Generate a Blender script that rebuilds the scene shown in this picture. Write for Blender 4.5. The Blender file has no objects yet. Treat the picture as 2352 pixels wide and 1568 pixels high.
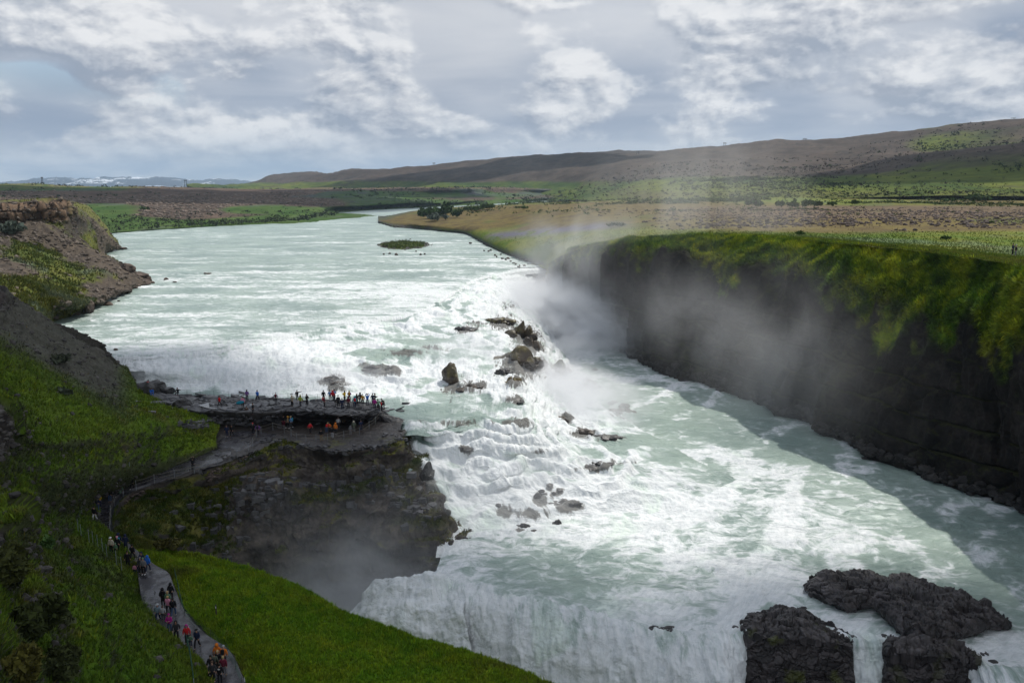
import bpy, math, random
import numpy as np
from mathutils import Vector, Matrix
random.seed(7)
SC = bpy.context.scene
COL = SC.collection
# ---------------------------------------------------------------- camera, sky, sun, exposure
FPX = 1960.0                      # focal length in units of the 2352-wide tracing grid
CX, CY = 1176.0, 784.0
PITCH = math.radians(10.38)       # looking down
CAMZ = 70.0
cam_d = bpy.data.cameras.new("camera")
cam = bpy.data.objects.new("camera", cam_d); COL.objects.link(cam)
cam.location = (0, 0, CAMZ)
cam.rotation_euler = (math.radians(90) - PITCH, 0, 0)
cam_d.sensor_width = 36.0; cam_d.sensor_fit = 'HORIZONTAL'
cam_d.lens = 36.0 * FPX / 2352.0
cam_d.clip_start = 0.5; cam_d.clip_end = 60000
SC.camera = cam
SUN_EL, SUN_AZ = math.radians(53), math.radians(36)
sd = Vector((math.sin(SUN_AZ)*math.cos(SUN_EL), math.cos(SUN_AZ)*math.cos(SUN_EL), math.sin(SUN_EL)))
sun_d = bpy.data.lights.new("sun", 'SUN'); sun_d.energy = 3.6; sun_d.angle = math.radians(0.53)
sun_d.color = (1.0, 0.955, 0.88)
sun = bpy.data.objects.new("sun", sun_d); COL.objects.link(sun)
sun.location = (60, 20, 160)
sun.rotation_euler = sd.to_track_quat('Z', 'Y').to_euler()
SC.view_settings.view_transform = 'Standard'
try: SC.view_settings.look = 'None'
except Exception: pass
SC.view_settings.exposure = 0.0; SC.view_settings.gamma = 1.0
SC.view_settings.use_curve_mapping = False
SC.cycles.use_denoising = True
SC.cycles.max_bounces = 6; SC.cycles.diffuse_bounces = 2; SC.cycles.glossy_bounces = 2
SC.cycles.transmission_bounces = 3; SC.cycles.volume_bounces = 4; SC.cycles.transparent_max_bounces = 12
SC.cycles.volume_step_rate = 1.0; SC.cycles.volume_max_steps = 96

W = bpy.data.worlds.new("World"); SC.world = W; W.use_nodes = True
nt = W.node_tree; nt.nodes.clear()
def N(nt, t, **kw):
    n = nt.nodes.new(t)
    for k, v in kw.items():
        if k.startswith('i_'):
            key = k[2:]
            key = int(key) if key.isdigit() else key.replace('_', ' ')
            n.inputs[key].default_value = v
        else: setattr(n, k, v)
    return n
def math_n(nt, op, a, b=None, c=None, clamp=False):
    n = nt.nodes.new('ShaderNodeMath'); n.operation = op; n.use_clamp = clamp
    for i, v in enumerate((a, b, c)):
        if v is None: continue
        if isinstance(v, (int, float)): n.inputs[i].default_value = v
        else: nt.links.new(v, n.inputs[i])
    return n.outputs[0]
def mixc(nt, fac, a, b, blend='MIX'):
    n = nt.nodes.new('ShaderNodeMix'); n.data_type = 'RGBA'; n.blend_type = blend
    for i, v in ((0, fac), (6, a), (7, b)):
        if isinstance(v, (int, float)): n.inputs[i].default_value = v
        elif isinstance(v, tuple): n.inputs[i].default_value = (*v, 1) if len(v) == 3 else v
        else: nt.links.new(v, n.inputs[i])
    return n.outputs[2]
def maprange(nt, v, a, b, c=0.0, d=1.0, smooth=True):
    n = nt.nodes.new('ShaderNodeMapRange'); n.interpolation_type = 'SMOOTHSTEP' if smooth else 'LINEAR'
    nt.links.new(v, n.inputs[0])
    for i, x in enumerate((a, b, c, d)): n.inputs[i+1].default_value = x
    return n.outputs[0]
def noise_n(nt, vec, scale, detail=5, rough=0.55, dist=0.0, lac=2.0, dim='3D'):
    n = nt.nodes.new('ShaderNodeTexNoise'); n.noise_dimensions = dim
    n.inputs['Scale'].default_value = scale; n.inputs['Detail'].default_value = detail
    n.inputs['Roughness'].default_value = rough; n.inputs['Distortion'].default_value = dist
    n.inputs['Lacunarity'].default_value = lac
    nt.links.new(vec, n.inputs['Vector'])
    return n.outputs[0]
def vecmath(nt, op, a, b):
    n = nt.nodes.new('ShaderNodeVectorMath'); n.operation = op
    for i, v in enumerate((a, b)):
        if isinstance(v, tuple): n.inputs[i].default_value = v
        elif v is not None: nt.links.new(v, n.inputs[i])
    return n.outputs[0]

sky = N(nt, 'ShaderNodeTexSky', sky_type='NISHITA', sun_disc=False, sun_elevation=SUN_EL, sun_rotation=SUN_AZ,
        altitude=200, air_density=1.0, dust_density=0.6, ozone_density=1.2)
tc = N(nt, 'ShaderNodeTexCoord')
sep = N(nt, 'ShaderNodeSeparateXYZ'); nt.links.new(tc.outputs['Generated'], sep.inputs[0])
zc = math_n(nt, 'MAXIMUM', sep.outputs[2], 0.0)
zz = math_n(nt, 'ADD', zc, 0.11)
px_ = math_n(nt, 'DIVIDE', sep.outputs[0], zz); py_ = math_n(nt, 'DIVIDE', sep.outputs[1], zz)
comb = N(nt, 'ShaderNodeCombineXYZ'); nt.links.new(px_, comb.inputs[0]); nt.links.new(py_, comb.inputs[1])
pl = comb.outputs[0]                                   # cloud deck seen in perspective
pl = vecmath(nt, 'ADD', pl, (3.1, 1.7, 0.0))
gen = tc.outputs['Generated']
def puffs(scale, squash, off, dist=0.10, detail=9, rough=0.5, shift=(0.020, 0.0, 0.030)):
    """cumulus density seen side-on, and how much more of it lies towards the light (for shading)"""
    v = vecmath(nt, 'ADD', vecmath(nt, 'MULTIPLY', gen, (1.0, 1.0, squash)), off)
    a_ = noise_n(nt, v, scale, detail, rough, dist); b_ = noise_n(nt, vecmath(nt, 'ADD', v, shift), scale, detail, rough, dist)
    return a_, math_n(nt, 'SUBTRACT', a_, b_)
broad = noise_n(nt, vecmath(nt, 'MULTIPLY', gen, (1.0, 1.0, 2.2)), 1.9, 3, 0.5, 0.2)
d1, r1 = puffs(4.2, 1.8, (1.3, 0.4, 2.2), rough=0.54, shift=(0.012, 0.0, 0.022))
d2, r2 = puffs(9.5, 1.9, (5.1, 2.0, 0.7), 0.12, rough=0.54, shift=(0.006, 0.0, 0.012))
veil_ = noise_n(nt, pl, 0.9, 7, 0.55, 0.4)
# the larger cloud masses of the day: direction (traced), angular half width, strength
def blobs(lst):
    acc = None
    for x, y, sx, sy, k in lst:
        u, v = (x-1176)/1960.0, (784-y)/1960.0
        d_ = Vector((u, math.cos(PITCH)+v*math.sin(PITCH), -math.sin(PITCH)+v*math.cos(PITCH))).normalized()
        df = vecmath(nt, 'MULTIPLY', vecmath(nt, 'SUBTRACT', gen, tuple(d_)), (1960/sx, 1960/sx, 1960/sy))
        ln = N(nt, 'ShaderNodeVectorMath', operation='LENGTH'); nt.links.new(df, ln.inputs[0])
        g_ = math_n(nt, 'MULTIPLY', maprange(nt, ln.outputs['Value'], 1.0, 0.0), k)
        acc = g_ if acc is None else math_n(nt, 'ADD', acc, g_)
    return acc
MASS = blobs([(240, 110, 330, 150, .10), (1312, 180, 90, 70, .16), (1650, 165, 260, 110, .12), (2200, 190, 300, 130, .12), (480, 305, 160, 60, .08), (820, 240, 200, 110, .06), (1750, 40, 420, 90, .05),
              (1480, 110, 160, 90, -.08), (1150, 170, 240, 190, -.10), (1250, 330, 420, 90, -.08), (1480, 260, 300, 60, -.05)])
LIT = blobs([(230, 80, 260, 90, .30), (110, 280, 190, 80, -.50), (220, 185, 190, 55, -.45), (590, 170, 90, 80, -.25), (1640, 130, 170, 60, .35), (1312, 175, 80, 60, .45), (2220, 150, 200, 60, .25), (1850, 205, 220, 60, -.25), (2320, 70, 120, 90, -.4),
             (500, 300, 120, 35, .35), (2250, 270, 300, 45, -.35), (1000, 230, 260, 170, -.16), (1500, 20, 500, 90, .25), (650, 30, 300, 110, .12)])
d1 = math_n(nt, 'ADD', d1, MASS); d2 = math_n(nt, 'ADD', d2, math_n(nt, 'MULTIPLY', MASS, 0.7))
# the grey layer behind
lay = math_n(nt, 'ADD', math_n(nt, 'MULTIPLY', broad, 0.75), math_n(nt, 'MULTIPLY', veil_, 0.45))
back = mixc(nt, maprange(nt, math_n(nt, 'ADD', lay, math_n(nt, 'MULTIPLY', LIT, 0.3)), 0.40, 0.82), (0.29, 0.355, 0.47), (0.68, 0.70, 0.74))
# big soft cumulus in front of it, bright where thin towards the light
lit1 = math_n(nt, 'ADD', math_n(nt, 'ADD', math_n(nt, 'MULTIPLY', r1, 6.5), math_n(nt, 'MULTIPLY', r2, 4.0)), math_n(nt, 'MULTIPLY', math_n(nt, 'SUBTRACT', d1, 0.5), -1.2), None)
c1 = mixc(nt, maprange(nt, math_n(nt, 'ADD', math_n(nt, 'ADD', lit1, LIT), math_n(nt, 'MULTIPLY', broad, 0.5)), -0.18, 0.62, smooth=False), (0.31, 0.36, 0.45), (0.83, 0.84, 0.86))
m1 = maprange(nt, math_n(nt, 'ADD', d1, math_n(nt, 'MULTIPLY', math_n(nt, 'SUBTRACT', d2, 0.5), 0.5)), 0.415, 0.515)
deck = mixc(nt, math_n(nt, 'MULTIPLY', m1, 0.85), back, c1)
c2 = mixc(nt, maprange(nt, math_n(nt, 'ADD', math_n(nt, 'MULTIPLY', r2, 5.5), math_n(nt, 'ADD', LIT, math_n(nt, 'MULTIPLY', r1, 2.0))), -0.35, 0.45, smooth=False), (0.40, 0.43, 0.50), (0.97, 0.965, 0.96))
m2 = maprange(nt, d2, 0.50, 0.60)
deck = mixc(nt, math_n(nt, 'MULTIPLY', m2, 0.42), deck, c2)
# thin banded cloud and blue gaps low over the horizon
wisp = noise_n(nt, vecmath(nt, 'MULTIPLY', gen, (1, 1, 4.2)), 9.0, 6, 0.55, 0.4)
low = mixc(nt, maprange(nt, wisp, 0.38, 0.64), (0.33, 0.43, 0.56), (0.62, 0.67, 0.73))
deck = mixc(nt, maprange(nt, zc, 0.0, 0.07), low, deck)
bc = N(nt, 'ShaderNodeVectorMath', operation='SCALE'); nt.links.new(sky.outputs[0], bc.inputs[0]); bc.inputs['Scale'].default_value = 0.12
gap = maprange(nt, math_n(nt, 'ADD', math_n(nt, 'ADD', math_n(nt, 'MULTIPLY', broad, 0.7), math_n(nt, 'MULTIPLY', d1, 0.5)), math_n(nt, 'MULTIPLY', sep.outputs[0], 0.25)), 0.40, 0.46)
gap = math_n(nt, 'MAXIMUM', gap, maprange(nt, zc, 0.07, 0.16, 1.0, 0.0))
final = mixc(nt, gap, bc.outputs[0], deck)
bg = N(nt, 'ShaderNodeBackground', i_Strength=1.0); nt.links.new(final, bg.inputs[0])
wo = N(nt, 'ShaderNodeOutputWorld'); nt.links.new(bg.outputs[0], wo.inputs[0])

# ---------------------------------------------------------------- helpers: tracing, noise, meshes
CP, SP = math.cos(PITCH), math.sin(PITCH)
def ray(px, py):
    """unit-depth ray in the world for a traced grid point"""
    u = (np.asarray(px, float)-CX)/FPX; v = (np.asarray(py, float)-CY)/FPX
    return np.stack([u, CP - v*SP, -SP - v*CP], -1)
def Q(px, py, z=None, d=None):
    """depth along the view axis of a traced point at height z (below the viewpoint) or horizontal distance d"""
    r = ray(px, py)
    if z is not None: return z / r[..., 2]
    return d / np.hypot(r[..., 0], r[..., 1])
def P(px, py, z=None, d=None):
    w = Q(px, py, z, d); p = ray(px, py)*w
    return Vector((p[0], p[1], p[2]+CAMZ))
def project(V):
    """world (…,3) -> px, py, w"""
    x, y, z = V[..., 0], V[..., 1], V[..., 2]-CAMZ
    w = y*CP - z*SP
    return CX + FPX*x/w, CY + FPX*(-(y*SP + z*CP))/w, w

rng = np.random.default_rng(11)
TAB = rng.random((64, 64, 64)).astype(np.float32)
def vnoise(p):
    i = np.floor(p).astype(np.int64); f = (p - i).astype(np.float32); f = f*f*(3-2*f)
    i0 = i & 63; i1 = (i+1) & 63
    x0, y0, z0 = i0[..., 0], i0[..., 1], i0[..., 2]; x1, y1, z1 = i1[..., 0], i1[..., 1], i1[..., 2]
    fx, fy, fz = f[..., 0], f[..., 1], f[..., 2]
    def L(a, b, t): return a + (b-a)*t
    return L(L(L(TAB[x0, y0, z0], TAB[x1, y0, z0], fx), L(TAB[x0, y1, z0], TAB[x1, y1, z0], fx), fy),
             L(L(TAB[x0, y0, z1], TAB[x1, y0, z1], fx), L(TAB[x0, y1, z1], TAB[x1, y1, z1], fx), fy), fz)
_a = 0.62; ROT = np.array([[math.cos(_a), -math.sin(_a), 0.0], [math.sin(_a)*0.8, math.cos(_a)*0.8, -0.6], [math.sin(_a)*0.6, math.cos(_a)*0.6, 0.8]])
def fbm(p, scale=1.0, octs=5, gain=0.5, off=0.0, ridged=False):
    """p (…,3); scale = feature size in metres; result about -1..1"""
    q = np.asarray(p, float)/scale + off; s = np.zeros(q.shape[:-1], np.float32); a = 1.0; t = 0.0
    for o in range(octs):
        n = vnoise(q)*2-1
        if ridged: n = 1-2*np.abs(n)
        s += a*n; t += a; a *= gain; q = (q @ ROT.T)*2.03 + 17.3
    return s/t*1.6
def worley(p, scale):
    """distance to nearest and second cell point, and a cell id 0..1 (3D)"""
    q = np.asarray(p, float)/scale; i = np.floor(q).astype(np.int64)
    d1 = np.full(q.shape[:-1], 9.0); d2 = d1.copy(); cid = np.zeros(q.shape[:-1])
    for dx in (-1, 0, 1):
        for dy in (-1, 0, 1):
            for dz in (-1, 0, 1):
                c = i + np.array([dx, dy, dz]); m = c & 63
                r = TAB[m[..., 0], m[..., 1], m[..., 2]]; r2 = TAB[m[..., 1], m[..., 2], m[..., 0]]; r3 = TAB[m[..., 2], m[..., 0], m[..., 1]]
                d = np.sqrt((c[..., 0]+r-q[..., 0])**2 + (c[..., 1]+r2-q[..., 1])**2 + (c[..., 2]+r3-q[..., 2])**2)
                n = d < d1
                d2 = np.where(n, d1, np.minimum(d2, d)); cid = np.where(n, (r*7.13+r2*3.7+r3) % 1.0, cid); d1 = np.where(n, d, d1)
    return d1, d2, cid
def sstep(x, a, b):
    t = np.clip((x-a)/(b-a), 0, 1); return t*t*(3-2*t)
def lerp(a, b, t): return a + (b-a)*t
def cmix(a, b, t):
    a = np.asarray(a, float); b = np.asarray(b, float); return a*(1-t[..., None]) + b*t[..., None]

def grid_mesh(name, V, attrs=None, colors=None, smooth=True, flip=False):
    nv, nu = V.shape[:2]
    me = bpy.data.meshes.new(name)
    idx = np.arange(nv*nu).reshape(nv, nu)
    a, b, c, d = idx[:-1, :-1], idx[:-1, 1:], idx[1:, 1:], idx[1:, :-1]
    F = np.stack([a, b, c, d] if flip else [a, d, c, b], -1).reshape(-1, 4)
    return raw_mesh(me, V.reshape(-1, 3), F, {k: v.reshape(-1) if v.ndim == 2 else v.reshape(-1, v.shape[-1]) for k, v in (attrs or {}).items()},
                    None if colors is None else colors.reshape(-1, 3), smooth)
def raw_mesh(me, V, F, attrs=None, colors=None, smooth=True):
    if isinstance(me, str): me = bpy.data.meshes.new(me)
    V = np.ascontiguousarray(V, np.float32); F = np.ascontiguousarray(F, np.int32); k = F.shape[1]
    me.vertices.add(len(V)); me.vertices.foreach_set('co', V.ravel())
    me.loops.add(F.size); me.loops.foreach_set('vertex_index', F.ravel())
    me.polygons.add(len(F)); me.polygons.foreach_set('loop_start', np.arange(0, F.size, k, dtype=np.int32))
    me.polygons.foreach_set('use_smooth', np.full(len(F), smooth))
    me.update(calc_edges=True)
    for n, v in (attrs or {}).items():
        if v.ndim == 1:
            at = me.attributes.new(n, 'FLOAT', 'POINT'); at.data.foreach_set('value', np.ascontiguousarray(v, np.float32))
        else:
            at = me.attributes.new(n, 'FLOAT_VECTOR', 'POINT'); at.data.foreach_set('vector', np.ascontiguousarray(v, np.float32).ravel())
    if colors is not None:
        at = me.color_attributes.new('tint', 'FLOAT_COLOR', 'POINT')
        c4 = np.ones((len(V), 4), np.float32); c4[:, :3] = np.clip(colors, 0, 1); at.data.foreach_set('color', c4.ravel())
    return me
def link(name, me, mat=None, parent=None, **props):
    o = bpy.data.objects.new(name, me); COL.objects.link(o)
    if mat is not None: me.materials.append(mat)
    if parent is not None: o.parent = parent
    for k, v in props.items():
        if v is not None: o[k] = v
    return o
def empty(name, loc, label=None, category=None, group=None, rz=0.0):
    o = bpy.data.objects.new(name, None); COL.objects.link(o); o.location = loc; o.rotation_euler = (0, 0, rz)
    o.empty_display_size = 0.3
    if label: o['label'] = label
    if category: o['category'] = category
    if group: o['group'] = group
    return o

def catmull(C, seg_n, axis, linear=False):
    """C control array; seg_n list of subdivisions per segment along axis"""
    C = np.moveaxis(C, axis, 0); out = []
    K = len(C)
    for k in range(K-1):
        p1, p2 = C[k], C[k+1]
        p0 = C[k-1] if k > 0 else 2*p1-p2
        p3 = C[k+2] if k < K-2 else 2*p2-p1
        n = seg_n[k]
        t = (np.arange(n)/n).reshape((-1,)+(1,)*(C.ndim-1))
        if linear: s = p1+(p2-p1)*t
        else:
            m1 = (p2-p0)*0.5*0.8; m2 = (p3-p1)*0.5*0.8
            s = (2*t**3-3*t**2+1)*p1 + (t**3-2*t**2+t)*m1 + (-2*t**3+3*t**2)*p2 + (t**3-t**2)*m2
        out.append(s)
    out.append(C[-1:])
    return np.moveaxis(np.concatenate(out, 0), 0, axis)
def ctl(rows):
    """rows of (px,py,h[,attrs…]); h is z below the viewpoint, or ('d',dist), or world tuple given as Vector -> homogeneous control grid"""
    out = []
    for r in rows:
        rr = []
        for p in r:
            if isinstance(p, Vector):
                a, b, w = project(np.array(p)); rr.append([a, b, 1/w]); continue
            px, py, h = p[:3]
            w = Q(px, py, d=h[1]) if isinstance(h, tuple) else Q(px, py, z=h)
            rr.append([px, py, 1/w, *p[3:]])
        out.append(rr)
    return np.array(out, float)
def by_x(rows, xs):
    """resample rows that run left to right at common xs (interpolating h as depth)"""
    out = []
    for r in rows:
        c = ctl([r])[0]
        out.append([np.interp(xs, c[:, 0], c[:, j]) if j else np.array(xs, float) for j in range(c.shape[1])])
    return np.moveaxis(np.array(out), 1, 2)
def extend(C, ks=(1.6, 3.6)):
    """carry the right-hand end of a traced grid on beyond the frame, in the world"""
    w0, w1 = 1/C[:, -2, 2], 1/C[:, -1, 2]; p0 = ray(C[:, -2, 0], C[:, -2, 1])*w0[:, None]; p1 = ray(C[:, -1, 0], C[:, -1, 1])*w1[:, None]
    L = np.linalg.norm((p1-p0)[:, :2], axis=1); dr = (p1-p0)/np.maximum(L, 1e-3)[:, None]; Lm = np.minimum(L, np.median(L)*1.5); dr[:, 2] = np.clip(dr[:, 2], -.05, .05)
    for k in ks:
        q = p1+dr*(Lm*k)[:, None]; q[:, 2] += CAMZ; a, b, w = project(q); w = np.maximum(w, 8)
        C = np.concatenate([C, np.concatenate([np.stack([a, b, 1/w], -1), C[:, -1, 3:]], -1)[:, None]], 1)
    return C
def loft(C, step=2.6, lin_rows=False, lin_cols=False, maxn=500):
    """C: (R,K,>=3) in (px,py,1/w,…) -> world grid and attributes"""
    du = np.hypot(C[:, 1:, 0]-C[:, :-1, 0], C[:, 1:, 1]-C[:, :-1, 1]).max(0)
    dv = np.hypot(C[1:, :, 0]-C[:-1, :, 0], C[1:, :, 1]-C[:-1, :, 1]).max(1)
    nu = [int(min(maxn, max(2, math.ceil(x/step)))) for x in du]; nv = [int(min(maxn, max(2, math.ceil(x/step)))) for x in dv]
    G = catmull(catmull(C, nu, 1, lin_cols), nv, 0, lin_rows)
    w = 1/np.maximum(G[..., 2], 1e-5)
    V = ray(G[..., 0], G[..., 1])*w[..., None]; V[..., 2] += CAMZ
    return V, G[..., 3:]
def normals(V):
    du = np.gradient(V, axis=1); dv = np.gradient(V, axis=0)
    n = np.cross(dv, du); n /= np.linalg.norm(n, axis=-1, keepdims=True)+1e-9
    return n
def blurz(A, k):
    return A

# ---------------------------------------------------------------- materials
def new_mat(name):
    m = bpy.data.materials.new(name); m.use_nodes = True; t = m.node_tree; t.nodes.clear()
    o = t.nodes.new('ShaderNodeOutputMaterial'); b = t.nodes.new('ShaderNodeBsdfPrincipled')
    t.links.new(b.outputs[0], o.inputs[0]); return m, t, b
def tinted(name, rough=0.9, spec=0.2, fine=3.0, amount=0.35, bump=0.25, bscale=2.0, dist=0.15):
    """surface whose colour comes from the per-vertex tint, broken up by fine noise and bump"""
    m, t, b = new_mat(name)
    at = N(t, 'ShaderNodeAttribute', attribute_name='tint')
    g = N(t, 'ShaderNodeNewGeometry')
    n1 = noise_n(t, g.outputs['Position'], fine, 6, 0.65)
    f = maprange(t, n1, 0.3, 0.7, 1-amount, 1+amount, False)
    s = N(t, 'ShaderNodeVectorMath', operation='SCALE'); t.links.new(at.outputs['Color'], s.inputs[0]); t.links.new(f, s.inputs['Scale'])
    t.links.new(s.outputs[0], b.inputs['Base Color'])
    n2 = noise_n(t, g.outputs['Position'], bscale, 8, 0.62)
    bp = N(t, 'ShaderNodeBump', i_Strength=bump, i_Distance=dist); t.links.new(n2, bp.inputs['Height']); t.links.new(bp.outputs[0], b.inputs['Normal'])
    b.inputs['Roughness'].default_value = rough; b.inputs['Specular IOR Level'].default_value = spec
    return m
M_GROUND = tinted('hillside_ground', 0.95, 0.1, 2.2, 0.4, 0.5, 1.6, 0.25)
M_FAR = tinted('distant_heath', 0.95, 0.05, 0.06, 0.3, 0.3, 0.05, 3.0)
M_ROCK = tinted('basalt_rock', 0.82, 0.25, 2.5, 0.35, 0.6, 1.8, 0.3)
M_WET = tinted('wet_basalt', 0.42, 0.4, 3.0, 0.3, 0.6, 2.2, 0.2)
M_GRASS = tinted('grass_blades', 0.8, 0.15, 1.0, 0.25, 0.0, 1.0, 0.01)
def plain(name, rgb, rough=0.8, spec=0.3, metal=0.0, vary=0.12, scale=14.0):
    m, t, b = new_mat(name)
    tcx = N(t, 'ShaderNodeTexCoord'); n1 = noise_n(t, tcx.outputs['Object'], scale, 4, 0.6)
    f = maprange(t, n1, 0.3, 0.7, 1-vary, 1+vary, False)
    s = N(t, 'ShaderNodeVectorMath', operation='SCALE'); s.inputs[0].default_value = rgb; t.links.new(f, s.inputs['Scale'])
    t.links.new(s.outputs[0], b.inputs['Base Color'])
    b.inputs['Roughness'].default_value = rough; b.inputs['Specular IOR Level'].default_value = spec; b.inputs['Metallic'].default_value = metal
    return m
def water_mat(name, streak=1.0):
    """milky glacial water; 'foam' drives how much of it is white, 'flow' gives across/along metres, 'steep' 0 river .. 1 fall"""
    m, t, b = new_mat(name)
    fl = N(t, 'ShaderNodeAttribute', attribute_name='flow').outputs['Vector']
    fo = N(t, 'ShaderNodeAttribute', attribute_name='foam').outputs['Fac']
    st = N(t, 'ShaderNodeAttribute', attribute_name='steep').outputs['Fac']
    g = N(t, 'ShaderNodeNewGeometry').outputs['Position']
    # river chop: broken white crests, wide across the current
    warp = N(t, 'ShaderNodeTexNoise', i_Scale=0.16, i_Detail=3.0); t.links.new(g, warp.inputs['Vector'])
    wv = vecmath(t, 'ADD', g, vecmath(t, 'MULTIPLY', vecmath(t, 'SUBTRACT', warp.outputs['Color'], (0.5, 0.5, 0.5)), (7.0, 7.0, 2.0)))
    a1 = noise_n(t, vecmath(t, 'MULTIPLY', wv, (0.42, 0.75, 0.6)), 1.0, 9, 0.66, 0.5)
    a2 = noise_n(t, wv, 0.11, 4, 0.5)
    a3 = noise_n(t, vecmath(t, 'MULTIPLY', wv, (1.5, 2.2, 2.0)), 1.0, 5, 0.7, 0.6)
    chop = math_n(t, 'ADD', math_n(t, 'MULTIPLY', a1, 0.62), math_n(t, 'ADD', math_n(t, 'MULTIPLY', a2, 0.28), math_n(t, 'MULTIPLY', a3, 0.16)))
    # falls: streaks drawn out along the fall
    s1 = noise_n(t, vecmath(t, 'MULTIPLY', fl, (1.1, 0.16, 1.0)), 1.0, 8, 0.66, 0.5)
    s2 = noise_n(t, vecmath(t, 'MULTIPLY', fl, (0.25, 0.10, 1.0)), 1.0, 4, 0.55, 0.3)
    fall = math_n(t, 'ADD', math_n(t, 'MULTIPLY', s1, 0.68), math_n(t, 'MULTIPLY', s2, 0.38))
    mx = t.nodes.new('ShaderNodeMix'); t.links.new(st, mx.inputs[0]); t.links.new(chop, mx.inputs[2]); t.links.new(fall, mx.inputs[3])
    val = math_n(t, 'ADD', mx.outputs[0], math_n(t, 'MULTIPLY', math_n(t, 'SUBTRACT', fo, 0.5), 0.55))
    white = maprange(t, val, 0.50, 0.66)
    thin = maprange(t, val, 0.40, 0.60)
    bt = noise_n(t, g, 0.05, 3, 0.5)
    base = mixc(t, maprange(t, bt, 0.35, 0.65), (0.23, 0.315, 0.285), (0.33, 0.425, 0.37))
    base = mixc(t, math_n(t, 'MULTIPLY', thin, 0.45), base, (0.50, 0.60, 0.56))
    green = noise_n(t, vecmath(t, 'MULTIPLY', fl, (0.12, 0.05, 1.0)), 1.0, 2, 0.5)
    foamc = mixc(t, maprange(t, green, 0.55, 0.72), (0.86, 0.885, 0.89), (0.78, 0.87, 0.80))
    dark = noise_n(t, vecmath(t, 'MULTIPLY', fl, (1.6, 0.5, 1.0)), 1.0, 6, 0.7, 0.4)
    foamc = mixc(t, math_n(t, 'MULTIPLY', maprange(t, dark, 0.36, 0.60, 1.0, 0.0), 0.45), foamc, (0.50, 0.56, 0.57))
    bd = N(t, 'ShaderNodeAttribute', attribute_name='bed').outputs['Fac']
    bn = noise_n(t, vecmath(t, 'MULTIPLY', fl, (0.8, 0.30, 1.0)), 1.0, 7, 0.68, 0.6)
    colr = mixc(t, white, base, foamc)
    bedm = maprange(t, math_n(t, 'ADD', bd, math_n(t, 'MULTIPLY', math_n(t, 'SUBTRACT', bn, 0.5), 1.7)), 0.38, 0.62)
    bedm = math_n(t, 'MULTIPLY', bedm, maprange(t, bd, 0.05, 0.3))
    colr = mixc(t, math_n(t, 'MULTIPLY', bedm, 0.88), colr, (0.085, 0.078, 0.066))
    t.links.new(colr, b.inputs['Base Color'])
    t.links.new(maprange(t, white, 0, 1, 0.30, 0.85), b.inputs['Roughness'])
    b.inputs['Specular IOR Level'].default_value = 0.35
    h = math_n(t, 'ADD', math_n(t, 'MULTIPLY', a1, 1.2), math_n(t, 'ADD', math_n(t, 'MULTIPLY', a3, 0.5), math_n(t, 'MULTIPLY', dark, 0.35)))
    bp = N(t, 'ShaderNodeBump', i_Strength=0.75, i_Distance=0.55); t.links.new(h, bp.inputs['Height']); t.links.new(bp.outputs[0], b.inputs['Normal'])
    return m
M_WATER = water_mat('glacial_water')
STEEP = []
SURF = []                                      # every surface one can stand things on
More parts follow.
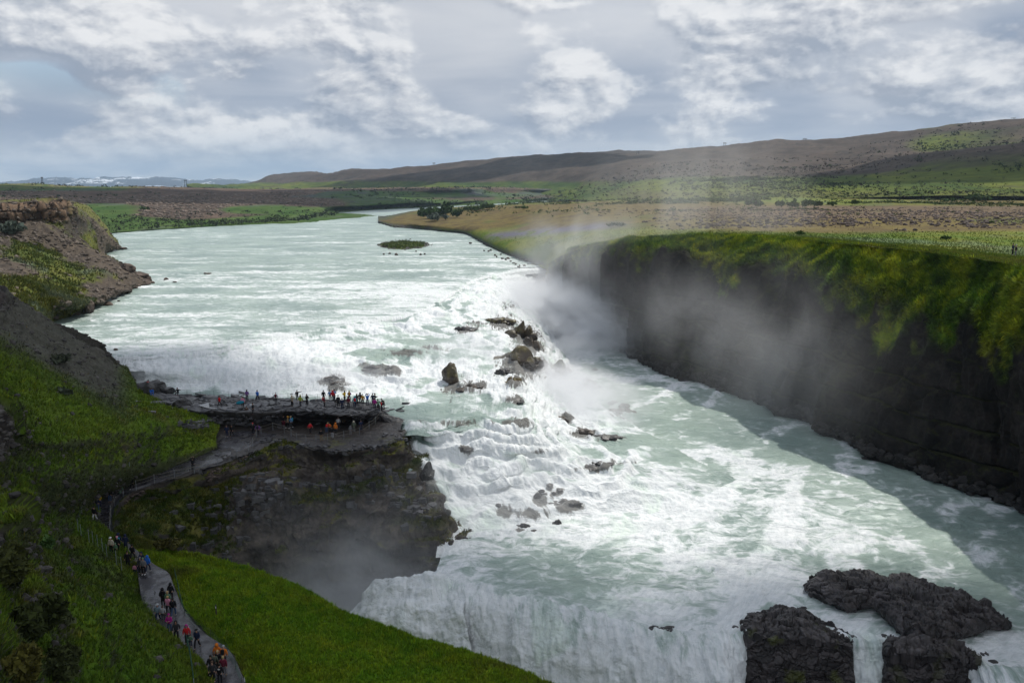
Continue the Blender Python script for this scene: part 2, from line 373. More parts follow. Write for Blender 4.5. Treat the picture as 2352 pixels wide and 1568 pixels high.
# ---------------------------------------------------------------- the river and its falls
WARM = ((0.028, 0.022, 0.018), (0.105, 0.080, 0.055)); COLD = ((0.020, 0.019, 0.019), (0.070, 0.066, 0.066)); BROWN = ((0.055, 0.042, 0.035), (0.140, 0.105, 0.085))
OCHM = (0.16, 0.14, 0.02); GRNM = (0.085, 0.10, 0.02)
CASCADE_ROCKS = [
 (1148, 733, 66, 26, 'long sloping wet brown rock shelf at the top of the rocky step beside the gorge', WARM, OCHM, .6),
 (1196, 752, 66, 50, 'large square dark brown rock jutting over the gorge edge in the upper fall', WARM, OCHM, .3),
 (1218, 784, 48, 34, 'rounded dark rock directly below the large square rock at the gorge edge', WARM, None, 0),
 (1190, 820, 108, 50, 'broad domed brown rock with thin water veils in the middle of the upper cascade', WARM, OCHM, .5),
 (1068, 752, 46, 15, 'low flat grey rock awash between the two upper tiers of the fall', COLD, None, 0),
 (1280, 842, 46, 40, 'green mossy rock rising from the gorge side at the foot of the upper fall', WARM, (0.14, 0.17, 0.02), 1.0),
 (1346, 880, 60, 22, 'flat dark rock spit reaching right into the green gorge pool', COLD, OCHM, .5),
 (1036, 852, 40, 62, 'tall narrow brown rock pillar standing in the white cascade', WARM, OCHM, .5),
 (1081, 886, 60, 17, 'long low brown rock at the foot of the tall rock pillar', WARM, None, 0),
 (1179, 871, 36, 32, 'orange brown blocky rock with a yellow lichen patch in the cascade', ((0.07, 0.05, 0.03), (0.20, 0.14, 0.08)), OCHM, .6),
 (1155, 851, 42, 15, 'grey ledge rock just behind the orange brown blocky rock', COLD, None, 0),
 (1407, 924, 28, 9, 'small flat dark rock, left one of the pair in the gorge pool', COLD, None, 0),
 (1434, 930, 24, 14, 'small peaked dark rock, right one of the pair in the gorge pool', COLD, None, 0),
 (1430, 944, 62, 15, 'long low rubble rock in front of the pair in the gorge pool', BROWN, None, 0),
 (1367, 848, 14, 5, 'tiny dark rock alone in the pale green pool near the gorge cliff', COLD, None, 0),
 (1335, 990, 60, 12, 'dark wet rock rib where the fall runs out into the gorge pool', WARM, None, 0),
 (1292, 958, 30, 16, 'small dark rock ledge showing through spray above the dark rock rib', WARM, None, 0),
 (1395, 1003, 60, 10, 'low black rock strip at the end of the dark rib in the gorge pool', COLD, None, 0),
 (765, 868, 48, 24, 'smooth brown rock showing through the left part of the upper fall', WARM, None, 0),
 (872, 842, 80, 18, 'broad dark hump of rock under a thin film of water in the upper fall', COLD, None, 0),
 (1180, 920, 50, 10, 'flat dark rock awash on the terrace above the middle fall', COLD, None, 0),
 (1066, 1026, 36, 13, 'small dark rock lip poking out of the white middle fall', COLD, None, 0),
 (1154, 1160, 48, 26, 'pointed grey boulder, leftmost of the rocks at the foot of the middle fall', COLD, None, 0),
 (1237, 1134, 44, 28, 'rounded brown grey boulder, largest of the rocks below the middle fall', WARM, None, 0),
 (1262, 1113, 18, 11, 'small dark boulder at the top of the rocks below the middle fall', COLD, None, 0),
 (1285, 1124, 18, 15, 'round dark boulder at the upper right of the rocks below the middle fall', COLD, None, 0),
 (1272, 1133, 10, 13, 'narrow upright stone between two boulders below the middle fall', COLD, None, 0),
 (1295, 1151, 76, 22, 'wide flat dark rock sheet below the boulders in the white water', COLD, None, 0),
 (1213, 1171, 52, 18, 'low dark rock slab right of the pointed grey boulder', COLD, None, 0),
 (1282, 1197, 26, 30, 'two-humped black boulder standing alone in white water', COLD, None, 0),
 (1202, 1207, 32, 20, 'angular black rock in the rapids left of the two-humped boulder', COLD, None, 0),
 (1231, 1219, 30, 8, 'thin black rock line in the rapids below the angular rock', COLD, None, 0),
 (1068, 1236, 30, 26, 'dark rock in foam close against the gorge wall', COLD, None, 0),
 (1011, 1172, 44, 32, 'cracked dark boulder at the foot of the mossy gorge wall', COLD, GRNM, .3),
 (982, 1082, 34, 62, 'block of dark rock with a thin side waterfall beside the platform', COLD, None, 0),
 (1375, 1068, 60, 12, 'dark rocks awash at the right foot of the middle fall', COLD, None, 0),
 (1520, 1447, 64, 20, 'dark brown rock showing through the lip of the lower fall', WARM, None, 0),
 (345, 884, 92, 38, 'large dark layered rock between the hillside and the left end of the upper fall', COLD, None, 0),
 (411, 925, 46, 32, 'big round black boulder on the near left end of the platform', COLD, None, 0)]
# where the bed shows dark through thin water, and where the flow runs smooth: traced x, y, half sizes, strength
BED = [(a[0]+a[2]*.12, a[1]+a[3]*.45, a[2]*.62, a[3]*.55+5, .9) for a in CASCADE_ROCKS if 600 < a[0] < 1480 and a[1] > 700]
BED += [(930, 812, 55, 10, .8), (870, 845, 50, 10, .8), (1000, 800, 60, 8, .6), (1120, 742, 60, 8, .7), (1165, 850, 30, 12, .6), (1180, 975, 40, 14, .9), (1050, 970, 60, 12, .6), (960, 965, 45, 10, .5),
        (700, 880, 30, 8, .4), (560, 870, 14, 9, .4), (420, 868, 14, 9, .4), (1170, 706, 30, 18, .5), (1240, 1040, 34, 9, .6), (1330, 1075, 40, 10, .6), (1290, 1175, 90, 14, .5), (1420, 1065, 60, 8, .5), (1120, 1090, 26, 16, .3), (955, 1030, 12, 22, .6)]
CALM = [(940, 812, 80, 16, .5), (860, 848, 70, 13, .45), (1120, 745, 60, 10, .3), (985, 945, 110, 26, .35), (1150, 935, 50, 22, .3), (975, 1005, 26, 24, .4), (760, 745, 90, 12, .25), (1010, 705, 60, 12, .2), (1080, 700, 40, 8, .2),
        (1430, 1010, 60, 16, .35), (1380, 1040, 40, 12, .25), (980, 792, 60, 8, .35), (1100, 800, 30, 10, .2), (1060, 870, 20, 10, .2)]
def spots(V, lst):
    px, py, w = project(V); s = np.zeros(px.shape)
    wx = fbm(V, 3.0, 3)*14; wy = fbm(V, 3.0, 3, off=5)*6
    for x, y, a, b, k in lst:
        s = np.maximum(s, k*np.exp(-(((px+wx-x)/a)**2+((py+wy-y)/b)**2)))
    return s
def water_patch(name, C, foamf, steepf, amp=0.35, step=2.6, lin=True, tuck=0.0, tail=None, relief=0.0):
    if tuck:                                     # tuck the upstream edge under the neighbouring sheet
        e = C[0].copy()
        for k in range(len(e)):
            wp = ray(e[k, 0], e[k, 1])/e[k, 2]; wp = wp + np.array([0, tuck, -0.25]); wp[2] += CAMZ
            e[k, :3] = [project(wp)[0], project(wp)[1], 1/project(wp)[2]]
        C = np.concatenate([e[None], C], 0)
    if tail:                                     # and let the downstream edge dive under the next one
        e = C[-1].copy()
        for k in range(len(e)):
            wp = ray(e[k, 0], e[k, 1])/e[k, 2]; wp = wp + np.array([0, -tail[0], -tail[1]]); wp[2] += CAMZ
            e[k, :3] = [project(wp)[0], project(wp)[1], 1/project(wp)[2]]
        C = np.concatenate([C, e[None]], 0)
    V, A = loft(C, step, lin_rows=lin)
    if relief:                                   # the bed steps down in broken ledges
        per = 1.55; q = (V[..., 2]+fbm(V*np.array([1, 1, .2]), 11, 3, off=40)*1.5+fbm(V*np.array([1, 1, .2]), 2.8, 3, off=41)*.38+fbm(V*np.array([1, 1, .2]), 5.5, 2, off=43)*.6)/per; fl_ = np.floor(q); fr = q-fl_
        on = relief*sstep(A[..., 1], .15, .6)*np.maximum(sstep(project(V)[0], 640, 860), .15)
        V[..., 2] += on*.72*per*(sstep(fr, .42, .86)-fr)
        drop_ = sstep(fr, .34, .5)*sstep(fr, .98, .84)
        A = A.copy(); A[..., 0] += on*(drop_*.18-(1-drop_)*(.17+.12*sstep(fbm(V, 9, 2, off=61), -.2, .4))); A[..., 1] = np.clip(A[..., 1]*(.45+.55*drop_), 0, 1)
    n = normals(V)
    du = np.linalg.norm(np.diff(V, axis=1), axis=-1); dv = np.linalg.norm(np.diff(V, axis=0), axis=-1)
    u = np.concatenate([np.zeros((1,)), np.cumsum(du.mean(0))])[None, :]*np.ones((V.shape[0], 1))
    v = np.concatenate([np.zeros((1, V.shape[1])), np.cumsum(dv, 0)], 0)
    u = u + 0.0; flow = np.stack([u, v, fbm(V, 9.0, 2)*1.5], -1)
    foam = np.clip(A[..., 0] + 0.0, 0, 1) if foamf is None else foamf(V, A)
    steep = np.clip(A[..., 1], 0, 1) if steepf is None else steepf(V, A)
    if name == 'gorge_river':
        Vq = V@np.array([[.86, .5, 0], [-.5, .86, 0], [0, 0, 1.0]])
        foam = foam - .08 + .24*sstep(fbm(Vq*np.array([1, .45, 1]), 9, 4, .55, ridged=True, off=72), .55, 1.1) + .12*sstep(fbm(V, 3.5, 4, .6, ridged=True, off=73), .6, 1.15) + .10*fbm(V, 22, 2, off=74)
    elif name == 'river': foam = foam + (1-steep)*(.20*fbm(V*np.array([.16, 1, 1]), 7, 3, .55, off=70)+.10*fbm(V*np.array([.25, 1, 1]), 2.2, 2, off=71))
    bed = spots(V, BED)*relief; foam = np.clip(foam-spots(V, CALM)*relief-.22*relief*sstep(fbm(V*np.array([1, 1, .5]), 5, 3, off=33), .1, .6), 0, 1)
    chop = fbm(V*np.array([0.8, 1.6, 1.0]), 2.6, 4, 0.55)
    swell = fbm(V*np.array([0.5, 1.0, 0.3]), 9.0, 2)
    lump = fbm(np.stack([u*1.0, v*0.35, V[..., 2]*0], -1), 1.6, 4, 0.6)
    bil_ = (1-np.abs(fbm(V*np.array([1, 1, .6]), 2.6, 3, off=80))*1.6)*.5 + (1-np.abs(fbm(V*np.array([1, 1, .6]), .9, 3, off=81))*1.6)*.28
    dd = amp*(0.45*chop + 0.5*swell)*(1-steep) + steep*amp*(0.45*lump+.55*bil_*foam)
    dd = dd*(0.5+foam*0.9) + relief*(fbm(V*np.array([1, .6, .4]), 7.0, 3, off=21)*.7 + bed*.5)*steep
    nn = np.where(n[..., 2:3] < 0, -n, n)
    V = V + nn*dd[..., None]
    SURF.append(V); STEEP.append((V, nn, steep*foam))
    return link(name, grid_mesh(name, V, dict(flow=flow, foam=foam, steep=steep, bed=bed)), M_WATER, kind='structure')

# upstream sheet: foam rises toward the falls; columns: px,py,z,foam,steep
def wr(pts, z, f, s=0.0):
    return [(a, b, z, f, s) for a, b in pts]
xs = [-150, 60, 250, 480, 640, 790, 870, 950, 1030, 1096, 1185, 1256]
def flat(y, z, f, x0=-150, x1=1400, n=12):
    return [(x0+(x1-x0)*i/(n-1), y, z, f, 0.0) for i in range(n)]
L1 = [(60, 812), (180, 815), (300, 818), (480, 808), (640, 778), (790, 748), (870, 735), (950, 722), (1030, 680), (1096, 641), (1185, 622), (1257, 616)]
rows = [flat(452.5, -28.8, 0.2, -300, 2300), flat(470, -28.8, 0.28, -300, 1800), flat(500, -28.8, 0.32, -300, 1500), flat(540, -28.8, 0.38, -200, 1400),
        flat(590, -28.8, 0.40, -100, 1330)]
def upl(dy, z, f, k=1.0):
    return [(a, b-dy, z, f, 0.0) for a, b in L1]
rows.append([(lerp(a, b, .25), c, -28.85, .47, 0.0) for a, b, c in [(-60, 60, 660), (90, 180, 660), (220, 300, 660), (380, 480, 655), (520, 640, 645), (660, 790, 635), (760, 870, 630), (860, 950, 625), (950, 1030, 618), (1050, 1096, 612), (1160, 1185, 608), (1262, 1257, 606)]])
rows.append([(a, lerp(b, c, .72), -28.9, f, 0.0) for (a, b), c, f in zip(L1, [660, 660, 660, 655, 645, 635, 630, 625, 618, 612, 608, 606], [.5]*5+[.52, .55, .6, .6, .5, .42, .4])][:12])
for r_ in (rows[-1],):
    for i, (a, b) in enumerate(L1): r_[i] = (a, lerp([660, 660, 660, 655, 645, 635, 630, 625, 618, 612, 608, 606][i], b, .6), -28.95, r_[i][3]+.03, 0.0)
rows.append([(a, b-5, -29.1, .62, .1) for a, b in L1])
rows.append([(a, b+3, -29.5, .8, .75) for a, b in L1])
C_up = ctl(rows)
water_patch('river', C_up, None, None, 0.42, tail=(1.2, 1.2))

# upper waterfall: tiers running diagonally from the left bank up to the gorge
z1 = -29.35
U = []
U.append([(a, b, z1, .66, .5) for a, b in L1])
def tri(y, z, f, s, pts): return [(a, b, c, f, s) if len(q) == 0 else (a, b, c, *q) for a, b, c, *q in pts]
U.append([(60, 822, -30.2, .9, 1), (182, 824, -30.2, .9, 1), (300, 829, -30.1, .9, 1), (480, 822, -30.1, .9, 1), (645, 792, -30.0, .9, 1), (793, 764, -30, .85, .9), (875, 750, -29.9, .8, .8), (960, 738, -29.9, .9, .9), (1042, 700, -29.9, .9, .9), (1108, 662, -30.3, .95, 1), (1192, 648, -32, .95, 1), (1258, 650, -34.5, .95, 1)])
U.append([(60, 852, -31.5, 1, 1), (185, 852, -31.5, 1, 1), (300, 856, -31.5, 1, 1), (485, 856, -31.5, 1, 1), (655, 834, -31.4, 1, 1), (800, 790, -30.8, .8, .6), (885, 772, -30.5, .62, .3), (975, 755, -30.6, .7, .6), (1060, 722, -30.7, .9, .6), (1130, 694, -31.4, .95, 1), (1206, 692, -35.5, 1, 1), (1260, 695, -40.2, .95, 1)])
U.append([(60, 875, -33.1, 1, 1), (185, 875, -33.1, 1, 1), (300, 876, -33.1, 1, .9), (485, 884, -33.1, 1, .9), (660, 872, -32.8, 1, 1), (800, 838, -32.0, .95, .9), (895, 818, -31.6, .55, .5), (990, 800, -31.4, .65, .5), (1080, 780, -31.6, .85, .8), (1160, 755, -32.2, .85, .8), (1228, 760, -35.5, .95, 1), (1275, 772, -40.6, .95, .6)])
U.append([(60, 884, -33.4, .75, .3), (185, 884, -33.4, .75, .3), (300, 884, -33.4, .75, .3), (485, 894, -33.4, .75, .3), (665, 896, -33.4, .95, .4), (800, 882, -33.3, 1, .8), (905, 858, -32.7, .95, .9), (1010, 840, -32.5, .95, .9), (1100, 822, -32.6, .9, .9), (1180, 812, -33.2, .9, .9), (1255, 830, -37.5, 1, 1), (1310, 838, -40.9, .9, .4)])
U.append([(60, 900, -33.5, .42, 0), (185, 900, -33.5, .42, 0), (300, 900, -33.5, .42, 0), (485, 905, -33.5, .42, 0), (670, 912, -33.5, .55, .1), (800, 905, -33.5, .6, .2), (915, 896, -33.6, .85, .5), (1020, 892, -33.6, .85, .6), (1110, 885, -33.7, .95, .9), (1195, 878, -34.4, 1, 1), (1275, 890, -39, 1, 1), (1345, 895, -41.0, .85, .3)])
U.append([(60, 925, -34.6, .35, 0), (185, 925, -34.6, .35, 0), (300, 925, -34.6, .35, 0), (485, 930, -34.6, .35, 0), (675, 935, -34.6, .4, 0), (800, 942, -34.6, .42, 0), (912, 935, -33.75, .62, .3), (1025, 925, -33.8, .62, .3), (1120, 918, -33.9, .62, .4), (1200, 915, -34.8, .9, .9), (1290, 930, -39.6, 1, 1), (1370, 925, -41.1, .8, .3)])
U.append([(60, 950, -37, .35, 0), (185, 950, -37, .35, 0), (300, 950, -37, .35, 0), (485, 950, -37, .35, 0), (675, 955, -37, .4, 0), (830, 965, -37, .45, 0), (935, 975, -34.0, .6, .4), (1020, 972, -34.2, .65, .5), (1110, 952, -34.3, .6, .4), (1200, 958, -35.2, .9, .9), (1300, 965, -39.8, 1, .9), (1420, 950, -41.2, .75, .2)])
C_u = ctl(U)
water_patch('upper_waterfall', C_u, None, None, 0.55, tuck=3.0, tail=(2.5, .8), relief=1.0)
# middle cascade beside the viewing platform
B = [[(915, 968, -33.9, .45, .2), (940, 974, -34.0, .5, .3), (1010, 980, -34.3, .5, .5), (1100, 958, -34.35, .45, .4), (1195, 962, -35.2, .85, .8), (1300, 966, -39.8, .95, .8), (1425, 952, -41.6, .6, .2)],
     [(922, 1000, -35.6, .6, 1), (950, 1000, -35.5, .55, 1), (1020, 1000, -35.4, .9, 1), (1110, 985, -35.4, .75, 1), (1205, 990, -36.2, .8, .9), (1320, 1000, -40.0, .95, .8), (1470, 985, -41.3, .7, .2)],
     [(930, 1060, -38.4, .8, 1), (970, 1062, -38.2, .9, 1), (1050, 1050, -37.9, 1, 1), (1140, 1035, -37.6, 1, 1), (1250, 1030, -37.9, .95, .9), (1370, 1030, -40.2, .75, .7), (1520, 1010, -41.8, .45, .1)],
     [(980, 1130, -41.0, 1, 1), (1010, 1130, -40.7, 1, 1), (1090, 1115, -40.3, 1, 1), (1190, 1098, -39.9, 1, .9), (1310, 1085, -40.1, .95, .8), (1440, 1070, -41.1, .85, .6), (1590, 1050, -41.9, .4, .1)],
     [(1010, 1185, -42.2, 1, .5), (1050, 1180, -42.1, 1, .5), (1130, 1170, -42.0, 1, .5), (1240, 1150, -41.7, 1, .5), (1370, 1130, -41.6, 1, .5), (1500, 1110, -42.0, .7, .3), (1660, 1080, -42.2, .45, .1)],
     [(1010, 1215, -43.0, .9, .2), (1060, 1215, -43.0, .9, .2), (1150, 1205, -43, .9, .2), (1260, 1185, -42.9, .9, .2), (1400, 1165, -42.8, .9, .2), (1540, 1140, -42.6, .8, .1), (1700, 1105, -43.0, .45, 0)]]
water_patch('middle_waterfall', ctl(B), None, None, 0.7, tuck=3.0, tail=(6, .8), relief=1.0)
# gorge river and the lip of the lower fall
def zg(px, py):                       # gorge water level falls gently towards the viewer
    r = ray(px, py); z = -41.0
    for _ in range(6):
        y = z/r[2]*r[1]; z = -40.4 - 3.0*np.clip((290-y)/205, 0, 1.05)
    return float(z)
def grow(y, x0, x1, f, s=0.0, n=14, ys=None):
    out = []
    for i in range(n):
        x = x0+(x1-x0)*i/(n-1); yy = y if ys is None else y+ys*i/(n-1)
        out.append((x, yy, zg(x, yy), f[i] if isinstance(f, list) else f, s))
    return out
G = [grow(686, 1180, 1560, .85), grow(740, 1180, 1600, .95), grow(800, 1180, 1750, .55), grow(860, 1170, 1950, .52), grow(940, 1160, 2150, .45),
     grow(1030, 1120, 2330, [.9, .8, .6, .5, .4, .42, .47, .48, .45, .42, .4, .4, .4, .4]),
     grow(1130, 1000, 2480, [.9, .9, .9, .85, .75, .62, .6, .56, .52, .48, .45, .42, .4, .4]),
     grow(1210, 1032, 2560, [.8, .8, .75, .7, .66, .62, .62, .6, .55, .48, .42, .4, .5, .5]),
     grow(1290, 1008, 2600, [.6, .5, .46, .5, .52, .62, .62, .55, .46, .42, .38, .36, .45, .55])]
L3 = [(1000, 1318), (1055, 1336), (1150, 1362), (1260, 1392), (1390, 1416), (1530, 1440), (1650, 1458), (1708, 1450), (1850, 1440), (1957, 1470), (2035, 1474), (2140, 1468), (2270, 1526), (2460, 1548)]
G.append([(lerp(a[0], b[0], .5), lerp(1290, b[1], .5), -43.35, f, 0.05) for a, b, f in zip(G[-1], L3, [.6, .5, .45, .5, .6, .7, .8, .6, .4, .45, .5, .4, .6, .6])])
G.append([(a, b, -43.5, f, 0.35) for (a, b), f in zip(L3, [.7, .66, .55, .55, .62, .7, .8, .6, .45, .7, .7, .5, .7, .7])])
C_g = extend(ctl([[(*p,) for p in r] for r in G]))
water_patch('gorge_river', C_g, None, None, 0.5, tail=(1.4, 1.2))
Lw = [P(a, b, z=-43.45) for a, b in L3]
FW = [1, 1.05, .95, 1.1, .95, 1, 1, .35, -.6, .35, .35, -.6, .8, 1]
def drop(dz, fwd, f, dx=0.0):
    out = []
    for i, p in enumerate(Lw):
        q = p + Vector((0, -fwd*FW[i], -dz)); a, b, w = project(np.array(q)); out.append([a, b, 1/w, f, 1.0])
    return out
D = np.array([[[*project(np.array(p))[:2], 1/project(np.array(p))[2], .62, .7] for p in Lw], drop(0.25, 1.2, .62), drop(0.9, 2.6, .7), drop(2.2, 4.0, .85), drop(5.0, 5.8, 1.0), drop(10, 8.0, 1.0), drop(18, 10.5, 1.0)])
water_patch('lower_waterfall', D, None, None, 0.9, tuck=1.5)
# churning white water at the bottom of the lower gorge
F = [[(560, 1395, -58, 1, .3), (700, 1395, -58, 1, .3), (820, 1390, -56, 1, .3), (930, 1385, -54, 1, .3), (1030, 1400, -55, 1, .3), (1250, 1480, -58, 1, .3)],
     [(560, 1470, -59, 1, .3), (700, 1470, -59, 1, .3), (820, 1460, -58, 1, .3), (930, 1455, -57, 1, .3), (1060, 1470, -57, 1, .3), (1250, 1540, -60, 1, .3)],
     [(560, 1700, -60, 1, .3), (700, 1700, -60, 1, .3), (820, 1700, -60, 1, .3), (950, 1700, -60, 1, .3), (1150, 1700, -60, 1, .3), (1900, 1700, -61, 1, .3)]]
water_patch('plunge_pool', ctl(F), None, None, 2.2)
# burst of spray thrown up at the left end of the lower fall
F2 = [[(790, 1440, ('d', 97)), (850, 1385, ('d', 97)), (900, 1360, ('d', 97)), (950, 1355, ('d', 97)), (1000, 1360, ('d', 97)), (1050, 1375, ('d', 95))],
      [(775, 1430, ('d', 94)), (845, 1352, ('d', 93)), (895, 1326, ('d', 92)), (950, 1318, ('d', 91)), (1002, 1328, ('d', 90)), (1050, 1350, ('d', 89))],
      [(760, 1480, ('d', 90)), (840, 1420, ('d', 89)), (895, 1395, ('d', 88)), (950, 1390, ('d', 87)), (1010, 1395, ('d', 86)), (1070, 1400, ('d', 85))],
      [(750, 1620, ('d', 82)), (830, 1620, ('d', 82)), (895, 1620, ('d', 81)), (960, 1620, ('d', 80)), (1030, 1620, ('d', 79)), (1110, 1620, ('d', 78))]]
C = ctl(F2); C = np.concatenate([C, np.ones((4, 6, 1)), np.full((4, 6, 1), .35)], -1)
water_patch('spray_burst', C, None, None, 1.5)
# flung drops and torn spray along everything that falls
def drops(name, n, near, reach, size, seed):
    r = np.random.default_rng(seed); P_, N_, W_ = [], [], []
    for V, nn, s in STEEP:
        px, py, ww = project(V); m = (px > -50) & (px < 2400) & (py < 1600) & (s > .45)
        P_.append(V[m]); N_.append(nn[m]); W_.append(near(px[m], py[m])*s[m])
    P_ = np.concatenate(P_); N_ = np.concatenate(N_); W_ = np.concatenate(W_); i = r.choice(len(P_), n, p=W_/W_.sum())
    c = P_[i] + (N_[i]*.8+np.array([0, -.2, .5]))*(r.exponential(reach, n)[:, None]) + r.normal(size=(n, 3))*.12
    s = size*(.4+r.random(n))[:, None, None]; t = r.normal(size=(n, 3, 3))*s
    V = (c[:, None, :]+t).reshape(-1, 3)
    link(name, raw_mesh(name, V, np.arange(len(V)).reshape(-1, 3), None, np.full((len(V), 3), .85), smooth=False), M_DROP, kind='stuff')
M_DROP, t, b = new_mat('flung_spray'); b.inputs['Base Color'].default_value = (.88, .9, .91, 1); b.inputs['Roughness'].default_value = .9
drops('spray_drops', 45000, lambda x, y: 1.0*(x < 1640), .30, .036, 5)
# ---------------------------------------------------------------- land: colours
GR1, GR2, GR3 = (0.062, 0.130, 0.010), (0.135, 0.175, 0.016), (0.036, 0.075, 0.009)
OCH, BRN, DRK, SOIL, GRY = (0.150, 0.125, 0.030), (0.105, 0.078, 0.055), (0.022, 0.020, 0.019), (0.060, 0.050, 0.042), (0.095, 0.090, 0.088)
PURP = (0.125, 0.120, 0.165)
def grassy(V, k=1.0, yellow=0.3):
    a = fbm(V, 7.0, 4); b = fbm(V, 1.4, 4, 0.6); c = fbm(V, 22.0, 3, off=5)
    col = cmix(GR1, GR2, np.clip(0.35+yellow*0.5+c*0.6+b*0.25, 0, 1)); col = cmix(col, GR3, np.clip(a*0.8+b*0.4+0.1, 0, 1)*0.75)
    col = cmix(col, (0.10, 0.075, 0.03), np.clip(fbm(V, 3.2, 4, off=9)-0.35, 0, 1)*1.1)
    return col*k
def stony(V, k=1.0, base=GRY):
    a = fbm(V, 4.0, 5, 0.6); b = fbm(V*np.array([.4, .4, 1.6]), 2.0, 4, 0.6, off=3)
    col = cmix(base, SOIL, np.clip(0.5+a*0.9, 0, 1)); col = cmix(col, DRK, np.clip(b*1.2, 0, 1)*0.7)
    return col*k
def strata(V, per=1.7, amp=0.5):
    """ledges: saw-tooth in height, broken up sideways"""
    t = (V[..., 2] + fbm(V*np.array([1, 1, .3]), 9.0, 3)*1.6)/per
    f = t-np.floor(t)
    return amp*(sstep(f, 0.0, 0.75) - sstep(f, 0.78, 1.0))
def blocks(V, a, h):
    """upright broken blocks: id and distance to the joint"""
    q = V + np.stack([fbm(V, 5, 2), fbm(V, 5, 2, off=4), fbm(V, 7, 2, off=8)*.6], -1)
    zr = np.floor(q[..., 2]/h); s = (q[..., 0]*.8+q[..., 1]*.6)/a + (zr*0.37 % 1); t = (q[..., 1]*.8-q[..., 0]*.6)/a
    i = np.floor(s).astype(int); j = np.floor(t).astype(int); k = zr.astype(int)
    cid = TAB[i & 63, j & 63, k & 63]
    fs, ft, fz = s-np.floor(s), t-np.floor(t), q[..., 2]/h-zr
    e = np.minimum(np.minimum(fs, 1-fs)*a, np.minimum(fz, 1-fz)*h)
    return cid, e
PATCH = {}
def land(name, C, disp, colr, step=2.6, mat=None, lin=False, along=None, fwd=False, **props):
    V, A = loft(C, step, lin_rows=lin)
    n = normals(V)
    toward = -(V - np.array([0, 0, CAMZ])); s = np.sign((n*toward).sum(-1, keepdims=True)); s[s == 0] = 1
    n = n*s
    if along is not None: nn = np.array(along, float)*np.ones_like(n)
    else: nn = n
    V = V + nn*disp(V, n, A)[..., None]
    n2 = normals(V); n2 = n2*np.sign((n2*n).sum(-1, keepdims=True)+1e-9)
    c = colr(V, n2, A)
    o = link(name, grid_mesh(name, V, None, c), mat or M_GROUND, kind='structure', **props)
    SURF.append(V)
    PATCH[name+str(len([k for k in PATCH if k.startswith(name)]))] = (V, n2, A, c)
    return o
# big base sheet to the horizon, below everything
gs = 16000
g_me = raw_mesh('ground', np.array([[-gs, -800, CAMZ-66], [gs, -800, CAMZ-66], [gs, 17500, CAMZ-66], [-gs, 17500, CAMZ-66]]), np.array([[0, 1, 2, 3]]), None, np.full((4, 3), 0.06))
link('ground', g_me, M_FAR, kind='structure')

# ---- far snowy mountains
xs = np.concatenate([np.arange(-260, 2700, 1.6)])
sk = np.interp(xs, [-260, 0, 45, 65, 80, 100, 130, 165, 210, 240, 270, 300, 330, 360, 400, 430, 470, 500, 540, 580, 620, 2700], [427, 424, 420, 416, 411, 410, 408, 411, 409, 407, 408, 409, 411, 410, 412, 414, 415, 412, 414, 418, 422, 426])
nx = np.stack([xs, xs*0, xs*0], -1)
sk = sk + fbm(nx, 22, 6, 0.62)*3.2
rws = []
for t, dd in ((0, 15500), (0.12, 15200), (1.0, 12500)):
    rws.append(np.stack([xs, lerp(sk, 431, t if t < 1 else 1), 1/Q(xs, lerp(sk, 431, t), d=dd+fbm(nx, 60, 3)*300)], -1))
C = np.array(rws)
G2 = catmull(C, [6, 26], 0, True); wv = 1/G2[..., 2]; V = ray(G2[..., 0], G2[..., 1])*wv[..., None]; V[..., 2] += CAMZ
V = V + np.array([0, 0, 1.0])*(fbm(V*np.array([1, 1, 2]), 700, 5, 0.6, ridged=True)*22)[..., None]
hh = (V[..., 2]-CAMZ)
snow = sstep(fbm(V*np.array([1, .3, 3]), 300, 5, 0.7)+hh/260.0-0.40, 0.22, 0.34)
c = cmix(np.array((0.022, 0.030, 0.048))*np.ones(V.shape), (0.75, 0.78, 0.82), snow)
link('snowy_mountains', grid_mesh('snowy_mountains', V, None, c), M_FAR, kind='structure')

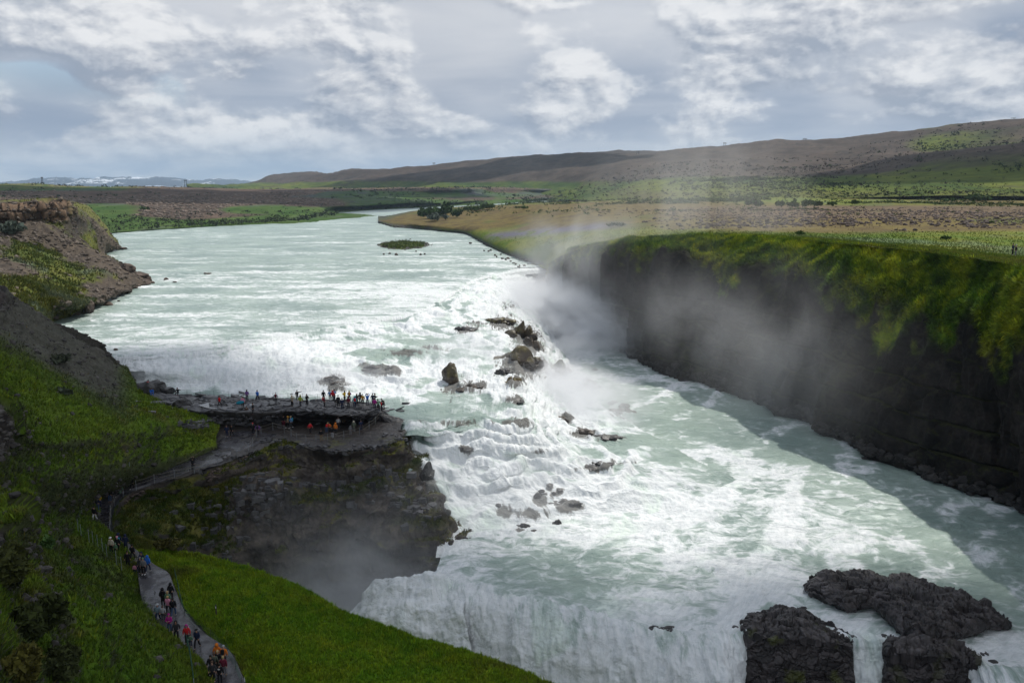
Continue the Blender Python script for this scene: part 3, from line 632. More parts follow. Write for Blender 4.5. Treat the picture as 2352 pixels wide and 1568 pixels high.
# ---- hills on the right up to the skyline, by columns of x
XS = [430, 500, 560, 620, 690, 760, 830, 950, 1080, 1240, 1330, 1450, 1560, 1650, 1750, 1850, 1950, 2060, 2120, 2200, 2300, 2400, 2560]
def R(*p): return [(x, y, ('d', d)) for x, y, d in p]
hr = [R((430, 437, 2500), (540, 437, 2400), (760, 441, 2150), (1000, 453, 1850), (1250, 461, 1650), (1450, 464, 960), (1700, 459, 720), (1950, 459, 650), (2200, 458, 620), (2560, 458, 600)),
      R((430, 436, 2900), (540, 434, 2800), (760, 434, 2450), (1000, 432, 2200), (1250, 432, 1950), (1340, 436, 1700), (1450, 425, 1400), (1700, 420, 1100), (1950, 418, 980), (2200, 410, 860), (2560, 400, 800)),
      R((430, 434, 3200), (560, 431, 3200), (640, 428, 3000), (760, 420, 2700), (850, 414, 2500), (1000, 409, 2350), (1250, 400, 2150), (1450, 392, 1750), (1700, 386, 1450), (1950, 384, 1300), (2130, 360, 1120), (2250, 343, 1050), (2400, 325, 1000), (2560, 315, 950)),
      R((430, 433.5, 3400), (560, 431, 3400), (640, 426, 3200), (760, 419, 2900), (850, 411, 2700), (1000, 402, 2600), (1250, 388, 2400), (1450, 379, 2050), (1700, 372, 1750), (1950, 366, 1600), (2130, 350, 1450), (2250, 343, 1400), (2400, 330, 1350), (2560, 322, 1300)),
      R((430, 434, 4600), (520, 433, 4500), (560, 429, 4400), (580, 424, 4300), (605, 414, 4000), (625, 408, 3900), (660, 400, 3800), (720, 398, 3700), (748, 402, 3500), (770, 401, 3300), (800, 397, 3200), (850, 392, 3100), (950, 385, 3000), (1080, 376, 2900), (1200, 366, 2750), (1240, 361.5, 2700), (1300, 361, 2650), (1400, 357, 2550), (1530, 350, 2400), (1650, 345, 2300), (1750, 334, 2200), (1800, 331.5, 2150), (1900, 332, 2100), (2000, 326, 2050), (2060, 321, 2000), (2120, 311, 1950), (2200, 298, 1900), (2352, 285, 1850), (2560, 272, 1800)),
      R((430, 431, 5600), (600, 431, 5400), (800, 405, 4200), (1240, 370, 3600), (1800, 340, 2900), (2352, 296, 2400), (2560, 284, 2300))]
XSH = sorted(set(XS+[580, 605, 720, 748, 800, 1200, 1300, 1400, 1800, 1900, 2000]))
def hill_disp(V, n, A):
    s = np.clip((V[..., 1]-600)/1500, 0.15, 1)
    return s*(fbm(V*np.array([1, 1, .4]), 160, 6, 0.55)*9 + fbm(V*np.array([1, .5, .4]), 420, 3, off=4, ridged=True)*10)
def hill_col(V, n, A):
    px, py, w = project(V)
    a = fbm(V*np.array([1, .35, 1]), 170, 5, 0.55); b = fbm(V*np.array([1, .4, 1]), 40, 5, 0.6, off=3); c = fbm(V*np.array([1, .3, 1]), 420, 3, off=8)
    heath = cmix((0.052, 0.040, 0.033), (0.098, 0.075, 0.060), np.clip(.5+b*.8, 0, 1))
    green = cmix((0.040, 0.070, 0.014), (0.130, 0.150, 0.022), np.clip(.4+a*.7+b*.6, 0, 1))
    lo = sstep((V[..., 2]-CAMZ), 26, -2)                                        # lower ground is greener
    right = sstep(px, 2000, 2150)
    g = np.clip(lo*1.15+right*0.75+c*.35+a*.35-0.50, 0, 1); g = sstep(g, 0.05, 0.45)
    col = cmix(heath, green, g)
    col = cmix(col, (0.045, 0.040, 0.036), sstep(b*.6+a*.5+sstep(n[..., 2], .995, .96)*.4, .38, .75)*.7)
    near = sstep(py, 436, 446)*sstep(px, 1350, 1600)
    col = cmix(col, (0.13, 0.115, 0.040), near*np.clip(.55+b*.7, 0, 1)*.8)
    return col
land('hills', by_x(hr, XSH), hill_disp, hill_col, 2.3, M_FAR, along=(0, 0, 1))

# ---- far left plain with green banks and brown gravel fields
lr = [[(-160, 575, -29.3), (150, 549, -29.3), (250, 536, -29.3), (330, 531, -29.3), (500, 521, -29.3), (690, 513, -29.3), (764, 497, -29.3), (776, 490, -29.3), (850, 483.5, -29.3), (1000, 476, -29.3), (1150, 468.5, -29.3), (1250, 461.5, -29.3), (1330, 458, -29.3), (1500, 453, -29.3)],
      [(-160, 565, -27.8), (150, 543, -27.8), (250, 532, -27.8), (330, 526, -27.8), (500, 516, -27.8), (690, 507, -27.8), (764, 493, -28), (776, 486.5, -28), (850, 480.5, -28), (1000, 474, -28), (1150, 466.5, -28), (1250, 460.3, -28.2), (1330, 457, -28), (1500, 452.5, -28)],
      [(-160, 500, -17), (100, 475, -18), (200, 472, -19), (260, 490, -22.5), (330, 503, -25), (500, 508, -26), (690, 498, -26.5), (764, 483, -26.5), (776, 481, -26.5), (850, 476, -26.5), (1000, 470, -26.5), (1150, 463, -26), (1250, 458, -26), (1330, 455, -26), (1500, 450, -25)],
      [(-160, 470, -13), (100, 462, -15), (200, 462, -17), (330, 476, -20), (450, 480, -21), (560, 478, -21), (700, 474, -21), (850, 469, -22), (1000, 463, -22), (1150, 456, -22), (1330, 450, -22), (1500, 446, -22)],
      [(-160, 452, -11), (200, 452, -13), (450, 452, -14), (700, 452, -15), (850, 450, -16), (1000, 446, -16), (1150, 444, -16), (1330, 442, -16), (1500, 440, -15)],
      [(-160, 438, -7), (200, 440, -8), (450, 440, -9), (700, 440, -10), (850, 438, -9.5), (1000, 434, -7), (1150, 433, -7), (1330, 436, -10), (1500, 433, -8)],
      [(-160, 424, ('d', 1500)), (0, 423, ('d', 1600)), (60, 423.5, ('d', 1650)), (130, 427, ('d', 1750)), (240, 429, ('d', 1850)), (300, 427.5, ('d', 1850)), (380, 429, ('d', 1900)), (480, 433, ('d', 2000)), (560, 434.5, ('d', 2100)), (700, 433, ('d', 2200)), (850, 432, ('d', 2100)), (1000, 430.5, ('d', 2000)), (1150, 431, ('d', 2000)), (1330, 434, ('d', 1900)), (1500, 431, ('d', 1900))],
      [(-160, 430, ('d', 2500)), (500, 440, ('d', 2700)), (1500, 440, ('d', 2600))]]
XL = [-160, -40, 60, 150, 200, 250, 300, 330, 400, 480, 560, 630, 690, 730, 764, 776, 810, 850, 920, 1000, 1080, 1150, 1250, 1330, 1420, 1500]
def plain_disp(V, n, A):
    s = np.clip((V[..., 1]-350)/1200, 0.05, 1)
    return s*fbm(V*np.array([1, .6, 1]), 90, 5)*2.4*sstep(V[..., 2]-CAMZ, -28.8, -26.0)
def plain_col(V, n, A):
    px, py, w = project(V); z = V[..., 2]-CAMZ
    a = fbm(V*np.array([1, .3, 1]), 70, 5, .6); b = fbm(V*np.array([1, .35, 1]), 18, 5, .65, off=2); c = fbm(V*np.array([1, .22, 1]), 230, 4, off=6)
    brown = cmix((0.080, 0.058, 0.046), (0.135, 0.095, 0.070), np.clip(.5+b*.8+a*.3, 0, 1))
    green = cmix((0.040, 0.085, 0.018), (0.075, 0.115, 0.030), np.clip(.5+b, 0, 1))
    green = cmix(green, (0.085, 0.092, 0.115), np.clip(a*.9+b*.7-.05, 0, 1)*.85)
    zone = sstep(z, -23, -27)*.9 + sstep(px, 420, 230)*sstep(z, -16.5, -19.5)*1.0 + sstep(py, 441, 436)*.75*sstep(px, 420, 250) + sstep(px, 700, 850)*.35
    zone = zone + .85*np.exp(-((px-620)/150)**2-((py-482)/9)**2) + .6*np.exp(-((px-950)/220)**2-((py-446)/7)**2)
    g = sstep(zone+a*.35+c*.5+b*.15, .45, .75)
    col = cmix(brown, green, g)
    col = cmix(col, (0.20, 0.16, 0.06), sstep(py, 434.5, 432)*np.clip(.3+a+b, 0, 1)*.8)
    return cmix(col, (0.05, 0.045, 0.04), sstep(b+a*.4, .5, .95)*.5)
land('far_bank', by_x(lr, XL), plain_disp, plain_col, 2.0, M_FAR, along=(0, 0, 1))
spit = [[(560, 512, -29.2), (650, 516, -29.2), (700, 513.5, -29.2), (760, 507, -29.2), (820, 502, -29.2), (868, 497, -29.2)],
        [(560, 508, -27.2), (650, 508, -27.4), (700, 505, -27.6), (760, 500, -27.8), (820, 497, -28.2), (866, 495.5, -28.9)],
        [(560, 498, -26.6), (650, 496, -27), (700, 494, -27.2), (760, 491, -27.6), (820, 492.5, -28.2), (862, 494, -29)],
        [(560, 490, -27), (650, 488, -27.5), (700, 487, -28), (760, 488, -29.2), (820, 490.3, -29.2), (858, 493, -29.2)]]
land('gravel_spit', ctl(spit), lambda V, n, A: fbm(V, 12, 4)*.35, plain_col, 2.0, M_FAR, along=(0, 0, 1))

# ---- right plateau: bank, meadow, boulder field
pr = [[(868, 514, -29.6), (905, 525.5, -29.6), (965, 529.5, -29.6), (1068, 540, -29.6), (1150, 584, -29.6), (1212, 606, -29.6), (1250, 612, -28.5), (1285, 588, -20.5), (1340, 568, -16.2), (1450, 552, -13.8), (1550, 546, -12.7), (1650, 543, -12), (1750, 545, -11.4), (1850, 553, -11), (1950, 563, -10.8), (2050, 572, -10.8), (2150, 583, -10.8), (2250, 598, -10.9), (2352, 614, -11.0), (2500, 645, -11)],
      [(869, 511, -28.4), (905, 519, -28), (965, 522, -27.6), (1068, 531, -27), (1150, 566, -26.5), (1212, 588, -26.5), (1255, 584, -24.5), (1292, 573, -20), (1345, 560, -16.1), (1450, 549.5, -13.7), (1550, 544, -12.6), (1650, 540.5, -11.9), (1750, 542.5, -11.3), (1850, 549, -10.9), (1950, 558, -10.7), (2050, 567, -10.7), (2150, 577, -10.7), (2250, 591, -10.8), (2352, 606, -10.9), (2500, 633, -10.9)],
      [(872, 508, -27.5), (910, 510, -26), (965, 514, -25.5), (1068, 521, -25), (1150, 545, -24), (1215, 562, -23.7), (1265, 556, -20.7), (1320, 548, -17.5), (1450, 544, -13.5), (1650, 537, -11.9), (1850, 544, -11.0), (2050, 560, -10.8), (2250, 580, -10.8), (2500, 615, -10.9)],
      [(880, 504, -27.5), (930, 497, -25.5), (980, 500, -24.5), (1068, 508, -23.5), (1150, 522, -22.5), (1230, 535, -21), (1300, 530, -17.5), (1370, 526, -15), (1460, 524, -13), (1650, 519, -11.8), (1850, 521, -11), (2050, 529, -10.8), (2250, 538, -10.8), (2500, 555, -10.8)],
      [(890, 497, -28.6), (930, 490, -27.5), (960, 485, -26.5), (1010, 482, -25.5), (1068, 480, -24), (1150, 480, -20), (1240, 484, -16), (1320, 484, -14), (1400, 484, -13), (1500, 482, -12), (1650, 480, -11.5), (1850, 480, -11), (2050, 482, -10.5), (2250, 486, -10.3), (2500, 490, -10)],
      [(893, 494.5, -29.4), (930, 487, -29.4), (965, 482.3, -29.4), (1010, 479, -29), (1068, 475.5, -27.5), (1150, 472.5, -25), (1240, 470, -20), (1320, 471, -16), (1400, 471, -14), (1500, 470, -12.3), (1650, 468, -11.2), (1850, 468, -10.6), (2050, 469, -10.2), (2250, 471, -10), (2500, 474, -9.8)],
      [(895, 493, -30), (930, 486, -30), (970, 481, -30), (1010, 478, -30), (1070, 474, -29.6), (1155, 470, -29.4), (1250, 465, -29.3), (1330, 460.5, -28.4), (1420, 458, -20), (1500, 457, -14), (1650, 456, -10.5), (1850, 455, -9.5), (2050, 455, -9.2), (2250, 454, -9), (2500, 454, -9)],
      [(895, 492.6, -32), (1150, 469.6, -31), (1250, 464.6, -30.5), (1330, 460, -29.6), (1420, 455, ('d', 1150)), (1500, 451, ('d', 1020)), (1650, 447, ('d', 900)), (1850, 444, ('d', 820)), (2050, 443, ('d', 800)), (2500, 440, ('d', 760))]]
XP = [869, 885, 905, 935, 965, 1010, 1068, 1110, 1150, 1185, 1215, 1240, 1262, 1292, 1330, 1380, 1450, 1550, 1650, 1750, 1850, 1950, 2050, 2150, 2250, 2352, 2500]
def plat_disp(V, n, A):
    k = np.clip(V[..., 1]/300, .4, 3); z = V[..., 2]-CAMZ
    return (fbm(V, 14, 4)*.18*k + fbm(V, 3.0, 3, off=2)*.10 + sstep(fbm(V*np.array([1, .7, 1]), 26, 3, off=3), .2, .8)*.25*k)*sstep(z, -29.6, -27.5)
def plat_col(V, n, A):
    px, py, w = project(V); z = V[..., 2]-CAMZ; y = V[..., 1]
    a = fbm(V*np.array([1, .6, 1]), 30, 5, .6); b = fbm(V*np.array([1, .6, 1]), 5, 5, .65, off=2); c = fbm(V*np.array([1, .35, 1]), 90, 4, off=6)
    green = cmix((0.085, 0.135, 0.016), (0.185, 0.190, 0.030), np.clip(.45+b*.6+a*.5, 0, 1))
    green = cmix(green, (0.110, 0.150, 0.075), sstep(fbm(V*np.array([1, .5, 1]), 12, 3, off=12), .1, .6)*.7)
    brown = cmix((0.095, 0.068, 0.034), (0.165, 0.130, 0.040), np.clip(.5+b*.9, 0, 1)); brown = cmix(brown, (0.085, 0.105, 0.025), sstep(a+c*.6, .0, .6)*.8)
    stone = cmix((0.105, 0.075, 0.060), (0.165, 0.115, 0.085), np.clip(.5+b, 0, 1))
    t = py + a*7 + c*5
    fld = sstep(t, 534, 524)                                     # beyond the meadow strip: brown moss heath
    col = cmix(green, brown, fld)
    fst = sstep(px+c*80, 1380, 1700)*sstep(t, 502, 494)*sstep(py, 470, 476)
    col = cmix(col, stone, fst*np.clip(.6+b*.5, 0, 1))
    far = sstep(py+a*3, 474, 468)
    col = cmix(col, green, far*np.clip(.45+c*.8+a*.3, 0, 1))
    strip = np.exp(-((py-(538-.09*(px-1180)+.0*px))/9.0)**2)*sstep(px, 1090, 1150)*sstep(px, 1480, 1360)*sstep(b+a, -.6, .1)
    col = cmix(col, PURP, np.clip(strip, 0, 1)*.95)
    bank = sstep(z, -26.2, -28.2)
    col = cmix(col, cmix((0.075, 0.075, 0.085), (0.055, 0.085, 0.03), np.clip(.5+b, 0, 1)), bank*.9)
    return cmix(col, (0.045, 0.038, 0.028), sstep(b, .45, .9)*.45)
land('plateau', extend(by_x(pr, XP)), plat_disp, plat_col, 2.4, M_GROUND, along=(0, 0, 1))

# ---- cliff of the far gorge side, rim to water
cr = [[(1212, 606, -28.6), (1236, 606, -28.3), (1258, 607, -26.5), (1292, 580, -20.3), (1345, 565.5, -16.3), (1450, 551.5, -13.9), (1550, 545.5, -12.75), (1650, 542.5, -12.05), (1750, 544.5, -11.45), (1850, 552, -11.05), (1950, 562, -10.85), (2050, 571, -10.85), (2150, 582, -10.85), (2250, 597, -10.95), (2352, 613, -11.05), (2500, 643, -11.05)],
      [(1214, 610, -30), (1238, 612, -30), (1259, 618, -29.6), (1294, 590, -22.5), (1347, 576, -18.5), (1452, 566, -16.2), (1551, 562, -15.2), (1650, 561, -14.5), (1750, 566, -14), (1849, 578, -13.6), (1948, 592, -13.2), (2046, 606, -13), (2143, 622, -12.9), (2242, 645, -12.9), (2340, 672, -13), (2480, 715, -13)],
      [(1216, 618, -33), (1240, 622, -33), (1260, 636, -33), (1296, 612, -26.5), (1350, 600, -22.8), (1455, 596, -20.2), (1553, 600, -19.2), (1651, 612, -18.8), (1749, 632, -18.6), (1847, 655, -18.3), (1945, 672, -17.6), (2040, 690, -17.2), (2136, 716, -17.2), (2232, 742, -16.8), (2325, 768, -16.4), (2450, 820, -16.5)],
      [(1218, 640, -37), (1242, 645, -37), (1261, 665, -36.5), (1300, 665, -31.5), (1360, 672, -28.8), (1462, 680, -27), (1560, 695, -26), (1655, 716, -25.6), (1750, 745, -25.4), (1846, 775, -25), (1940, 805, -24.8), (2034, 835, -24.6), (2130, 870, -24.5), (2226, 905, -24.2), (2325, 945, -24), (2450, 1000, -24)],
      [(1220, 670, -40), (1244, 680, -40), (1263, 690, -39.5), (1310, 712, -36.5), (1380, 735, -35), (1475, 755, -33.5), (1570, 785, -32.8), (1664, 812, -32.4), (1758, 850, -32.2), (1852, 885, -32), (1946, 925, -31.8), (2040, 965, -31.7), (2136, 1005, -31.7), (2232, 1045, -31.6), (2332, 1085, -31.5), (2460, 1140, -31.5)],
      [(1222, 690, -41), (1246, 700, -41), (1266, 702, -41), (1318, 738, -40.2), (1400, 778, -40.3), (1485, 822, -40.5), (1560, 855, -40.7), (1660, 880, -40.9), (1758, 920, -41.2), (1860, 965, -41.5), (1950, 1005, -41.7), (2045, 1045, -41.9), (2140, 1090, -42.1), (2240, 1125, -42.2), (2352, 1163, -42.5), (2480, 1205, -42.8)],
      [(1222, 700, -43), (1246, 712, -43), (1270, 712, -43), (1322, 748, -43), (1404, 790, -43), (1490, 835, -43), (1566, 870, -43), (1664, 896, -43.5), (1760, 936, -44), (1860, 982, -44), (1950, 1024, -44), (2045, 1066, -44), (2140, 1112, -44.5), (2240, 1150, -44.5), (2352, 1188, -45), (2480, 1235, -45)]]
def cliff_disp(V, n, A):
    t = A[..., 0]
    up = np.clip(t, 0, 1)
    big = fbm(V*np.array([1, 1, .6]), 16, 4)*2.0
    gull = fbm(V*np.array([1, 1, .22]), 6.5, 4, .55, off=3, ridged=True)*1.2
    cid, e = blocks(V, 3.2, 4.5); led = ((cid-.5)*1.3-sstep(e, .3, 0)*.5)*sstep(up, .35, .6)
    tuf = np.abs(fbm(V*np.array([1, 1, .7]), 2.0, 4, .6, off=6))*.35*sstep(up, .75, .3)
    s = sstep(up, 0.0, .12)
    return s*(big+gull*sstep(up, .1, .4)+led+fbm(V, 1.5, 4, .6)*.35) + tuf*s
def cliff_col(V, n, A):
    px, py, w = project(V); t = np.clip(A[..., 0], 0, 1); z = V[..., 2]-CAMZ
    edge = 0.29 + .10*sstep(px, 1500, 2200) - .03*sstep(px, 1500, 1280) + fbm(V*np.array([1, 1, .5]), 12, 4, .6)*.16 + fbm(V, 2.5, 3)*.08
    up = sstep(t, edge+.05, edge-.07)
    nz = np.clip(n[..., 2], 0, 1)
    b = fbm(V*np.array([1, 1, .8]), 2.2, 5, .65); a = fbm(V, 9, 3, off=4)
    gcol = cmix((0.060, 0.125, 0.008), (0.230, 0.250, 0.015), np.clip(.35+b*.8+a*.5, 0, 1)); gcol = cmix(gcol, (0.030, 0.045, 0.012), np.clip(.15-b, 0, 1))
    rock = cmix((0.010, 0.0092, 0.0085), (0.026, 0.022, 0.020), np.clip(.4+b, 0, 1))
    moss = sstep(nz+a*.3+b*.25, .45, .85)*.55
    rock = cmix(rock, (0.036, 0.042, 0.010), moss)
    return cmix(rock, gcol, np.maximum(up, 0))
xx = sorted(set([c_[0] for c_ in cr[0]]))
C = ctl([[(*p, i/6.0) for p in r] for i, r in enumerate(cr)])
for k in range(3, C.shape[1]):                 # run of the face: gentle green shoulder, then steep rock
    rk = [ray(C[i, k, 0], C[i, k, 1]) for i in range(7)]
    hk = [float(np.hypot(q[0], q[1])) for q in rk]
    d0, d1 = hk[0]/C[0, k, 2], hk[5]/C[5, k, 2]
    if d0-d1 < 4: d1 = d0-4
    for i, f in enumerate((0, .24, .56, .74, .90, 1.0, 1.04)):
        if i in (0, 5, 6): continue
        C[i, k, 2] = hk[i]/(d0+(d1-d0)*f)
C = extend(C)
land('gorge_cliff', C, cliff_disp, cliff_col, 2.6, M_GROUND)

# ---- platform ledges and the gorge wall below them
pt = [[(340, 900, -33.9), (376, 909, -33.8), (440, 913, -33.8), (505, 917, -33.8), (565, 920, -33.8), (623, 921, -33.8), (680, 922, -33.8), (727, 923, -33.8), (790, 927, -33.8), (858, 934, -33.9), (886, 950, -34.0), (930, 966, -34.3)],
      [(340, 893, -31.9), (376, 904, -32.1), (440, 907, -32.3), (503, 912, -32.5), (565, 914, -32.4), (623, 916, -32.5), (680, 917, -32.4), (727, 918, -32.3), (790, 922, -32.3), (856, 929, -32.5), (884, 945, -33.0), (929, 962, -33.7)],
      [(350, 912, -32.0), (400, 918, -32.2), (440, 922, -32.3), (503, 925, -32.2), (565, 926, -32.1), (623, 926, -32.1), (680, 928, -32.0), (727, 930, -32.0), (790, 935, -32.0), (850, 940, -32.3), (878, 951, -33.1), (925, 968, -33.9)],
      [(370, 925, -32.3), (405, 932, -32.3), (436, 941, -32.2), (519, 946, -32.1), (580, 947, -32.1), (636, 947, -32.2), (675, 942, -32.0), (727, 946, -32.0), (779, 953, -32.1), (838, 951, -32.5), (868, 957, -33.5), (922, 974, -34.0)],
      [(380, 955, -33.6), (410, 962, -34.1), (438, 966, -34.4), (520, 974, -34.4), (575, 976, -34.5), (636, 966, -34.3), (675, 962, -34.3), (727, 965, -34.4), (782, 966, -34.4), (835, 962, -34.2), (866, 962, -34.0), (920, 980, -34.1)],
      [(400, 985, -34.4), (425, 985, -34.5), (470, 990, -34.6), (530, 992, -34.6), (590, 992, -34.6), (640, 985, -34.5), (690, 985, -34.5), (735, 988, -34.5), (795, 990, -34.5), (840, 985, -34.3), (880, 982, -34.2), (922, 990, -34.3)],
      [(300, 1092, -36.0), (360, 1070, -35.7), (430, 1045, -35.3), (500, 1022, -35.0), (560, 1012, -34.8), (640, 1000, -34.5), (690, 1006, -34.55), (740, 1012, -34.55), (800, 1016, -34.55), (850, 1008, -34.45), (895, 1000, -34.35), (930, 985, -34.4)],
      [(310, 1122, -36.6), (372, 1107, -36.2), (459, 1083, -35.5), (545, 1052, -35.0), (588, 1036, -34.8), (650, 1010, -34.6), (705, 1028, -34.7), (752, 1034, -34.7), (805, 1036, -34.7), (862, 1026, -34.6), (910, 1014, -34.5), (937, 985, -34.6)]]
def ledge_disp(V, n, A):
    d1, d2, cid = worley(V*np.array([.55, 1.0, 2.2]), 1.25)
    f = sstep(V[..., 2]-CAMZ, -34.3, -33.4)
    px, py, w = project(V); rim = sstep(py, 985, 1015)*(1-f)
    return (f*.8+.12)*((cid-.5)*.5 - sstep(d2-d1, .12, 0)*.18) + fbm(V, 4, 4)*.12 + fbm(V, .9, 3)*.07 + rim*(fbm(V, 2.4, 4, .6)*.32)
def ledge_col(V, n, A):
    b = fbm(V*np.array([.6, 1.4, 2]), 1.2, 5, .65); a = fbm(V, 6, 3); d1, d2, cid = worley(V*np.array([.55, 1.0, 2.2]), 1.25)
    z = V[..., 2]-CAMZ; f = sstep(z, -34.3, -33.4)
    slab = cmix((0.055, 0.054, 0.056), (0.120, 0.118, 0.120), np.clip(.35+b*.6+(cid-.5)*.9, 0, 1)); slab = cmix(slab, (0.018, 0.017, 0.017), sstep(d2-d1, .14, .02)*.8)
    soil = cmix((0.024, 0.020, 0.018), (0.048, 0.040, 0.035), np.clip(.5+b*.5+a*.4, 0, 1))
    col = cmix(soil, slab, f); steep = sstep(n[..., 2], .6, .2)
    col = cmix(col, cmix((0.034, 0.030, 0.028), (0.085, 0.078, 0.074), np.clip(.5+fbm(V*np.array([1, 1, .5]), 1.1, 4, off=44), 0, 1)), steep*.8)
    px, py, w = project(V)
    m = sstep(a+b*.5+sstep(px, 800, 900)*.4, .45, .8)*(1-f)*sstep(py, 1000, 1012)
    return cmix(col, (0.085, 0.085, 0.018), m*.8)
land('viewing_ledge', ctl(pt), ledge_disp, ledge_col, 1.9, M_WET, along=(0, 0, 1))

GW = [[(300, 1268, -37.8), (262, 1218, -37.5), (264, 1168, -37.2), (300, 1132, -36.8), (363, 1110, -36.3), (459, 1084, -35.6), (586, 1037, -34.9), (650, 1010, -34.7), (705, 1028, -34.8), (805, 1037, -34.8), (908, 1016, -34.6), (938, 984, -34.6), (930, 966, -34.2)],
      [(308, 1272, -38.1), (275, 1226, -38), (285, 1180, -37.9), (318, 1148, -37.7), (375, 1128, -37.5), (470, 1104, -37), (589, 1065, -36.2), (648, 1045, -36), (704, 1055, -36), (805, 1060, -36), (905, 1040, -35.6), (941, 1003, -35.4), (938, 980, -35.2)],
      [(318, 1275, -38.4), (310, 1240, -38.8), (340, 1200, -39), (370, 1165, -38.9), (420, 1140, -38.6), (490, 1120, -38.2), (592, 1090, -37.4), (648, 1080, -37.4), (704, 1085, -37.4), (803, 1088, -37.2), (900, 1062, -36.7), (942, 1030, -36.6), (948, 1003, -36.4)],
      [(335, 1278, -38.9), (360, 1258, -40.2), (415, 1232, -40.8), (455, 1210, -40.8), (490, 1190, -40.6), (540, 1175, -40.4), (610, 1158, -39.6), (660, 1145, -39.3), (712, 1136, -39.1), (818, 1122, -38.8), (922, 1085, -38.2), (962, 1060, -38.0), (985, 1050, -38.4)],
      [(350, 1285, -39.6), (420, 1288, -42.5), (480, 1285, -43.5), (525, 1275, -43.8), (570, 1262, -44), (640, 1248, -43.6), (690, 1225, -42.8), (735, 1205, -42.3), (790, 1200, -42.2), (880, 1190, -41.9), (965, 1160, -41.3), (995, 1110, -40.3), (1012, 1090, -40.8)],
      [(360, 1292, -41), (450, 1330, -47), (520, 1345, -48.5), (580, 1350, -49.5), (640, 1350, -50), (700, 1340, -49.5), (750, 1320, -48.5), (800, 1290, -46.6), (850, 1260, -44.8), (920, 1225, -42.9), (985, 1208, -42.3), (1025, 1195, -42.2), (1040, 1160, -42.6)],
      [(370, 1300, -43), (480, 1410, -53), (560, 1420, -54), (620, 1425, -55), (680, 1420, -55), (740, 1405, -54.5), (790, 1385, -53), (840, 1350, -51), (890, 1310, -48), (950, 1268, -45), (1010, 1240, -43.4), (1045, 1222, -43.2), (1060, 1190, -43.6)],
      [(380, 1320, -46), (520, 1560, -62), (600, 1560, -62), (660, 1560, -62), (720, 1550, -62), (780, 1530, -62), (830, 1510, -61), (880, 1480, -60), (935, 1440, -57), (985, 1360, -50), (1025, 1300, -45.5), (1058, 1262, -44.6), (1075, 1225, -44.6)]]
C = ctl([[(*p, i/7.0) for p in r] for i, r in enumerate(GW)])
def wall_disp(V, n, A):
    px, py, w = project(V); left = sstep(px, 640, 460); t = np.clip(A[..., 0], 0, 1); s = sstep(t, 0, .1)
    rock = fbm(V*np.array([1, 1, .7]), 8, 4)*1.5 + sstep(t, .02, .1)*sstep(t, .34, .22)*(.9*sstep(fbm(V*np.array([1, 1, .1]), 5, 2, off=60), -.3, .3)-.5) + strata(V + fbm(V, 12, 3)[..., None]*1.4, 2.6, .8)*sstep(fbm(V, 10, 2, off=19), -.5, .4) + fbm(V*np.array([1, 1, .35]), 2.6, 4, .6, ridged=True, off=2)*.45 + fbm(V, .8, 3)*.12
    d1, d2, cid = worley(V*np.array([1, 1, 1.3]), 2.0)
    rock = rock + (cid-.5)*.5*sstep(t, .1, .3)
    soft = fbm(V, 6, 4)*1.1 + fbm(V, 1.6, 4)*.25 + strata(V, 3.2, 1.1)*sstep(fbm(V, 14, 2, off=7), -.1, .4)
    rock = rock + ((TAB[np.floor(V[..., 0]/1.4+fbm(V, 3, 2)).astype(int) & 63, 5, np.floor(V[..., 2]/1.1+fbm(V, 4, 2, off=3)).astype(int) & 63]-.5)*.9)
    return s*lerp(rock, soft, left)
def wall_col(V, n, A):
    px, py, w = project(V); left = sstep(px, 700, 420); t = np.clip(A[..., 0], 0, 1)
    nz = np.clip(n[..., 2], 0, 1); b = fbm(V*np.array([1, 1, 1.5]), 1.8, 5, .65); a = fbm(V, 8, 3, off=4)
    zb = fbm(np.stack([V[..., 0]*.05, V[..., 1]*.05, V[..., 2]*1.0], -1), .8, 3, off=50)
    rock = cmix((0.036, 0.030, 0.026), (0.125, 0.104, 0.086), np.clip(.4+b*.8+zb*.5, 0, 1))
    rock = cmix(rock, (0.016, 0.015, 0.015), sstep(fbm(V*np.array([1, 1, .3]), 3, 4, off=8), .2, .7)*.6)
    g = sstep(nz*.9+a*.45+b*.35+left*.50 - .12, .62, .95)
    shelf = np.exp(-((t-3/7.0)/.03)**2)*sstep(px, 640, 760)
    g = np.clip(g + shelf*.9 + .9*np.exp(-((px-975)/50)**2-((py-1200)/14)**2) + .8*np.exp(-((px-935)/18)**2-((py-1150)/18)**2), 0, 1)
    gr = cmix((0.050, 0.085, 0.010), (0.110, 0.105, 0.018), np.clip(.4+b+a*.4, 0, 1))
    return cmix(rock, gr, g*.92)
land('gorge_wall', C, wall_disp, wall_col, 2.0, M_ROCK)

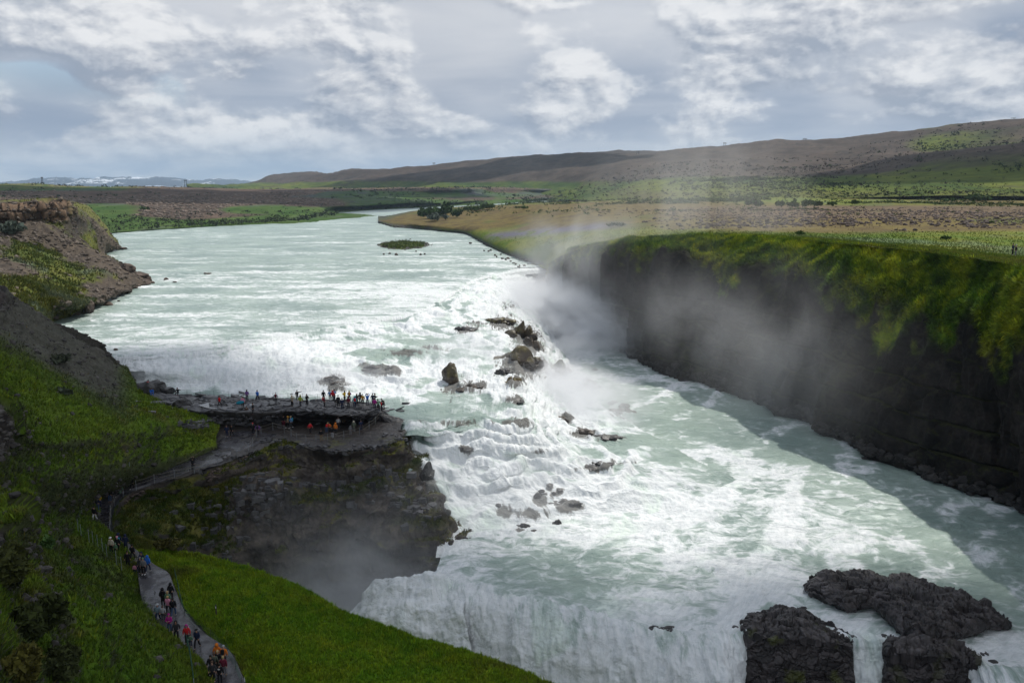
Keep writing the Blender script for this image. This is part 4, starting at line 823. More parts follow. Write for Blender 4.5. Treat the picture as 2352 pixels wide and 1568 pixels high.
# ---- near hillside on the left
H = [[Vector((-150, 170, CAMZ-34)), Vector((-100, 165, CAMZ-34)), Vector((-82, 160, CAMZ-34)), Vector((-78, 158, CAMZ-34)), Vector((-72, 152, CAMZ-35)), Vector((-69, 148, CAMZ-36)), Vector((-63, 146, CAMZ-37)), Vector((-62, 144, CAMZ-37))],
     [(-120, 655, -15.5), (-10, 690, -17.2), (60, 711, -19.2), (115, 738, -21.6), (170, 765, -24), (230, 798, -26.8), (272, 845, -30), (296, 882, -32.5)],
     [(-120, 745, -17), (0, 790, -18.5), (65, 805, -20.7), (130, 825, -23.2), (190, 850, -25.7), (255, 880, -28.7), (310, 903, -31), (352, 912, -32.6)],
     [(-120, 850, -19), (0, 880, -20.5), (80, 900, -23), (160, 920, -25.6), (240, 930, -28), (315, 940, -30.2), (385, 945, -31.9), (430, 950, -33.2)],
     [(-120, 940, -20), (0, 985, -22), (90, 1008, -24.6), (180, 1005, -27.5), (260, 990, -29.4), (335, 985, -31.2), (410, 980, -32.6), (470, 975, -34.0)],
     [(-120, 960, -20.2), (0, 1005, -22.4), (90, 1035, -25.4), (180, 1040, -28.7), (260, 1030, -30.9), (340, 1020, -32.7), (420, 1008, -33.7), (494, 1000, -34.9)],
     [(-120, 1040, -21.8), (0, 1080, -24), (90, 1098, -27), (170, 1100, -30.3), (235, 1095, -32.7), (300, 1080, -34.3), (375, 1065, -35.2), (485, 1030, -35.3)],
     [(-120, 1140, -23), (0, 1180, -25), (70, 1188, -28.6), (130, 1185, -32.4), (175, 1168, -35), (205, 1150, -36.2), (245, 1125, -36.8), (300, 1102, -36.3)],
     [(-120, 1250, -23), (0, 1290, -25.5), (75, 1288, -29.4), (135, 1275, -33), (180, 1250, -35.6), (200, 1230, -36.9), (207, 1212, -37.4), (212, 1195, -37.4)],
     [(-120, 1370, -22.3), (0, 1400, -25), (90, 1398, -28.8), (175, 1385, -32.6), (240, 1365, -35.2), (295, 1340, -37), (318, 1318, -37.7), (300, 1290, -37.7)],
     [(-120, 1490, -20.2), (0, 1520, -23), (110, 1526, -27.8), (215, 1520, -31.8), (300, 1500, -34.7), (355, 1475, -36.6), (378, 1450, -37.6), (345, 1428, -37.7)],
     [(-120, 1640, -18.5), (0, 1680, -21), (130, 1690, -25.8), (260, 1680, -30.2), (365, 1650, -34), (440, 1620, -36.6), (478, 1590, -37.7), (455, 1540, -37.8)]]
rowsH = ctl(H)
rowsH = np.concatenate([rowsH, np.linspace(0, 1, len(H))[:, None, None]*np.ones((len(H), 8, 1))], -1)
def hs_disp(V, n, A):
    px, py, w = project(V)
    edge = sstep(A[..., 0]*0+px, 520, 100)
    out = np.exp(-((px+20)/55)**2-((py-990)/75)**2)                        # dark crag at the left edge
    out2 = np.exp(-((px+10)/30)**2-((py-1235)/45)**2)+.9*np.exp(-((px+5)/22)**2-((py-640-40)/50)**2)
    d1, d2, cid = worley(V*np.array([1, 1, .5]), 1.6)
    band = sstep(px, 255, 300)*sstep(px, 500, 440)*np.exp(-((py-(905+.22*(px-250)))/14)**2)*sstep(px, 470, 300)
    crag = (out*2.6+out2*1.5)*(1+.5*(cid-.5)) + (out+out2)*(cid-.5)*1.1
    return fbm(V, 18, 3)*1.2 + fbm(V, 5, 4, off=2)*.5 + np.abs(fbm(V, 1.5, 4, .6, off=5))*.3 + crag + strata(V, 4.5, .7)*sstep(fbm(V, 16, 2, off=12), .0, .5)
def hs_col(V, n, A):
    px, py, w = project(V); z = V[..., 2]-CAMZ
    b = fbm(V, 1.6, 5, .65); a = fbm(V, 8, 4, off=4); c = fbm(V*np.array([1, .6, 1]), 22, 3, off=1)
    g = grassy(V, 1.0, .35)
    scree = cmix((0.060, 0.055, 0.050), (0.100, 0.092, 0.084), np.clip(.45+b*.7, 0, 1))
    line = 735+.55*px
    s = sstep(py+a*22+b*14, line+88, line+15)*sstep(px, -140, 0)*sstep(px, 330, 250)
    col = cmix(g, scree, s*.92)
    rough = sstep(a+b*.45+c*.3, .42, .85)
    col = cmix(col, (0.050, 0.043, 0.036), rough*.55)
    out = np.exp(-((px+15)/52)**2-((py-990)/80)**2)+np.exp(-((px+8)/26)**2-((py-1235)/45)**2)+np.exp(-((px+5)/22)**2-((py-670)/50)**2)
    d1, d2, cid = worley(V*np.array([1, 1, .5]), 1.6)
    col = cmix(col, cmix((0.025, 0.022, 0.021), (0.065, 0.055, 0.050), cid), sstep(out+b*.15, .35, .6))
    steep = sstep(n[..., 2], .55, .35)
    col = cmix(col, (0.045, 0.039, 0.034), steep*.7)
    fl = sstep(fbm(V, .7, 2, off=31), .75, .95)*sstep(py, 1250, 1330)*sstep(fbm(V, 6, 2, off=21), -.2, .3)
    return cmix(col, (0.14, 0.10, 0.16), fl*.6)
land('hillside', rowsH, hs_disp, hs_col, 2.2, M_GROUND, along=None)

# ---- grassy knoll between the path and the gorge
KN = [[(300, 1262, -37.9), (352, 1296, -37.9), (388, 1318, -37.9), (403, 1350, -37.9), (428, 1405, -37.9), (473, 1455, -37.95), (535, 1500, -38.0), (565, 1568, -38.1), (585, 1680, -38.2)],
      [(330, 1266, -37.9), (405, 1298, -37.6), (460, 1330, -37.5), (520, 1380, -37.4), (580, 1440, -37.5), (640, 1500, -37.6), (720, 1560, -37.9), (760, 1640, -38.2), (760, 1760, -38.4)],
      [(350, 1267, -38.0), (450, 1288, -38.0), (545, 1318, -38.0), (630, 1356, -38.1), (720, 1405, -38.5), (850, 1455, -39.0), (980, 1505, -39.5), (1080, 1570, -40.0), (1130, 1680, -40.4)],
      [(366, 1266, -38.3), (480, 1281, -38.5), (590, 1311, -38.9), (690, 1350, -39.3), (790, 1404, -39.8), (930, 1448, -40.3), (1090, 1500, -40.7), (1235, 1560, -41.1), (1400, 1660, -41.5)]]
c3 = ctl(KN); last = []
for j, p in enumerate(c3[-1]):
    w0 = 1/p[2]; wp = ray(p[0], p[1])*w0 + np.array([4.5, 5.5, -9.0]); wp[2] += CAMZ
    a_, b_, w_ = project(wp); last.append([a_, b_, 1/w_])
last2 = []
for j, p in enumerate(c3[-1]):
    w0 = 1/p[2]; wp = ray(p[0], p[1])*w0 + np.array([6.5, 8.0, -24.0]); wp[2] += CAMZ
    a_, b_, w_ = project(wp); last2.append([a_, b_, 1/w_])
c3 = np.concatenate([c3, np.array([last]), np.array([last2])], 0)
def kn_col(V, n, A):
    b = fbm(V, 1.3, 5, .65); a = fbm(V, 7, 4, off=14); px, py, w = project(V)
    g = cmix((0.075, 0.155, 0.006), (0.165, 0.205, 0.012), np.clip(.4+b*.5+a*.5, 0, 1)); g = cmix(g, (0.045, 0.050, 0.014), sstep(a+b*.4, .25, .8)*.75)
    fl = sstep(fbm(V, .6, 2, off=31), .8, 1.0)*sstep(px, 900, 500)
    return cmix(g, (0.16, 0.14, 0.05), fl*.4)
land('grassy_knoll', c3, lambda V, n, A: fbm(V, 9, 4)*.5+np.abs(fbm(V, 1.8, 4, .6, off=3))*.42, kn_col, 2.2, M_GROUND, along=(0, 0, 1))

# ---- middle-distance slope on the left bank with its basalt band
LM = [[(-120, 468, ('d', 520)), (0, 466, ('d', 520)), (70, 462, ('d', 520)), (140, 464, ('d', 480)), (205, 478, ('d', 470)), (282, 574, -30)],
      [(-120, 473, ('d', 300)), (0, 468.5, ('d', 305)), (70, 464.5, ('d', 310)), (146, 463, ('d', 318)), (207, 503, ('d', 368)), (283, 571.5, -29.3)],
      [(-120, 530, ('d', 290)), (0, 521, ('d', 297)), (70, 517, ('d', 303)), (150, 512, ('d', 312)), (214, 530, ('d', 360)), (279, 575, -29.3)],
      [(-120, 555, ('d', 280)), (0, 545, ('d', 287)), (80, 546, ('d', 292)), (165, 556, ('d', 305)), (215, 577, ('d', 335)), (243, 592, -29.3)],
      [(-120, 572, ('d', 262)), (0, 560, ('d', 272)), (90, 572, ('d', 277)), (180, 596, ('d', 280)), (262, 608, ('d', 276)), (350, 648, -29.4)],
      [(-120, 620, ('d', 222)), (0, 618, ('d', 230)), (80, 640, ('d', 232)), (170, 662, ('d', 230)), (250, 674, ('d', 230)), (338, 657, -29.6)],
      [(-120, 660, ('d', 198)), (0, 652, ('d', 206)), (70, 668, ('d', 208)), (120, 690, ('d', 204)), (180, 703, ('d', 206)), (225, 704, -29.5)],
      [(-120, 730, ('d', 176)), (0, 722, ('d', 182)), (70, 735, ('d', 182)), (128, 746, -29.5), (175, 727, -29.5), (214, 710, -30.0)],
      [(-120, 760, ('d', 170)), (0, 750, ('d', 172)), (70, 758, ('d', 174)), (130, 760, -31), (180, 740, -31), (220, 722, -31)]]
def lm_disp(V, n, A):
    px, py, w = project(V)
    d1, d2, cid = worley(V*np.array([1, 1, .45]), 3.0)
    band = sstep(A[..., 0], .9, 1.15)*sstep(A[..., 0], 2.35, 2.0)*sstep(px, 200, 150)
    cid, e = blocks(V, 2.6, 2.4)
    return fbm(V, 30, 4)*2.0*sstep(A[..., 0], .8, 2.5)+fbm(V, 7, 4, off=2)*.9 + band*((cid-.5)*1.8-sstep(e, .25, 0)*.8) + fbm(V, 2.2, 3)*.25
def lm_col(V, n, A):
    px, py, w = project(V); t = A[..., 0]
    b = fbm(V, 3.0, 5, .65); a = fbm(V, 16, 4, off=4); cid, e = blocks(V, 2.6, 2.4); d1, d2 = 0, e*.8
    scree = cmix((0.058, 0.048, 0.041), (0.115, 0.092, 0.070), np.clip(.5+b*.8, 0, 1))
    g = cmix((0.055, 0.090, 0.022), (0.125, 0.130, 0.030), np.clip(.5+b*.6+a*.4, 0, 1)); g = cmix(g, (0.10, 0.125, 0.095), sstep(fbm(V, 5, 3, off=17), .2, .6)*.6)
    rock = cmix((0.065, 0.048, 0.038), (0.200, 0.135, 0.090), np.clip(cid*1.1+b*.2, 0, 1)); rock = cmix(rock, (0.02, 0.018, 0.016), sstep(d2-d1, .2, .03))
    gz = sstep(a*.8+b*.35 +.08+ .5*np.exp(-((px-90)/110)**2-((py-(560+.28*px))/30)**2)*1.8 + .55*sstep(py, 612, 650)*sstep(px, 230, 120) - .25*sstep(px, 200, 280) , .25, .6)
    col = cmix(scree, g, gz)
    col = cmix(col, (0.06, 0.048, 0.042), sstep(b+a*.4, .55, 1.0)*.5)
    band = sstep(t, .9, 1.05)*sstep(t+b*.12, 2.2, 1.9)*sstep(px, 190, 150)
    col = cmix(col, rock, band)
    dk = np.exp(-((px-175)/36)**2-((py-520)/30)**2)
    col = cmix(col, (0.055, 0.047, 0.045), sstep(dk+b*.15, .35, .7)*.85)
    top = sstep(t, .9, .6)
    return cmix(col, (0.12, 0.125, 0.035), top*.9)
C = ctl(LM); C = np.concatenate([C, np.arange(len(LM))[:, None, None]*np.ones((len(LM), 6, 1))*1.0], -1)
land('left_bank', C, lm_disp, lm_col, 2.2, M_GROUND)

# ---- river islet
isl = [[(866, 560, -29.4), (880, 554, -29.4), (925, 551, -29.4), (965, 553.5, -29.4), (996, 561, -29.4)], [(868, 563, -28.9), (890, 558, -28.5), (930, 555, -28.3), (965, 557, -28.4), (994, 562, -29)],
       [(869, 566, -28.9), (895, 566, -28.2), (930, 565, -28.0), (965, 565, -28.3), (993, 564, -29)], [(872, 569, -29.4), (898, 577, -29.4), (932, 580, -29.4), (965, 576, -29.4), (990, 567, -29.4)]]
land('river_islet', ctl(isl), lambda V, n, A: fbm(V, 5, 4)*.35, lambda V, n, A: cmix(cmix((.13, .12, .11), (.06, .055, .05), np.clip(.5+fbm(V, 3, 3), 0, 1)), (0.085, 0.115, 0.03), sstep(V[..., 2]-CAMZ+fbm(V, 4, 3)*.4, -28.75, -28.35)), 1.6, M_GROUND, along=(0, 0, 1))

# ---- footpath
PL_ = [(480, 1600, -37.95), (440, 1528, -37.85), (395, 1472, -37.8), (352, 1432, -37.75), (327, 1385, -37.7), (319, 1340, -37.65), (310, 1302, -37.6), (262, 1252, -37.55), (216, 1226, -37.5), (206, 1198, -37.4), (210, 1178, -37.3), (236, 1140, -36.9), (272, 1118, -36.6), (330, 1095, -36.2), (405, 1066, -35.6), (468, 1038, -35.2), (515, 1006, -34.9), (545, 990, -34.7)]
PR_ = [(575, 1600, -37.95), (532, 1502, -37.85), (472, 1457, -37.8), (426, 1407, -37.75), (401, 1352, -37.7), (387, 1318, -37.65), (351, 1296, -37.6), (290, 1246, -37.55), (256, 1224, -37.5), (252, 1196, -37.4), (257, 1164, -37.3), (277, 1134, -36.9), (305, 1124, -36.6), (362, 1107, -36.2), (438, 1084, -35.6), (530, 1054, -35.2), (580, 1026, -34.9), (640, 1000, -34.7)]
Cp = np.moveaxis(np.array([ctl([PL_])[0], ctl([PR_])[0]]), 0, 1)
V, A = loft(Cp, 2.0)
tt = np.linspace(0, 1, V.shape[1])[None, :]
V[..., 2] += 0.16 + 0.05*np.sin(np.pi*tt) + fbm(V, 2.5, 3)*.03
skirt = V[:, :1].copy(); skirt[..., 2] -= .5; skirt2 = V[:, -1:].copy(); skirt2[..., 2] -= .5
V = np.concatenate([skirt, V, skirt2], 1)
pc = cmix((0.022, 0.021, 0.024), (0.052, 0.049, 0.055), np.clip(.5+fbm(V, 1.2, 5, .6), 0, 1))
m, t, b = new_mat('damp_asphalt')
at = N(t, 'ShaderNodeAttribute', attribute_name='tint'); g = N(t, 'ShaderNodeNewGeometry'); t.links.new(at.outputs['Color'], b.inputs['Base Color'])
n1 = noise_n(t, g.outputs['Position'], 0.9, 5, .6); t.links.new(maprange(t, n1, .4, .62, .12, .6), b.inputs['Roughness'])
n2 = noise_n(t, g.outputs['Position'], 14, 5, .6); bp = N(t, 'ShaderNodeBump', i_Strength=.35, i_Distance=.03); t.links.new(n2, bp.inputs['Height']); t.links.new(bp.outputs[0], b.inputs['Normal'])
M_PATH = m
PATHV = V; SURF.append(V)
link('footpath', grid_mesh('footpath', V, None, pc), M_PATH, kind='structure')
# ---------------------------------------------------------------- where things stand: nearest surface along a traced ray
_al = []
for V in SURF:
    q = V.reshape(-1, 3); a, b, w = project(q); ok = (w > 5) & (a > -80) & (a < 2440) & (b > 380) & (b < 1700)
    _al.append(np.stack([a[ok], b[ok], w[ok]], -1))
_al = np.concatenate(_al); _bin = {}
_kx = (_al[:, 0]//8).astype(int); _ky = (_al[:, 1]//8).astype(int); _key = (_kx+100)*4000+_ky
_ord = np.argsort(_key, kind='stable'); _ks = _key[_ord]
def hit(px, py, rad=4.5, z=None):
    """world point where the ray through a traced point first meets the land or water"""
    best = None
    c = []
    for i in range(int((px-rad)//8), int((px+rad)//8)+1):
        for j in range(int((py-rad)//8), int((py+rad)//8)+1):
            k = (i+100)*4000+j; lo, hi = np.searchsorted(_ks, k), np.searchsorted(_ks, k+1); c.append(_ord[lo:hi])
    c = np.concatenate(c) if c else np.zeros(0, int)
    if len(c):
        r = _al[c]; dd = np.hypot(r[:, 0]-px, r[:, 1]-py); m = dd < rad
        if m.any():
            r = r[m]; dd = dd[m]; w0 = r[:, 2].min(); near = r[:, 2] < w0*1.02+.5
            wt = 1/(dd[near]+.3); w = float((r[near, 2]*wt).sum()/wt.sum())
            p = ray(px, py)*w; return Vector((p[0], p[1], p[2]+CAMZ))
    return None
def ground_at(px, py):
    p = hit(px, py) or hit(px, py, 9) or hit(px, py, 16)
    return p if p is not None else P(px, py, z=-37)

def ico_data(sub):
    import bmesh
    bm = bmesh.new(); bmesh.ops.create_icosphere(bm, subdivisions=sub, radius=1.0)
    V = np.array([v.co[:] for v in bm.verts]); F = np.array([[v.index for v in f.verts] for f in bm.faces]); bm.free(); return V, F
ICO = {k: ico_data(k) for k in (2, 3, 4, 5)}
def rock_mesh(name, size, seed, sub=4, flat=0.6, cols=((0.03, 0.027, 0.025), (0.085, 0.075, 0.065)), moss=None, mossk=0.0, wet=True):
    V, F = ICO[sub]; o = seed*13.7
    s = np.array(size); D1 = V.copy()
    r = np.ones(len(V))
    rs = np.random.default_rng(seed)
    for _ in range(11):                                   # plane cuts give broken faces
        nrm = rs.normal(size=3)*np.array([1, 1, .8]); nrm /= np.linalg.norm(nrm); h = rs.uniform(.55, .9)
        dot = V@nrm; lim = np.where(dot > 1e-3, h/np.maximum(dot, 1e-3), 9); r = np.minimum(r, lim)
    V = V*r[:, None]
    W_ = V*s
    d1, d2, cid = worley(W_*np.array([1, 1, 1.8])+o, max(s)*.45)
    W_ = W_*(1+((cid-.5)*.16+fbm(W_+o, max(s)*.6, 4)*.08)[:, None])
    b = fbm(W_+o, max(s)*.5, 5, .6)
    c = cmix(cols[0], cols[1], np.clip(.45+b*.7+(cid-.5)*.7, 0, 1))
    if moss is not None:
        up = sstep(V[:, 2]+b*.5, .25, .65)*mossk; c = cmix(c, moss, np.clip(up*(0.6+b), 0, 1))
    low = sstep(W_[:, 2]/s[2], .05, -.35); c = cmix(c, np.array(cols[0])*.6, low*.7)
    return raw_mesh(name, W_, F, None, c, smooth=False)
def ledge_mesh(name, size, seed, cols, moss, mossk):
    """an outcrop of several broken blocks grown together"""
    rs = np.random.default_rng(seed); Vs, Fs, k0, cs = [], [], 0, []
    n = 5+int(size[0]/1.2) if size[0] < 3.6 else 8
    for i in range(n):
        V, F = ICO[3]; q = np.ones(len(V))
        for _ in range(8):
            nrm = rs.normal(size=3); nrm[rs.integers(3)] *= 2.5; nrm /= np.linalg.norm(nrm); d = V@nrm; q = np.minimum(q, np.where(d > 1e-3, rs.uniform(.42, .8)/np.maximum(d, 1e-3), 9))
        t_ = (i+.5)/n*2-1; k = rs.uniform(.38, .68); hh = size[2]*rs.uniform(.55, 1.1)*(1-.45*abs(t_))
        v = V*q[:, None]*np.array([size[0]*k, size[1]*rs.uniform(.4, .8), hh*1.15]) + np.array([t_*size[0]*.72, rs.normal()*size[1]*.22, -size[2]*.12+rs.normal()*size[2]*.08])
        v = v + (fbm(v+seed, .7, 3)*.09)[:, None]
        b = fbm(v+seed*3, .9, 4, .6); c = cmix(cols[0], cols[1], np.clip(.4+b*.7+rs.uniform(-.25, .25), 0, 1))
        if moss is not None: c = cmix(c, moss, np.clip(sstep(q*V[:, 2]+b*.4, .3, .6)*mossk*(.5+b), 0, 1))
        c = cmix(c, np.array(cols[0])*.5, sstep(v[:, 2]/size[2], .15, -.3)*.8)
        Vs.append(v); Fs.append(F+k0); cs.append(c); k0 += len(V)
    return raw_mesh(name, np.concatenate(Vs), np.concatenate(Fs), None, np.concatenate(cs), smooth=False)
def rock(px, py, wpx, hpx, label, cols=WARM, moss=None, mossk=0.0, deep=1.0, group=None, name='rock', sub=4, mat=None, seed=[100]):
    seed[0] += 1
    if py > 1090 and wpx < 100: hpx *= .72; cols = COLD
    p = ground_at(px, py+hpx*.3); a, b, w = project(np.array(p)); m = w/FPX
    size = (wpx*m*.58, wpx*m*.62*deep, hpx*m*.70)
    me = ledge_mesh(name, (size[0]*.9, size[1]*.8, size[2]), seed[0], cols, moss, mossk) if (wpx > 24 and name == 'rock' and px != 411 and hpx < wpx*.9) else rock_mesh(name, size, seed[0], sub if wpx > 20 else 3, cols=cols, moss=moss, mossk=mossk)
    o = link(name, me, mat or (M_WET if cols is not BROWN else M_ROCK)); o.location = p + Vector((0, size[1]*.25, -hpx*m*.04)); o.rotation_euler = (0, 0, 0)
    o['label'] = label; o['category'] = 'rock'
    if group: o['group'] = group
    return o
GF = 'rocks standing in the cascades'
for a in CASCADE_ROCKS:
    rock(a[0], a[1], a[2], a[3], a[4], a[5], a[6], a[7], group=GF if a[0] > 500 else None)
for x, y, w_, h_, lb in [
 (283, 569, 17, 7, 'dark block at the tip of the far spur on the left shore'), (285, 611, 36, 22, 'large rounded brown boulder at the shoulder of the left bank'),
 (317, 626, 35, 14, 'long dark boulder next to the large rounded one on the left shore'), (336, 635, 24, 15, 'brown boulder at the outer end of the left shore point'),
 (331, 645, 29, 14, 'dark low boulder at the water on the left shore point'), (347, 648, 13, 8, 'small boulder at the very tip of the left shore point'),
 (294, 664, 15, 9, 'round brown stone at the waterline left of the shore point'), (309, 659, 12, 7, 'small reddish stone at the waterline beside the shore point'),
 (249, 697, 23, 15, 'single rounded boulder standing in the river off the left shore'), (260, 687, 9, 3, 'low stone behind the single river boulder'),
 (272, 690, 7, 3, 'tiny brown stone right of the single river boulder'), (381, 640, 14, 6, 'pale brown stone in the river right of the shore point'),
 (476, 627, 16, 5, 'flat dark stone far out in the upper river'), (400, 647, 10, 3, 'thin dark stone barely above water off the shore point'),
 (202, 697, 24, 24, 'tall dark boulder on the shore below the green slope'), (164, 719, 26, 12, 'dark grey boulder on the shore near the hillside'),
 (179, 717, 15, 11, 'pale brown boulder between two dark ones on the shore'), (191, 718, 11, 7, 'small dark stone at the water next to the pale boulder'),
 (265, 802, 10, 6, 'small black square rock in the rapids above the left fall')]:
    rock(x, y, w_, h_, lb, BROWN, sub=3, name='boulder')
rs = np.random.default_rng(5)
for i in range(26):                                    # small stones along the right bank and round the islet
    t_ = rs.random(); x = lerp(1075, 1205, t_)+rs.normal()*5; y = lerp(545, 606, t_)+abs(rs.normal())*4+4
    if i > 17: x, y = 868+rs.random()*125, 576+rs.random()*8
    rock(x, y, 4+rs.random()*4, 2.2+rs.random()*2, 'small dark stone in the shallows along the right bank' if i <= 17 else 'small stone in the shallows in front of the river islet', BROWN, sub=2,
         name='boulder', group='small stones along the right bank' if i <= 17 else 'small stones by the islet')

# rock outcrops in the lower right, built as broken block fields
def outcrop(name, cols, zw, h, label, face=None, amp=.55, moss=0.0):
    rows = [[], [], [], [], [], []]
    for i, (x, yb, yf) in enumerate(cols):
        e = math.sin(math.pi*(i+.4)/(len(cols)-.2))**.5; hh = h*e
        rows[0].append((x, yb+4, zw-1.0)); rows[1].append((x, yb, zw+hh*.55)); rows[2].append((x, lerp(yb, yf, .35), zw+hh))
        rows[3].append((x, lerp(yb, yf, .75), zw+hh*(.85 if not face else .9)))
        rows[4].append((x, yf-2, zw+hh*(.3 if not face else .75)))
        rows[5].append((x, yf+(4 if not face else 0), zw-(1.2 if not face else -.4*hh)))
    C = ctl(rows)
    if face:
        for dz, fw in ((.12, .3), (.25, .7), (.45, 1.5), (.7, 2.0), (1.0, 3.2)):
            e = C[5].copy()
            for k in range(len(e)):
                wp = ray(e[k, 0], e[k, 1])/e[k, 2] + np.array([((k+.5)/len(e)-.5)*fw*1.3, -fw, -face*dz]); wp[2] += CAMZ; e[k, :3] = [project(wp)[0], project(wp)[1], 1/project(wp)[2]]
            C = np.concatenate([C, e[None]], 0)
    V, A = loft(C, 2.0); n = normals(V); toward = np.array([0, 0, CAMZ])-V; n = n*np.sign((n*toward).sum(-1, keepdims=True))
    Vw = V+np.stack([fbm(V, 1.5, 3), fbm(V, 1.5, 3, off=4), fbm(V, 1.5, 3, off=8)], -1)*.5; Vw = Vw@np.array([[.8, .6, 0], [-.6, .8, .25], [.2, -.3, 1]])
    d1, d2, cid = worley(Vw*np.array([.55, 1.3, 1.5]), .8); e1, e2, c2 = worley(V, 1.7)
    nn = n*np.array([.5, .5, 1]); V = V + nn*((cid-.5)*.34*amp/.55+(c2-.5)*.7-sstep(d2-d1, .2, 0)*.12+fbm(V, 3.5, 4)*.55+fbm(V*np.array([1, 1, .4]), 1.3, 3, ridged=True)*.18+fbm(V, .5, 3)*.06)[..., None]
    b = fbm(V, .9, 5, .65)
    c = cmix((0.020, 0.017, 0.017), (0.066, 0.056, 0.055), np.clip(.4+b*.5+(cid-.5)*1.1, 0, 1)); c = cmix(c, (0.010, 0.009, 0.009), sstep(d2-d1, .16, .02)*.4); c = cmix(c, (.12, .11, .115), sstep(fbm(V, .35, 3, off=9)+cid*.5, .75, 1.05)*.5)
    if moss: c = cmix(c, (0.07, 0.08, 0.015), sstep(fbm(V, 1.8, 3, off=7), .45, .8)*moss)
    SURF.append(V)
    o = link(name, grid_mesh(name, V, None, c, smooth=False), M_WET); o['label'] = label; o['category'] = 'rock'
    return o
outcrop('basalt_outcrop', [(1846, 1346, 1356), (1862, 1330, 1368), (1885, 1317, 1380), (1925, 1309, 1398), (1955, 1306, 1402), (1985, 1310, 1394), (2010, 1312, 1398), (2040, 1316, 1425), (2075, 1322, 1455), (2105, 1330, 1478), (2140, 1342, 1482), (2180, 1356, 1470), (2220, 1370, 1458), (2260, 1386, 1448), (2295, 1408, 1444), (2322, 1432, 1440)], -43.5, 2.1,
        'large black jagged rock island in the river at the lower right')
outcrop('basalt_outcrop', [(1700, 1432, 1448), (1722, 1412, 1462), (1760, 1402, 1470), (1800, 1398, 1476), (1840, 1402, 1474), (1880, 1420, 1478), (1920, 1440, 1482), (1946, 1456, 1486), (1958, 1475, 1490)], -43.6, .9,
        'black broken rock mass on the lip of the lower fall with trickles down its face', face=16, moss=.7)
outcrop('basalt_outcrop', [(2030, 1492, 1500), (2045, 1474, 1506), (2080, 1462, 1510), (2120, 1462, 1512), (2160, 1466, 1512), (2200, 1476, 1514), (2232, 1492, 1518), (2252, 1512, 1524)], -43.7, 1.3,
        'dark rock mass right of the narrow chute at the lower edge', face=16, moss=.3)

# narrow chute and trickles between the rocks, and the thin side fall by the platform
def veil(name, top, width, fall, fwd, label, foam=.8, spread=1.0, parent=None):
    """a narrow sheet of falling water; top = list of traced points"""
    pts = [ground_at(*q) for q in top]; rows = []
    for k in range(9):
        t_ = k/8; r = []
        for j, p in enumerate(pts):
            u = j/(len(pts)-1)-.5; q = p + Vector((u*width*spread*t_, -fwd*(t_**.6)-.35, .18-fall*t_*t_))
            a_, b_, w_ = project(np.array(q)); r.append([a_, b_, 1/w_, foam, 1.0])
        rows.append(r)
    o = water_patch(name, np.array(rows), None, None, .18, 2.0); o['kind'] = 'structure'; return o
veil('side_waterfall', [(967, 1052), (980, 1050), (994, 1053)], .8, 4.3, .9, '', .55)
veil('trickle_waterfall', [(940, 1076), (944, 1076), (948, 1077)], .1, 4.5, .6, '', .5)

for i, (x, y, s_) in enumerate([(1712, 1428, 16), (1735, 1412, 20), (1765, 1404, 14), (1690, 1440, 12), (1790, 1396, 16), (1820, 1402, 12), (1725, 1442, 14), (1848, 1396, 10), (1960, 1462, 12), (2032, 1462, 14), (2262, 1500, 18), (2285, 1520, 14)]):
    rock(x, y, s_*1.5, s_*.6, 'small black rock at the waterline around the broken rock masses, lower right', COLD, sub=3, group='small black rocks by the lower outcrops')

def trickle(line, wd):
    pts = [ground_at(x, y) for x, y in line]; rows = []
    for k, p in enumerate(pts):
        p = p+Vector((0, -.28, .12)); r_ = []
        for u in (-.5, 0, .5):
            q = p+Vector((u*wd*(.6+.5*random.random()), -.1*(u == 0), 0)); a_, b_, w_ = project(np.array(q)); r_.append([a_, b_, 1/w_, .8, 1.0])
        rows.append(r_)
    water_patch('trickle_waterfall', np.array(rows), None, None, .08, 2.0)
trickle([(1781, 1462), (1779, 1474), (1774, 1490), (1772, 1510), (1769, 1530), (1768, 1552), (1767, 1575)], .55)
trickle([(1820, 1460), (1815, 1474), (1806, 1488), (1803, 1508), (1801, 1530), (1799, 1552), (1798, 1575)], .40)
# ---------------------------------------------------------------- ground cover and bushes
def scatter_tris(name, pts, nrm, col, size, lean=0.35, blades=3, width=.32, down=None, mat=None, seed=1, stuff=True):
    r = np.random.default_rng(seed); n = len(pts)
    Vs = np.zeros((n, blades, 3, 3)); Cs = np.zeros((n, blades, 3, 3))
    for k in range(blades):
        ang = r.random(n)*2*np.pi; hgt = size*(.5+r.random(n)*.9)
        base = pts + np.stack([np.cos(ang), np.sin(ang), 0*ang], -1)*(size*.35*r.random(n))[:, None]
        side = np.stack([-np.sin(ang), np.cos(ang), 0*ang], -1)*(hgt*width*.5)[:, None]
        up = np.array([0, 0, 1.0])*.6+nrm*.5 + r.normal(size=(n, 3))*lean
        if down is not None: up = up + down
        up /= np.linalg.norm(up, axis=1, keepdims=True)
        Vs[:, k, 0] = base-side; Vs[:, k, 1] = base+side; Vs[:, k, 2] = base+up*hgt[:, None]
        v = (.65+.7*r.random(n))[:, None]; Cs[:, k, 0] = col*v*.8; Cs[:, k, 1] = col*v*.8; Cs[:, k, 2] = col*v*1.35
    V = Vs.reshape(-1, 3); F = np.arange(len(V)).reshape(-1, 3)
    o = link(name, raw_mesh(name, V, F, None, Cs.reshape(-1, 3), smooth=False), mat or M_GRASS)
    if stuff: o['kind'] = 'stuff'
    return o
